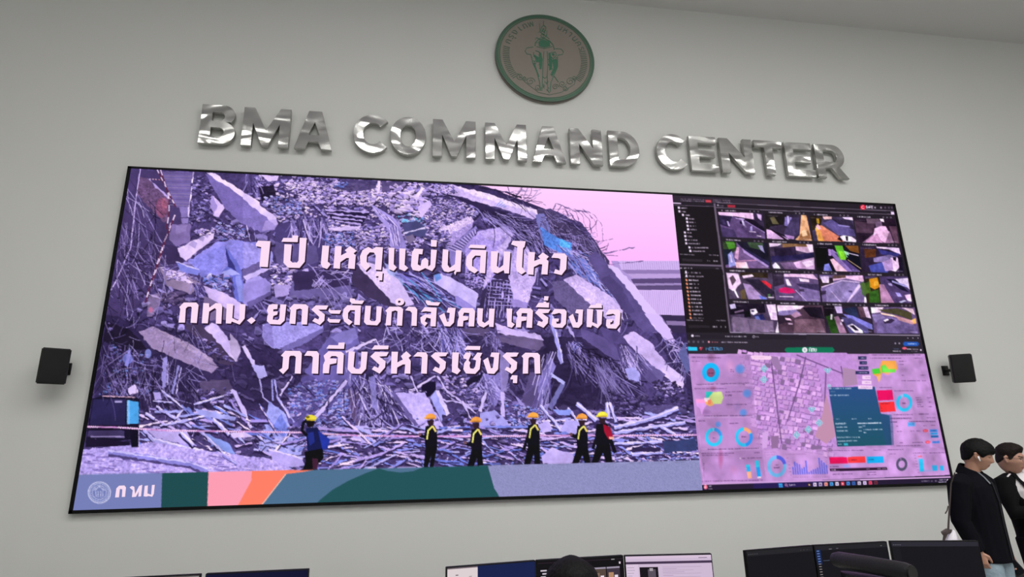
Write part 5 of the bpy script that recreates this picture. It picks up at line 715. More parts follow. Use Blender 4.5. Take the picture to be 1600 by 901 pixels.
# ------------------------------------------------------------------ steel letters over the display
def arc(cx, cy, rx, ry, a0, a1, n=14): return [(cx+rx*math.cos(math.radians(a0+(a1-a0)*i/n)), cy+ry*math.sin(math.radians(a0+(a1-a0)*i/n))) for i in range(n+1)]
S_ = .24   # stem width against the cap height; outlines live in x 0..w, z 0..1
def glyph(ch, w):
    s = S_
    if ch == 'B': return [[(0, 0)]+arc(w-.30, .29, .30, .29, -90, 75, 12)+arc(w-.30, .74, .26, .26, -45, 90, 12)+[(0, 1)], [(s, .19)]+[(s, .41)]+arc(w-.36, .30, .11, .11, 90, -90, 8), [(s, .59), (s, .81)]+arc(w-.36, .70, .10, .11, 90, -90, 8)]
    if ch == 'M': return [[(0, 0), (s*.95, 0), (s*.95, .58), (w/2-.07, .02), (w/2+.07, .02), (w-s*.95, .58), (w-s*.95, 0), (w, 0), (w, 1), (w-s*.98, 1), (w/2, .42), (s*.98, 1), (0, 1)]]
    if ch == 'A': return [[(0, 0), (s*.98, 0), (s*.98+.08, .19), (w-s*.98-.08, .19), (w-s*.98, 0), (w, 0), (w/2+.15, 1), (w/2-.15, 1)], [(w/2-.125, .37), (w/2, .70), (w/2+.125, .37)]]
    if ch == 'C': return [arc(w*.56, .5, w*.56, .51, 42, 318, 26)+arc(w*.56, .5, w*.56-s*.98, .51-s*.94, 318, 42, 24)]
    if ch == 'O': return [arc(w/2, .5, w/2, .51, 0, 360, 36)[:-1], arc(w/2, .5, w/2-s, .51-s*.95, 360, 0, 30)[:-1]]
    if ch == 'N': return [[(0, 0), (s, 0), (s, .56), (w-s*1.0, 0), (w, 0), (w, 1), (w-s, 1), (w-s, .46), (s*.98, 1), (0, 1)]]
    if ch == 'D': return [[(0, 0)]+arc(w-.46, .5, .46, .5, -90, 90, 18)+[(0, 1)], [(s, .2), (s, .8)]+arc(w-.46, .5, .46-s, .30, 90, -90, 14)]
    if ch == 'E': return [[(0, 0), (w, 0), (w, .2), (s, .2), (s, .405), (w-.08, .405), (w-.08, .595), (s, .595), (s, .8), (w-.02, .8), (w-.02, 1), (0, 1)]]
    if ch == 'T': return [[(w/2-s/2, 0), (w/2+s/2, 0), (w/2+s/2, .79), (w, .79), (w, 1), (0, 1), (0, .79), (w/2-s/2, .79)]]
    if ch == 'R': return [[(0, 0), (s, 0), (s, .29), (w*.48, .29), (w-s*1.12, 0), (w, 0), (w*.73, .33)]+arc(w-.38, .645, .33, .355, -62, 90, 14)+[(0, 1)], [(s, .48), (s, .81)]+arc(w-.40, .645, .125, .165, 90, -90, 10)]
SIGN = [('B', .81, 1.262, 'first letter of the sign, left of everything'), ('M', 1.346, 1.958, 'in BMA, between B and A'), ('A', 2.033, 2.527, 'ending BMA'), ('C', 2.797, 3.28, 'opening COMMAND'), ('O', 3.304, 3.802, 'the only round ring in the sign'), ('M', 3.896, 4.504, 'first of the pair in COMMAND, right of the O'),
        ('M', 4.646, 5.247, 'second of the pair in COMMAND, left of the A'), ('A', 5.327, 5.825, 'inside COMMAND, under the round seal'), ('N', 5.896, 6.385, 'in COMMAND, left of the D'), ('D', 6.489, 6.960, 'ending COMMAND'), ('C', 7.235, 7.720, 'opening CENTER'), ('E', 7.767, 8.215, 'in CENTER, right of the C'),
        ('N', 8.263, 8.800, 'in CENTER, left of the T'), ('T', 8.844, 9.309, 'the only T, in CENTER'), ('E', 9.355, 9.826, 'in CENTER, right of the T'), ('R', 9.870, 10.40, 'ending CENTER, farthest right')]
M_STEEL = mat('brushed_steel', 'd8d8d6', .17, metal=1.)
def steel_nodes(m):
    """sheet that is not quite flat, with fine vertical brushing"""
    nt = m.node_tree; L = nt.links; b = nt.nodes['Principled BSDF']; g = nt.nodes.new('ShaderNodeNewGeometry'); oi = nt.nodes.new('ShaderNodeObjectInfo')
    ad = nt.nodes.new('ShaderNodeVectorMath'); ad.operation = 'MULTIPLY_ADD'; ad.inputs[1].default_value = (.8, 1, 1.7); L.new(g.outputs['Position'], ad.inputs[0]); cb = nt.nodes.new('ShaderNodeCombineXYZ')
    ml = nt.nodes.new('ShaderNodeMath'); ml.operation = 'MULTIPLY'; ml.inputs[1].default_value = 37; L.new(oi.outputs['Random'], ml.inputs[0]); L.new(ml.outputs[0], cb.inputs[1]); L.new(cb.outputs[0], ad.inputs[2])
    n = nt.nodes.new('ShaderNodeTexNoise'); n.inputs['Scale'].default_value = STEEL_SCALE; n.inputs['Detail'].default_value = 1; n.inputs['Distortion'].default_value = .6; L.new(ad.outputs[0], n.inputs['Vector'])
    mp = nt.nodes.new('ShaderNodeMapping'); mp.inputs['Scale'].default_value = (260, 1, 5); L.new(g.outputs['Position'], mp.inputs[0]); n2 = nt.nodes.new('ShaderNodeTexNoise'); n2.inputs['Scale'].default_value = 1; L.new(mp.outputs[0], n2.inputs['Vector'])
    b1 = nt.nodes.new('ShaderNodeBump'); b1.inputs['Strength'].default_value = 1; b1.inputs['Distance'].default_value = STEEL_AMP; L.new(n.outputs['Fac'], b1.inputs['Height'])
    b2 = nt.nodes.new('ShaderNodeBump'); b2.inputs['Strength'].default_value = .25; b2.inputs['Distance'].default_value = .0006; L.new(n2.outputs['Fac'], b2.inputs['Height']); L.new(b1.outputs[0], b2.inputs['Normal']); L.new(b2.outputs[0], b.inputs['Normal'])
STEEL_SCALE, STEEL_AMP = 2.3, .03
steel_nodes(M_STEEL); M_EDGE = mat('steel_return', 'a8a8a4', .35, metal=1.); Z0L, CAPL = 5.722, .585
for ch, xa, xb, where in SIGN:
    w = (xb-xa)/CAPL; t = thing('sign_letter', 'brushed steel letter %s, %s' % (ch, where), 'letter', (xa, YW, Z0L), 0, 'raised steel letters above the display')
    bm = bmesh.new(); lp = [[(x*CAPL, z*CAPL) for x, z in l] for l in glyph(ch, w)]; extrude_poly(bm, lp, -.112, -.108, .003); obj('face_plate', bm, M_STEEL, t)
    bm = bmesh.new(); extrude_poly(bm, lp, -.1085, -.055); obj('return', bm, M_EDGE, t)
    cx = {'C': (.08*CAPL, .5*w*CAPL), 'O': (.1*CAPL, (w-.1)*CAPL), 'T': (w/2*CAPL,), 'A': (.2*CAPL, (w-.2)*CAPL)}.get(ch, (.1*CAPL, (w-.12)*CAPL))
    for x in cx:
        z = {'C': .5*CAPL if x < .1 else .1*CAPL, 'O': .5*CAPL, 'T': .5*CAPL, 'A': .1*CAPL, 'B': .3*CAPL, 'D': .5*CAPL, 'R': .08*CAPL, 'E': .1*CAPL}.get(ch, .3*CAPL)
        bm = bmesh.new(); tube(bm, [(x, -.06, z), (x, 0, z)], [.008, .008], n=8); obj('standoff_pin', bm, M_EDGE, t)
# ------------------------------------------------------------------ the round seal
RS = .775; CS = at_y(851.3, 91.5, -.01); CS = Vector((5.59, 0, 7.524))
seal = thing('wall_seal', 'round taupe city seal with green rim and green elephant relief', 'seal', (CS.x, YW, CS.z))
M_TAUPE = mat('taupe_plate', '8e867e', .55, nz=.05, nscale=5); M_GRN = mat('green_enamel', '43785e', .45); M_GRN2 = mat('dull_green', '56705f', .5)
def disc(bm, r, y0, y1, r2=None, n=72):
    if r2: extrude_poly(bm, [[(r*math.cos(2*math.pi*i/n), r*math.sin(2*math.pi*i/n)) for i in range(n)], [(r2*math.cos(-2*math.pi*i/n), r2*math.sin(-2*math.pi*i/n)) for i in range(n)]], y0, y1)
    else: extrude_poly(bm, [[(r*math.cos(2*math.pi*i/n), r*math.sin(2*math.pi*i/n)) for i in range(n)]], y0, y1, .006)
bm = bmesh.new(); disc(bm, RS, -.075, 0); obj('plate', bm, M_TAUPE, seal)
bm = bmesh.new(); disc(bm, RS, -.081, -.04, RS-.028); disc(bm, RS-.062, -.078, -.074, RS-.072); obj('rim', bm, M_GRN2, seal)
bm = bmesh.new(); disc(bm, RS-.030, -.080, -.074, RS-.044); disc(bm, RS-.052, -.079, -.074, RS-.058); disc(bm, RS-.001, -.072, -.06, RS-.02); obj('rim_line', bm, M_GRN, seal)
def sp(x, y): p = at_y(790+x/6.433, 20+y/6.433, YW-.075); return (p.x-CS.x, p.z-CS.z)
def ribbon(bm, q, w, closed=False, y=-.079):
    n = len(q); P = [Vector(p) for p in q]
    for i in range(n-1+(1 if closed else 0)):
        a, b = P[i], P[(i+1) % n]; d = b-a
        if d.length < 1e-5: continue
        d.normalize(); nn = Vector((-d.y, d.x))*w/2; a2, b2 = a-d*w*.3, b+d*w*.3
        extrude_poly(bm, [[tuple(a2+nn), tuple(a2-nn), tuple(b2-nn), tuple(b2+nn)]], y-random.random()*.001, -.0745)
random.seed(3); bm = bmesh.new()
S2 = lambda *p: [sp(x, y) for x, y in zip(p[::2], p[1::2])]
for q, wd in [(S2(295,330,300,300,330,270,390,258,445,285,478,325,490,370), 8), (S2(275,345,215,352,195,385,215,415,255,420,262,455), 5), (S2(500,360,560,365,582,395,570,420,525,425,520,460), 5), (S2(385,390,375,520,372,640,365,780), 6), (S2(418,390,425,520,418,640,425,780,440,805), 6), (S2(262,445,275,510,310,580,340,690,352,780), 7), (S2(520,450,522,540,490,620,455,700,450,790), 7), (S2(490,640,530,695), 7), (S2(300,380,340,395,350,420,330,460,285,440,280,400), 6), (S2(455,400,500,395,510,430,480,460,445,440), 6), (S2(340,270,380,300,440,285), 5), (S2(310,340,390,360,470,340), 5), (S2(370,640,395,660,418,640), 5),
              (S2(350,180,365,140,385,128,405,145,402,175,385,195,372,180,380,160), 6), (S2(340,110,345,180,330,200), 4), (S2(383,85,380,128), 6), (S2(345,190,400,235,415,220), 6), (S2(415,180,412,240), 5), (S2(300,270,310,250,340,262,360,245,385,255,410,240,440,265), 5)]: ribbon(bm, q, wd/6.433*.0102)
for poly in (S2(335,400,355,400,372,470,360,565,345,565,335,480), S2(430,405,450,400,470,480,465,570,440,580,435,490), S2(470,470,520,470,515,560,470,640,450,620,480,560), S2(330,290,380,268,440,290,450,335,390,350,335,335), S2(285,425,320,440,335,490,310,500), S2(460,410,490,405,480,440), S2(275,500,300,530,340,640,330,650)): extrude_poly(bm, [poly], -.0785, -.0745)
for cx, cy, rx, ry, n_ in ((325, 470, 42, 75, 26), (470, 490, 40, 85, 26), (390, 300, 70, 34, 22), (375, 200, 34, 55, 14), (400, 740, 45, 60, 10)):
    for _ in range(n_):
        a, k = random.uniform(0, 6.28), random.uniform(.1, 1); x, y = cx+rx*k*math.cos(a), cy+ry*k*math.sin(a); b = random.uniform(0, 6.28); ribbon(bm, S2(x, y, x+11*math.cos(b), y+11*math.sin(b), x+17*math.cos(b+.9), y+17*math.sin(b+.9)), .005)
for i in range(9): ribbon(bm, S2(352-i*1.5, 420+i*17, 360-i*1.5, 428+i*17), .008); ribbon(bm, S2(437+i*1.5, 420+i*17, 446+i*1.5, 428+i*17), .008)
obj('elephant_relief', bm, M_GRN, seal)
bm = bmesh.new()
def curl(cx, cy, r, s): return [sp(cx+r*(1-i/22)*math.cos(s*i*.55), cy+r*(1-i/22)*math.sin(s*i*.55)*.9) for i in range(18)]
for cx, cy, r, s in ((145,640,42,1), (250,690,46,-1), (325,750,36,1), (190,660,28,1), (570,715,40,1), (650,690,46,-1), (600,760,30,1), (500,745,34,-1), (690,655,26,1)): ribbon(bm, curl(cx, cy, r, s), .0085)
ribbon(bm, S2(120,610,200,700,330,800,440,825,560,800,690,720,715,640), .008); obj('cloud_relief', bm, M_GRN2, seal)
for rng_ in (range(28, 37), list(range(54, 60))+[0, 1, 2]):
    bm = bmesh.new()
    for i in rng_:
        a = math.radians(i*6)
        for h in (0, 3): b = a+math.radians(h); ribbon(bm, [(math.cos(b)*.565, math.sin(b)*.565), (math.cos(b)*.66, math.sin(b)*.66)], .011)
    obj('ray_relief', bm, M_GRN2, seal)
def text_mesh(bm, body, size, M, extrude=.004):
    c = bpy.data.curves.new('t', 'FONT'); c.body = body; c.size = size; c.extrude = extrude; c.align_x = 'CENTER'; c.resolution_u = 3; c.offset = 0
    o = bpy.data.objects.new('t', c); COL.objects.link(o); dg = bpy.context.evaluated_depsgraph_get(); me = bpy.data.meshes.new_from_object(o.evaluated_get(dg)); me.transform(M); bm.from_mesh(me)
    bpy.data.meshes.remove(me); bpy.data.objects.remove(o); bpy.data.curves.remove(c)
for word_, a0, a1 in ((['ก', 'รุ', 'ง', 'เ', 'ท', 'พ'], 158, 110), (['ม', 'ห', 'า', 'น', 'ค', 'ร'], 66, 20)):
    bm = bmesh.new()
    for i, ch in enumerate(word_):
        a = math.radians(a0+(a1-a0)*i/(len(word_)-1)); M = Matrix.Translation((math.cos(a)*.575, -.0755, math.sin(a)*.575)) @ Matrix.Rotation(-(a-math.pi/2), 4, 'Y') @ Matrix.Rotation(math.pi/2, 4, 'X')
        text_mesh(bm, ch, .15, M, .003)
    obj('seal_lettering', bm, M_GRN2, seal)
# ------------------------------------------------------------------ wall speakers
M_BLK = mat('black_plastic', '101012', .42, bump=.06, bscale=200); M_GRILLE = mat('speaker_grille', '0a0a0c', .6, bump=.5, bscale=300)
def speaker(px, py, yaw, label):
    c = at_y(px, py, -.2); t = thing('wall_speaker', label, 'speaker', (c.x, c.y, c.z), math.radians(yaw), 'wall speakers beside the display'); tilt = Matrix.Rotation(math.radians(8), 3, 'X'); h, w, d = .40, .27, .24
    bm = bmesh.new(); pl = [(-w/2, -d/2), (w/2, -d/2), (w/2, -d/2+.07), (w*.31, d/2), (-w*.31, d/2), (-w/2, -d/2+.07)]
    vs = [[bm.verts.new(tilt @ Vector((x, y, z))) for x, y in pl] for z in (-h/2, h/2)]
    for i in range(6): bm.faces.new((vs[0][i], vs[0][(i+1) % 6], vs[1][(i+1) % 6], vs[1][i]))
    bm.faces.new(vs[0]); bm.faces.new(vs[1]); bmesh.ops.bevel(bm, geom=bm.edges[:], offset=.012, segments=3, affect='EDGES'); obj('cabinet', bm, M_BLK, t, 40)
    boxo('grille', tilt @ Vector((0, -d/2-.004, 0)), (w-.03, .012, h-.03), M_GRILLE, t, .005, tilt)
    bm = bmesh.new(); inv = Matrix.Rotation(-math.radians(yaw), 3, 'Z'); wall = inv @ Vector((0, YW-c.y, 0)); back = tilt @ Vector((0, d/2-.02, 0))
    tube(bm, [back, back*.4+wall*.6+Vector((0, 0, -.01)), wall*.97], [.025, .022, .022], n=12); box(bm, wall-(inv @ Vector((0, .012, 0))), (.1, .02, .14), inv, .004); obj('wall_bracket', bm, M_BLK, t, 40)
speaker(84.5, 571.5, 28, 'black box speaker on the wall left of the display'); speaker(1500, 575, -30, 'black box speaker on the wall right of the display, above two men')
# ------------------------------------------------------------------ operators' desks and monitors
M_DESK = mat('grey_laminate', '8c8a88', .5, nz=.04, nscale=12); M_LEGM = mat('dark_steel', '38383a', .4, metal=.8); ZT = 1.08; MW, MH = .53, .315
def desk(x0, x1, label):
    t = thing('desk', label, 'desk', ((x0+x1)/2, -3.92, 0), 0, 'operator desks'); w = x1-x0
    boxo('worktop', (0, 0, .725), (w, .8, .03), M_DESK, t, .004); boxo('back_panel', (0, .33, .4), (w-.1, .02, .5), M_DESK, t)
    for s in (-1, 1):
        bm = bmesh.new(); box(bm, Vector((s*(w/2-.06), 0, .02)), (.06, .7, .04), None, .004); box(bm, Vector((s*(w/2-.06), 0, .37)), (.05, .08, .67)); box(bm, Vector((s*(w/2-.06), 0, .70)), (.05, .6, .02)); obj('leg', bm, M_LEGM, t, 40)
desk(1.75, 3.6, 'grey laminate desk under the left pair of monitors'); desk(3.75, 5.6, 'grey laminate desk under the three lit monitors'); desk(5.66, 7.45, 'grey laminate desk under the three dark monitors')
M_MON = mat('monitor_housing', '09090b', .5, spec=.15)
def monitor(pa, pb, label, rects, group=None):
    """monitor whose top edge runs between the two picture points; rects are (x0, y0, x1, y1, colour) on its screen, y down"""
    a, b = at_z(*pa, ZT), at_z(*pb, ZT); d = b-a; d.z = 0; d.normalize(); b = a+d*max((b-a).length, .2) if (b-a).length > .45 else b
    c = (a+b)/2 if (b-a).length > .45 else b-d*MW/2; yaw = math.atan2(d.y, d.x); w = (b-a).length-.004 if (b-a).length > .45 else MW
    t = thing('monitor', label, 'monitor', (c.x, c.y, .74), yaw, group); zc = ZT-.74-MH/2
    bm = bmesh.new(); box(bm, Vector((0, .018, zc)), (w, .028, MH), None, .004); box(bm, Vector((0, .045, zc-.02)), (w*.6, .04, MH*.6), None, .012); obj('housing', bm, M_MON, t, 40)
    bm = bmesh.new(); cols = []
    def q(x0, z0, x1, z1, y, c): bm.faces.new([bm.verts.new((x, y, z)) for x, z in ((x0, z0), (x1, z0), (x1, z1), (x0, z1))]); cols.extend([[int(c[i:i+2], 16) for i in (0, 2, 4)]]*4)
    L, T, ww, hh = -w/2+.006, zc+MH/2-.006, w-.012, MH-.022
    for i, (x0, y0, x1, y1, c) in enumerate(rects): q(L+x0*ww, T-y1*hh, L+x1*ww, T-y0*hh, .0032-.00025*i if i else .0034, c)
    s = obj('screen', bm, display_mat('display_pixels'), t); set_cols(s.data, cols)
    bm = bmesh.new(); tube(bm, [(0, .09, .01), (0, .085, zc)], [(.03, .012), (.03, .012)], ref=(1, 0, 0), n=12, cap=0); box(bm, Vector((0, .05, zc)), (.08, .06, .08), None, .006); obj('stand_neck', bm, M_MON, t, 40)
    boxo('stand_base', (0, .08, .007), (.24, .18, .012), M_MON, t, .004)
R_ = random.Random(4)
def rows(x0, x1, y0, n, dy, c, h=.008): return [(x0, y0+i*dy, x0+(x1-x0)*R_.uniform(.4, 1), y0+i*dy+h, c) for i in range(n)]
DKS = [(0, 0, 1, 1, '121116')]
monitor((238, 900.2), (313, 896.5), 'monitor with pale grey page at the far left of the desks', [(0, 0, 1, 1, 'bcb6b6'), (0, 0, 1, .02, '5c5456')]+rows(.1, .8, .1, 16, .05, '8c8688'), 'left pair of monitors')
monitor((320, 896), (483, 888.5), 'monitor with plain dark navy screen, left pair', [(0, 0, 1, 1, '0e1030')]+[(.02, .05+i*.12, .06, .11+i*.12, '2c3c70') for i in range(5)], 'left pair of monitors')
monitor((697, 886), (838, 875), 'monitor half white page and half navy, left of three lit ones', [(0, 0, 1, 1, '14204c'), (.0, .0, .335, 1, 'dccfd2'), (.0, .0, .335, .02, '6c6068'), (.09, .12, .12, .135, '484048'), (.24, .16, .27, .172, '8c8488')]+rows(.03, .3, .3, 10, .06, '9c9296'), 'three lit monitors')
cctv = [(0, 0, 1, 1, '0e0c10'), (0, .03, 1, .05, '241a24'), (.86, .035, .9, .05, 'a0a0a0'), (.95, .09, .97, .13, 'd8c8d8')]+[(.03+.02*(i % 2), .16+i*.055, .1+.02*(i % 2), .185+i*.055, 'c8c0cc') for i in range(12)]
for i in range(3):
    for j in range(4): x, y = .30+j*.165, .17+i*.27; cctv += [(x, y, x+.155, y+.24, ['4c4858', '3a4048', '54463e', '3c3440'][(i+j) % 4]), (x, y, x+.155, y+.03, '9a90a4'), (x+.02, y+.1, x+.08, y+.22, ['b08868', '6a6478', '806a5c'][(i*2+j) % 3]), (x+.09, y+.15, x+.13, y+.21, 'e8dce8')]
monitor((838, 875), (975, 867), 'monitor with dark camera thumbnails behind a black haired head', cctv, 'three lit monitors')
monitor((975, 867.5), (1113, 864.5), 'monitor with pale lilac page and small dark picture, right of lit ones', [(0, 0, 1, 1, 'cdb8d2'), (0, .0, 1, .05, 'd6c0d8'), (.0, .10, 1, .145, '44344e'), (0, .145, .14, 1, 'd8c4dc'), (.155, .2, .37, .56, '141018'), (.25, .24, .34, .4, '58505c'), (.27, .22, .31, .27, 'a8a0a8'), (.85, .04, .95, .055, '8a7c90')]+rows(.01, .12, .2, 10, .05, 'a090a8')+rows(.42, .9, .2, 9, .06, 'b4a0ba')+rows(.42, .7, .23, 9, .06, 'a890ae'), 'three lit monitors')
tool = lambda c: [(0, 0, 1, 1, '131217'), (0, .0, 1, .09, c)]
monitor((1165, 860), (1271, 851.4), 'monitor with near black screen, left of the three dark ones', tool('232226')+[(.02+.03*i, .05, .035+.03*i, .06, '5c5a60') for i in range(5)]+[(.8+.05*i, .05, .82+.05*i, .06, '46444a') for i in range(3)], 'three dark monitors')
monitor((1271.5, 851.5), (1387, 845.5), 'monitor with dark screen and blue icon strip, behind the chair', tool('222125')+[(0, .07, .07, .36, '16264e')]+[(.015, .09+.05*i, .05, .105+.05*i, '6c88c8' if i < 5 else '8c8484') for i in range(14)]+[(.18, .06, .22, .075, '6a686e'), (.28, .055, .31, .07, '5a585e'), (.9, .05, .92, .06, '7a787e'), (.08, .28, .3, .29, '4c5468')], 'three dark monitors')
monitor((1390.5, 845), (1530, 844.3), 'monitor with dark screen in front of the man in jeans', tool('2a2832')+[(.015+.025*i, .05, .03+.025*i, .06, '6a6874') for i in range(4)]+[(.0, .09, .09, 1, '18171d')], 'three dark monitors')
# ------------------------------------------------------------------ office chairs
M_LEA = mat('black_leather', '17161a', .38, bump=.12, bscale=90); M_CHR = mat('black_nylon', '0e0e10', .4)
def office_chair(loc, yaw, label, back_z, roll=True, wback=.5):
    """chair facing local +y; the padded back ends in a rolled top"""
    t = thing('office_chair', label, 'chair', loc, yaw, 'office chairs at the desks')
    bm = bmesh.new(); box(bm, Vector((0, .02, .47)), (.5, .5, .09), None, .035, 4); obj('seat', bm, M_LEA, t, 60)
    bm = bmesh.new(); hb = back_z-.08; tube(bm, [(0, -.24, .56), (0, -.27, .7), (0, -.28, .86), (0, -.30, hb-.02)], [(wback*.42, .04), (wback*.47, .045), (wback*.47, .045), (wback*.46, .035)], ref=(1, 0, 0), n=24, cap=.2); obj('backrest', bm, M_LEA, t, 70)
    bm = bmesh.new(); r = .04 if roll else .03
    tube(bm, [(-wback/2, -.31, back_z-.045), (-wback/2+.03, -.31, back_z-.042), (0, -.31, back_z-.04), (wback/2-.03, -.31, back_z-.042), (wback/2, -.31, back_z-.045)], [r*.82, r, r*1.02, r, r*.9], n=24, cap=.1 if roll else .5); obj('headrest', bm, M_LEA, t, 50)
    if roll:
        for e, k in ((1, .8), (-1, .7)): bm = bmesh.new(); tube(bm, [(e*(wback/2+.002), -.31, back_z-.045), (e*(wback/2+.008), -.31, back_z-.045)], [r*k, r*k*.97], n=20, cap=0); obj('end_cap', bm, M_CHR, t, 40)
    for s in (-1, 1): bm = bmesh.new(); tube(bm, [(s*.22, -.2, .47), (s*.29, -.17, .5), (s*.29, -.15, .66), (s*.29, .15, .67)], [.014, .016, .016, (.02, .03)], ref=(0, 0, 1), n=10); obj('armrest', bm, M_CHR, t, 60)
    bm = bmesh.new(); tube(bm, [(0, 0, .08), (0, 0, .43)], [.03, .03], n=14, cap=0); box(bm, Vector((0, -.19, .45)), (.08, .2, .03)); box(bm, Vector((0, -.285, .5)), (.08, .02, .3)); obj('gas_column', bm, M_CHR, t, 40)
    for i in range(5):
        a = math.radians(90+72*i); bm = bmesh.new(); tube(bm, [(0, 0, .1), (math.cos(a)*.28, math.sin(a)*.28, .075)], [.028, .016], n=10); l = obj('leg', bm, M_CHR, t, 50)
        bm = bmesh.new(); c = Vector((math.cos(a)*.29, math.sin(a)*.29, .03)); n_ = Vector((-math.sin(a), math.cos(a), 0)); tube(bm, [c-n_*.022, c+n_*.022], [.03, .03], ref=(0, 0, 1), n=16, cap=0); tube(bm, [c, c+Vector((0, 0, .05))], [.01, .01], n=8); obj('caster', bm, M_CHR, l, 40)
ZCH = 1.12; pa, pb = at_z(1304, 872, ZCH-.04), at_z(1424, 893, ZCH-.04); dv = pb-pa; mid = (pa+pb)/2; cy_ = math.atan2(dv.y, dv.x)
mid = mid-Matrix.Rotation(cy_, 3, 'Z') @ Vector((0, -.31, 0))
office_chair((mid.x, mid.y, 0), cy_, 'empty black office chair with rolled padded top before the dark monitors', ZCH, True, dv.length)
# ------------------------------------------------------------------ people
SKIN_A, SKIN_B = (178, 133, 112), (172, 130, 112)
def smooth01(a, b, x): t = np.clip((x-a)/(b-a), 0, 1); return t*t*(3-2*t)
def head_radius(d):
    """distance from the head centre to the skin for unit directions d (x forward, y left, z up), metres"""
    x, y, z = d[:, 0], d[:, 1], d[:, 2]
    ax = np.where(x > 0, .097, .102); az = np.where(z > 0, .118, .122); ay = .077*(1-.26*smooth01(.15, .95, -z))
    r = 1/np.sqrt((x/ax)**2+(y/ay)**2+(z/az)**2); p = d*r[:, None]; X, Y, Z = p.T; f = smooth01(.02, .08, X)
    g = lambda y0, z0, sy, sz: np.exp(-((Y-y0)/sy)**2-((Z-z0)/sz)**2)*f
    dr = .005*g(0, .032, .05, .012)-.009*(g(.032, .008, .016, .012)+g(-.032, .008, .016, .012))+.018*g(0, -.022, .011, .013)+.013*g(0, -.002, .009, .02)+.007*(g(.013, -.026, .008, .008)+g(-.013, -.026, .008, .008))
    dr += .006*g(0, -.056, .026, .006)+.006*g(0, -.068, .022, .006)-.003*g(0, -.062, .024, .0025)+.009*g(0, -.098, .026, .018)+.004*(g(.045, -.014, .018, .014)+g(-.045, -.014, .018, .014))
    return r+dr
def sphere_dirs(nu, nv):
    th = np.linspace(0, math.pi, nv+1)[1:-1]; ph = np.linspace(0, 2*math.pi, nu, endpoint=False); T, P_ = np.meshgrid(th, ph, indexing='ij')
    d = np.stack([np.sin(T)*np.cos(P_), np.sin(T)*np.sin(P_), np.cos(T)], -1).reshape(-1, 3); return np.r_[d, [[0, 0, 1], [0, 0, -1]]]
def sphere_faces(bm, pts, nu, nv):
    v = [bm.verts.new(p) for p in pts]; m = nv-1
    for i in range(m-1):
        for j in range(nu): bm.faces.new((v[i*nu+j], v[(i+1)*nu+j], v[(i+1)*nu+(j+1) % nu], v[i*nu+(j+1) % nu]))
    for j in range(nu): bm.faces.new((v[m*nu], v[j], v[(j+1) % nu])); bm.faces.new((v[m*nu+1], v[(m-1)*nu+(j+1) % nu], v[(m-1)*nu+j]))
def hand(bm, w, d, nrm, th, curl=.6, s=1.):
    """palm, four unequal fingers and a thumb from wrist w along d; nrm is the palm side, th points to the thumb side"""
    w, d, nrm, th = Vector(w), Vector(d).normalized(), Vector(nrm).normalized(), Vector(th).normalized()
    tube(bm, [w-d*.03*s, w+d*.02*s, w+d*.06*s, w+d*.095*s], [(.027*s, .02*s), (.036*s, .019*s), (.043*s, .017*s), (.040*s, .013*s)], ref=th, n=14)
    for k, (o, L) in enumerate(((.031, .072), (.0105, .080), (-.0105, .075), (-.030, .060))):
        p = w+d*.09*s+th*o*s; q = [p]; a = curl*.35
        for j, fr in enumerate((.42, .33, .25)):
            a += curl*(.25+.25*j)+.05*k*curl; p = p+(d*math.cos(a)+nrm*math.sin(a))*L*fr*s; q.append(p)
        tube(bm, q, [.0098*s, .0092*s, .0085*s, .0068*s], ref=th, n=10, cap=.8)
    p = w+d*.028*s+th*.03*s; tube(bm, [p, p+(th*.75+d*.6+nrm*.25)*.032*s, p+(th*.8+d*1.4+nrm*.6)*.033*s, p+(th*.75+d*2.1+nrm*.95)*.033*s], [.0135*s, .012*s, .0105*s, .008*s], ref=nrm, n=10, cap=.8)
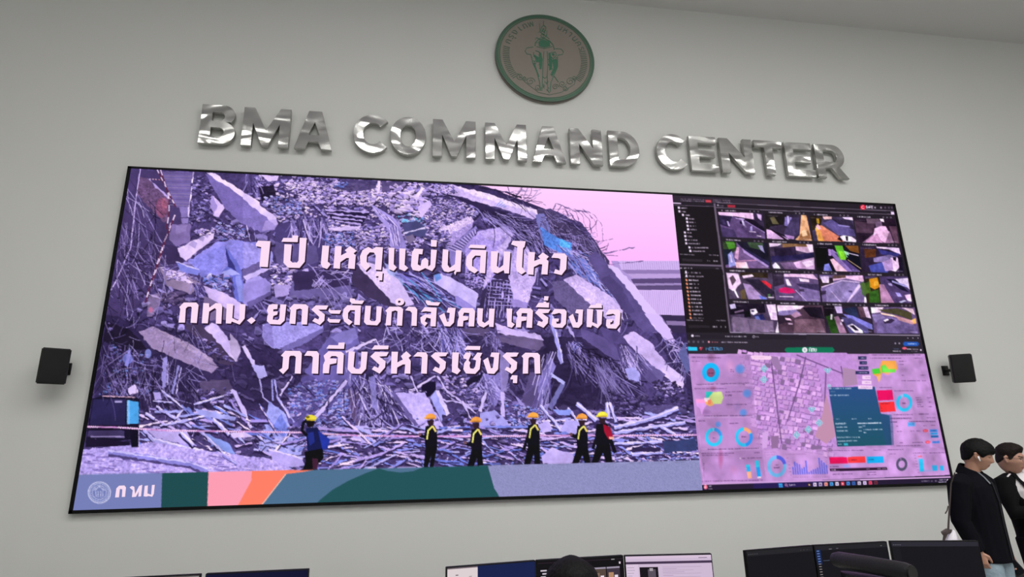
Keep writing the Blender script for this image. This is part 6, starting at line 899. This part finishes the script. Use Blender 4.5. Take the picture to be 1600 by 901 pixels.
def person(label, loc, yaw, s, skin, hd, arms, legs, outfit, hair, extra=None, group=None):
    """body facing local +x; hd = (neck base, head centre, yaw, pitch); arms/legs are joint lists in local metres"""
    t = thing('person', label, 'person', loc, yaw, group); nb, hc, hy, hp = Vector(hd[0]), Vector(hd[1]), hd[2], hd[3]   # then head size and whether the eyes look down
    HR_ = Matrix.Rotation(math.radians(hy), 3, 'Z') @ Matrix.Rotation(math.radians(hp), 3, 'Y'); hs = s*(hd[4] if len(hd) > 4 else 1); down = len(hd) > 5
    bm = bmesh.new(); tor = legs['torso']; tube(bm, [p for p, r in tor], [r for p, r in tor], ref=(0, 1, 0), n=20); tube(bm, [nb-Vector((0, 0, .05)), nb, nb*.5+(hc+HR_ @ Vector((-.02, 0, -.07)))*.5, hc+HR_ @ Vector((-.018, 0, -.03))], [.07*s, .059*s, .056*s, .056*s], n=16)
    dirs = sphere_dirs(64, 48); pts = dirs*head_radius(dirs)[:, None]*hs; sphere_faces(bm, [hc+HR_ @ Vector(p) for p in pts], 64, 48)
    for e in (1, -1):
        c = lambda x, y, z: hc+HR_ @ Vector((x*hs, y*e*hs, z*hs))
        tube(bm, [c(-.004, .070, -.026), c(-.012, .084, -.004), c(-.014, .090, .018), c(-.004, .083, .030), c(.006, .074, .022)], [.008*hs, .010*hs, .011*hs, .009*hs, .006*hs], n=10); tube(bm, [c(-.004, .066, -.02), c(-.005, .074, .015)], [(.006*hs, .014*hs), (.007*hs, .018*hs)], ref=HR_ @ Vector((0, 1, 0)), n=10)
    for A in arms:
        J = [Vector(p) for p in A['j']]; tube(bm, [J[0], J[0]*.5+J[1]*.5, J[1], J[1]*.6+J[2]*.4, J[2]], [.052*s, .046*s, .038*s, .038*s, .027*s], n=14); hand(bm, J[2], A['d'], A['n'], A['t'], A.get('curl', .6), s)
    for J in legs['j']:
        J = [Vector(p) for p in J]; tube(bm, [J[0], J[0]*.5+J[1]*.5, J[1], J[1]*.6+J[2]*.4, J[2]], [.082*s, .07*s, .052*s, .052*s, .036*s], n=14); tube(bm, [J[2]+Vector((-.04, 0, -.03)), J[2]+Vector((.06, 0, -.045)), J[2]+Vector((.15, 0, -.055))], [(.035, .035), (.042, .028), (.036, .018)], ref=(0, 1, 0), n=12)
    o = obj('body', bm, mat('skin', 'c49a80', .5, attr=True, bump=.05, bscale=150), t); bake(o, ('REMESH', dict(mode='VOXEL', voxel_size=.0055)), ('SMOOTH', dict(factor=.5, iterations=2)))
    co = coords(o.data); Mi = np.array(HR_.transposed()); L_ = (co-np.array(hc)) @ Mi.T / hs; cols = np.tile(np.array(skin, float), (len(co), 1)); x, y, z = L_.T; fr = x > .03; ab = np.abs(y)
    def dab(m, c, k=1.): cols[m] = cols[m]*(1-k)+np.array(c)*k
    dab(fr & (((y)/.026)**2+((z+.062)/.011)**2 < 1), (158, 92, 86), .7); dab(fr & (np.abs(z+.062) < .0022) & (ab < .024), (96, 52, 50), .8)
    dab(fr & (((ab-.033)/.021)**2+((z-.030-(.033-ab)*-.1)/.0055)**2 < 1), (44, 34, 32), .9); 
    if down: dab(fr & (((ab-.032)/.017)**2+((z-.004-.1*np.abs(ab-.032))/.0026)**2 < 1), (48, 34, 30), .9)
    else: dab(fr & (((ab-.032)/.0145)**2+((z-.009)/.0045)**2 < 1), (206, 196, 190), .8); dab(fr & (((ab-.032)/.0062)**2+((z-.009)/.0045)**2 < 1), (40, 26, 22)); dab(fr & (((ab-.032)/.017)**2+((z-.0145)/.0022)**2 < 1), (52, 38, 34), .9)
    set_cols(o.data, cols)
    # hair: a shell over the skull, thickest where the style is full
    hm, th_f, col = hair; dirs = sphere_dirs(96, 72); th = th_f(dirs); r = head_radius(dirs)*hs; rn = np.array([mnoise.noise(Vector((d[0]*9, d[1]*26+d[2]*4, d[2]*9))) for d in dirs])
    r = np.where(th > 0, r+th*hs*(1+.16*rn), r-.012); bm = bmesh.new(); sphere_faces(bm, [hc+HR_ @ Vector(d*k) for d, k in zip(dirs, r)], 96, 72); h = obj('hair', bm, mat(hm, col, .6, spec=.15, bump=.3, bscale=70, stretch=(3, 3, .7)), t, 180)
    outfit(t, s); 
    if extra: extra(t, hc, HR_, hs)
    return t
def garment(name, parent, m, tubes, voxel=.008, it=3):
    bm = bmesh.new()
    for pts, rad, ref in tubes: tube(bm, pts, rad, ref=ref, n=20, cap=.25)
    o = obj(name, bm, m, parent); bake(o, ('REMESH', dict(mode='VOXEL', voxel_size=voxel)), ('SMOOTH', dict(factor=.5, iterations=it))); return o
def hair_by(line, base):
    """hair thickness from a hairline given as height against the angle round the head (0 front, 180 back)"""
    A, Zl = zip(*line)
    def f(d):
        x, y, z = d.T; az = np.degrees(np.arctan2(np.abs(y), x)); zb = np.interp(az, A, Zl)+.018*np.sin(az*1.1)*(az < 60)
        th = base(x, y, z, az)*(.25+.75*smooth01(0, .16, z-zb)); return np.where(z > zb, th, 0)
    return f
hair_mop = hair_by([(0, .30), (28, .34), (44, .20), (56, -.02), (66, -.10), (74, .02), (86, .20), (102, .16), (112, -.2), (130, -.52), (180, -.58)], lambda x, y, z, az: .011+.017*smooth01(-.2, .6, z)+.006*smooth01(.2, .7, x)*(z > .2))
hair_swept = hair_by([(0, .60), (25, .60), (42, .50), (56, .30), (68, .02), (78, -.04), (88, .2), (104, .14), (114, -.15), (140, -.38), (180, -.42)], lambda x, y, z, az: .005+.020*smooth01(.3, .75, z)+.010*smooth01(.0, .6, x)*smooth01(.5, .8, z))
hair_crop = hair_by([(0, .5), (40, .45), (60, .1), (70, 0), (88, .2), (104, .1), (114, -.2), (140, -.45), (180, -.5)], lambda x, y, z, az: .024-.014*smooth01(.5, 1., z)+.006*smooth01(.3, .7, z)*(1-smooth01(.8, 1, z)))
M_NAVY = mat('black_navy_cloth', '0b0b12', .9, spec=.1, nz=.15, nscale=30, bump=.35, bscale=9); M_BLKC = mat('black_cloth', '0c0c0e', .9, spec=.12, nz=.15, nscale=30, bump=.35, bscale=9); M_JEAN = mat('pale_denim', '8c9eaa', .85, spec=.2, nz=.12, nscale=40, bump=.3, bscale=60); M_WHC = mat('white_cotton', 'd8d4d8', .8, spec=.2); M_TROU = mat('black_trousers', '0b0b0d', .9, spec=.1, bump=.3, bscale=12); M_SHOE = mat('black_leather_shoe', '141416', .4)
TORSO = lambda s, lean=0.: [((0, 0, .90*s), (.155*s, .115*s)), ((.0+lean*.1, 0, 1.02*s), (.15*s, .105*s)), ((.005+lean*.4, 0, 1.15*s), (.15*s, .105*s)), ((.01+lean*.7, 0, 1.28*s), (.165*s, .115*s)), ((0+lean*.9, 0, 1.38*s), (.175*s, .10*s)), ((-.005+lean, 0, 1.44*s), (.12*s, .075*s))]
def shoes(t, feet):
    for x, y in feet: bm = bmesh.new(); tube(bm, [(x-.07, y, .045), (x, y, .05), (x+.09, y, .04), (x+.17, y, .032)], [(.038, .042), (.044, .045), (.048, .034), (.042, .024)], ref=(0, 1, 0), n=14); box(bm, Vector((x+.05, y, .008)), (.25, .085, .014), None, .004); obj('shoe', bm, M_SHOE, t, 60)
# first man: navy black jacket, pale jeans, looking down to the right
P1 = at_d(1521, 745, 4.95); G1p = (P1.x, P1.y, 0)
def outfit1(t, s):
    aR, aL = A1m[0]['j'], A1m[1]['j']
    j = garment('jacket', t, M_NAVY, [([(.0, 0, .76), (.0, 0, .90), (.0, 0, 1.07), (.0, 0, 1.2), (-.005, 0, 1.32), (-.015, 0, 1.395), (-.02, 0, 1.43)], [(.188, .145), (.182, .14), (.178, .138), (.185, .14), (.195, .13), (.155, .10), (.085, .078)], (0, 1, 0)),
        ([(-.02, -.14, 1.37), aR[0], [(a+b)/2 for a, b in zip(aR[0], aR[1])], aR[1], [(a*.5+b*.5) for a, b in zip(aR[1], aR[2])], aR[2]], [.075, .085, .078, .068, .062, .052], (1, 0, 0)), ([(-.02, .14, 1.37), aL[0], [(a+b)/2 for a, b in zip(aL[0], aL[1])], aL[1], [(a*.5+b*.5) for a, b in zip(aL[1], aL[2])], aL[2]], [.075, .085, .078, .068, .062, .052], (1, 0, 0))])
    bm = bmesh.new()
    for k in range(2): pass
    n = 26; ring = []
    for i in range(n+1):
        a = math.radians(38+284*i/n); c, sn = math.cos(a), math.sin(a); ring.append([Vector((-.015+c*.072, sn*.075, 1.40-.03*c)), Vector((-.006+c*.070, sn*.072, 1.476-.038*c)), Vector((-.006+c*.080, sn*.083, 1.470-.038*c)), Vector((-.015+c*.10, sn*.11, 1.405-.045*c))])
    vs = [[bm.verts.new(p) for p in r] for r in ring]
    for a, b in zip(vs, vs[1:]):
        for k in range(3): bm.faces.new((a[k], a[k+1], b[k+1], b[k]))
    obj('collar', bm, M_NAVY, j, 60); bm = bmesh.new(); tube(bm, [(.125, -.01, 1.36), (.146, -.01, 1.22), (.142, -.01, 1.05), (.147, -.01, .78)], [.006, .006, .006, .006], n=8); obj('zipper', bm, mat('zip_metal', '2c2c34', .4, metal=.7), j, 60)
    garment('jeans', t, M_JEAN, [([(0, 0, .95), (0, 0, .86)], [(.13, .10), (.14, .115)], (0, 1, 0)), ([(0, -.08, .86), (.01, -.086, .7), (.01, -.09, .5), (0, -.09, .28), (-.01, -.09, .07)], [.09, .092, .075, .068, .068], (0, 1, 0)), ([(0, .08, .86), (.01, .086, .7), (.01, .09, .5), (0, .09, .28), (-.01, .09, .07)], [.09, .092, .075, .068, .068], (0, 1, 0))]); shoes(t, ((0, -.09), (0, .09)))
    bm = bmesh.new(); tube(bm, [(.055, -.03, 1.44), (.09, -.03, 1.40), (.122, -.03, 1.35)], [(.012, .004)]*3, ref=(0, 1, 0), n=8); obj('lanyard', bm, mat('grey_lanyard', '6c7078', .7), j, 60)
def extra1(t, hc, HR_, hs):
    bm = bmesh.new(); c = hc+HR_ @ Vector((.012, -.082, -.006)); tube(bm, [c, c+HR_ @ Vector((0, -.008, -.004)), c+HR_ @ Vector((.012, -.008, -.03))], [.008, .007, .004], n=10); obj('earbud', bm, mat('white_plastic', 'e4e4e8', .35), t, 60)
A1m = [dict(j=[(-.03, -.205, 1.345), (-.055, -.245, 1.07), (.005, -.205, .845)], d=(.12, .1, -1), n=(-.2, 1, .1), t=(.9, .1, .2), curl=.75), dict(j=[(-.02, .205, 1.345), (-.01, .235, 1.08), (.01, .19, .80)], d=(.45, -.05, -.9), n=(-.1, -1, 0), t=(.9, 0, .35), curl=.8)]
YAW1 = math.radians(-68)
pm1 = person('man in navy black jacket and pale jeans looking down beside the display', G1p, YAW1, 1., SKIN_A, ((-.01, 0, 1.42), (.062, 0, 1.570), 20, 15, .985, True), A1m, dict(torso=[((0, 0, .88), (.14, .105)), ((0, 0, 1.0), (.135, .10)), ((0, 0, 1.15), (.135, .10)), ((-.005, 0, 1.27), (.15, .105)), ((-.012, 0, 1.35), (.15, .085)), ((-.015, 0, 1.40), (.09, .06))], j=[[(0, -.085, .9), (.01, -.09, .5), (-.01, -.09, .09)], [(0, .085, .9), (.01, .09, .5), (-.01, .09, .09)]]), outfit1, ('black_hair', hair_mop, '0b0a0b'), extra1, 'people standing by the display')
def loc1(p): v = Matrix.Rotation(YAW1, 3, 'Z') @ Vector(p); return v+Vector(G1p)
# second man: glasses, dark jacket over a white shirt, arms folded, cut by the picture's edge
P2 = at_d(1599, 752, 5.28); G2p = (P2.x, P2.y, 0); YAW2 = math.radians(-84)
A2m = [dict(j=[(-.02, -.215, 1.37), (.06, -.27, 1.12), (.26, -.06, 1.16)], d=(.3, .95, .1), n=(-1, .2, 0), t=(0, .1, 1), curl=.5), dict(j=[(-.02, .215, 1.37), (.06, .27, 1.12), (.22, .06, 1.13)], d=(.25, -.95, .1), n=(-1, -.2, 0), t=(0, -.1, 1), curl=.5)]
def outfit2(t, s):
    aR, aL = A2m[0]['j'], A2m[1]['j']; mid = lambda a, b: [(p+q)/2 for p, q in zip(a, b)]
    garment('shirt', t, M_WHC, [([(.01, 0, 1.12), (.02, 0, 1.2), (.02, -.02, 1.33), (.01, -.035, 1.40), (-.005, -.05, 1.46)], [(.13, .11), (.165, .132), (.185, .125), (.15, .10), (.085, .08)], (0, 1, 0)), ([(-.005, -.05, 1.44), (-.005, -.055, 1.49)], [(.078, .074), (.068, .066)], (0, 1, 0))], .007)
    j = garment('jacket', t, M_BLKC, [([(-.01, .03, .80), (-.01, .02, .95), (-.01, 0, 1.1), (-.005, -.01, 1.22), (-.02, -.02, 1.34), (-.045, -.04, 1.42), (-.05, -.05, 1.455)], [(.165, .145), (.165, .14), (.17, .14), (.185, .145), (.205, .13), (.16, .09), (.095, .05)], (0, 1, 0)),
        ([(-.02, -.14, 1.39), aR[0], mid(aR[0], aR[1]), aR[1], mid(aR[1], aR[2]), aR[2]], [.072, .084, .078, .072, .062, .052], (1, 0, 0)), ([(-.02, .14, 1.39), aL[0], mid(aL[0], aL[1]), aL[1], mid(aL[1], aL[2]), aL[2]], [.072, .084, .078, .072, .062, .052], (1, 0, 0))])
    for e in (1, -1):
        bm = bmesh.new(); q = [Vector((-.065, e*.055-.05, 1.505)), Vector((.01, e*.088-.045, 1.475)), Vector((.10, e*.085-.03, 1.36)), Vector((.16, e*.055-.01, 1.2)), Vector((.18, e*.02, 1.08))]; tube(bm, q, [(.018, .008), (.03, .01), (.05, .010), (.042, .010), (.015, .008)], ref=(0, 1, 0), n=10); obj('lapel', bm, M_BLKC, j, 60)
        bm = bmesh.new(); tube(bm, [(-.045, e*.045-.055, 1.52), (.03, e*.066-.055, 1.515), (.075, e*.035-.045, 1.455)], [(.008, .02), (.008, .026), (.005, .008)], ref=(0, 1, 0), n=10); obj('shirt_collar', bm, M_WHC, t, 60)
    bm = bmesh.new(); box(bm, Vector((.03, -.20, 1.437)), (.016, .05, .006), Matrix.Rotation(math.radians(32), 3, 'X'), .002); obj('shoulder_stripe', bm, M_WHC, j)
    garment('trousers', t, M_TROU, [([(0, 0, 1.0), (0, 0, .86)], [(.16, .125), (.165, .13)], (0, 1, 0)), ([(0, -.085, .90), (.01, -.09, .5), (-.01, -.09, .07)], [.105, .078, .07], (0, 1, 0)), ([(0, .085, .90), (.01, .09, .5), (-.01, .09, .07)], [.105, .078, .07], (0, 1, 0))]); shoes(t, ((0, -.09), (0, .09)))
def extra2(t, hc, HR_, hs):
    bm = bmesh.new(); c = lambda x, y, z: hc+HR_ @ Vector((x*hs, y*hs, z*hs))
    for e in (1, -1):
        q = [c(.103-.10*(abs(.033+.024*math.cos(a))-.01)*.55, e*(.033+.024*math.cos(a)), .004+.018*math.sin(a)) for a in np.linspace(0, 2*math.pi, 21)]
        for a, b in zip(q, q[1:]): tube(bm, [a, b], [.0014, .0014], n=6)
        tube(bm, [c(.096, e*.057, .012), c(.05, e*.077, .014), c(-.012, e*.084, .012), c(-.03, e*.083, -.004)], [.0016]*4, n=6)
    tube(bm, [c(.103, -.009, .006), c(.107, 0, .008), c(.103, .009, .006)], [.0014]*3, n=6); obj('glasses', bm, mat('thin_dark_frame', '2a2a30', .35, metal=.6), t, 60)
person('man with glasses and white collar under dark jacket at right edge', G2p, YAW2, 1., SKIN_B, ((-.01, -.06, 1.45), (.02, -.12, 1.575), 20, 6, 1.05), A2m, dict(torso=TORSO(.97), j=[[(0, -.085, .9), (.01, -.09, .5), (-.01, -.09, .09)], [(0, .085, .9), (.01, .09, .5), (-.01, .09, .09)]]), outfit2, ('dark_brown_hair', hair_swept, '1c1513'), extra2, 'people standing by the display').scale = (.97,)*3
# the operator at the lit monitors: only the top of the head shows above the picture's lower edge
G3 = at_d(893, 866, 2.43); Y3 = math.radians(90)
A3m = [dict(j=[(-.02, -.2, 1.0), (.1, -.25, .77), (.33, -.17, .80)], d=(.95, .1, -.1), n=(0, 0, -1), t=(.1, 1, 0), curl=.4), dict(j=[(-.02, .2, 1.0), (.1, .25, .77), (.33, .17, .80)], d=(.95, -.1, -.1), n=(0, 0, -1), t=(.1, -1, 0), curl=.4)]
def outfit3(t, s):
    aR, aL = A3m[0]['j'], A3m[1]['j']; mid = lambda a, b: [(p+q)/2 for p, q in zip(a, b)]
    garment('shirt', t, mat('dark_shirt', '1c1e26', .85, bump=.3, bscale=12), [([(0, 0, .53), (.0, 0, .7), (.01, 0, .88), (-.005, 0, 1.0), (-.02, 0, 1.06)], [(.17, .13), (.165, .125), (.175, .125), (.18, .105), (.085, .075)], (0, 1, 0)), ([(-.02, -.13, 1.02), aR[0], mid(aR[0], aR[1]), aR[1], mid(aR[1], aR[2]), aR[2]], [.065, .07, .06, .052, .046, .04], (0, 0, 1)), ([(-.02, .13, 1.02), aL[0], mid(aL[0], aL[1]), aL[1], mid(aL[1], aL[2]), aL[2]], [.065, .07, .06, .052, .046, .04], (0, 0, 1))])
    garment('trousers', t, M_TROU, [([(0, 0, .62), (0, 0, .52)], [(.165, .13), (.17, .14)], (0, 1, 0))]+[([(0, e*.1, .585), (.25, e*.11, .59), (.42, e*.11, .56), (.43, e*.11, .35), (.41, e*.11, .08)], [.09, .082, .075, .065, .06], (0, 1, 0)) for e in (1, -1)]); shoes(t, ((.42, -.11), (.42, .11)))
person('seated person seen from behind, black hair top above lit monitors', (G3.x, G3.y, 0), Y3, 1., SKIN_A, ((-.015, 0, 1.03), (.005, 0, 1.112), 0, 4, 1.09), A3m, dict(torso=[((0, 0, .54), (.15, .12)), ((0, 0, .7), (.145, .105)), ((.01, 0, .88), (.155, .11)), ((-.005, 0, .99), (.165, .09)), ((-.015, 0, 1.04), (.1, .07))], j=[[(0, e*.1, .57), (.42, e*.11, .57), (.41, e*.11, .09)] for e in (1, -1)]), outfit3, ('black_hair', hair_crop, '0d0c0d'))
office_chair((G3.x, G3.y+.03, 0), 0, 'black office chair under the seated person at the lit monitors', 1.0, False, .46)
# phone in the first man's left hand, and his shoulder bag
dl = Vector((.55, 0, -.83)).normalized(); ph = loc1(A1m[1]['j'][2])+Matrix.Rotation(YAW1, 3, 'Z') @ (dl*.095+Vector((.02, -.036, 0))); t = thing('phone', 'dark grey phone held low by the man in pale jeans', 'phone', ph, YAW1); R9 = Matrix.Rotation(math.atan2(-dl.x, -dl.z), 3, 'Y')
boxo('case', (0, 0, 0), (.076, .012, .158), mat('dark_grey_case', '343436', .5, spec=.2), t, .004, R9); boxo('screen', R9 @ Vector((0, -.0065, 0)), (.069, .001, .148), mat('off_glass', '1c1c20', .3, spec=.2), t, 0, R9)
bag = thing('shoulder_bag', 'white shoulder bag on dark strap hanging behind the man in pale jeans', 'bag', (0, 0, 0)); DB = 4.78
M_STR = mat('brown_grey_strap', '4c4242', .8, bump=.3, bscale=120); M_BAG = mat('white_canvas', 'f2eef8', .85, bump=.3, bscale=150)
bp = lambda x, y, d=DB: at_d(x, y, d)
bm = bmesh.new(); tube(bm, [bp(1492, 738, 4.72), bp(1486, 755), bp(1484.5, 780), bp(1483, 800), bp(1481.5, 830)], [(.006, .003), (.008, .003), (.008, .003), (.008, .004), (.011, .004)], ref=(1, 0, 0), n=8); tube(bm, [bp(1481.5, 790), bp(1480, 797), bp(1477, 802)], [(.006, .003)]*3, ref=(1, 0, 0), n=8); obj('strap', bm, M_STR, bag, 60)
bm = bmesh.new(); tube(bm, [bp(1472, 833.5), bp(1480, 829.5), bp(1488, 829)], [(.018, .006), (.022, .008), (.010, .006)], ref=(0, 0, 1), n=10); tube(bm, [bp(1478, 832), bp(1475, 842), bp(1474, 850)], [(.022, .006), (.012, .006), (.012, .006)], ref=(1, 0, 0), n=10); obj('strap_tab', bm, M_STR, bag, 60)
bm = bmesh.new(); q = [bp(1489, 828), bp(1489, 842), bp(1489, 870), bp(1489, 905)]; tube(bm, q, [(.012, .02), (.045, .04), (.10, .05), (.12, .055)], ref=(1, 0, 0), n=18); obj('body', bm, M_BAG, bag, 60)
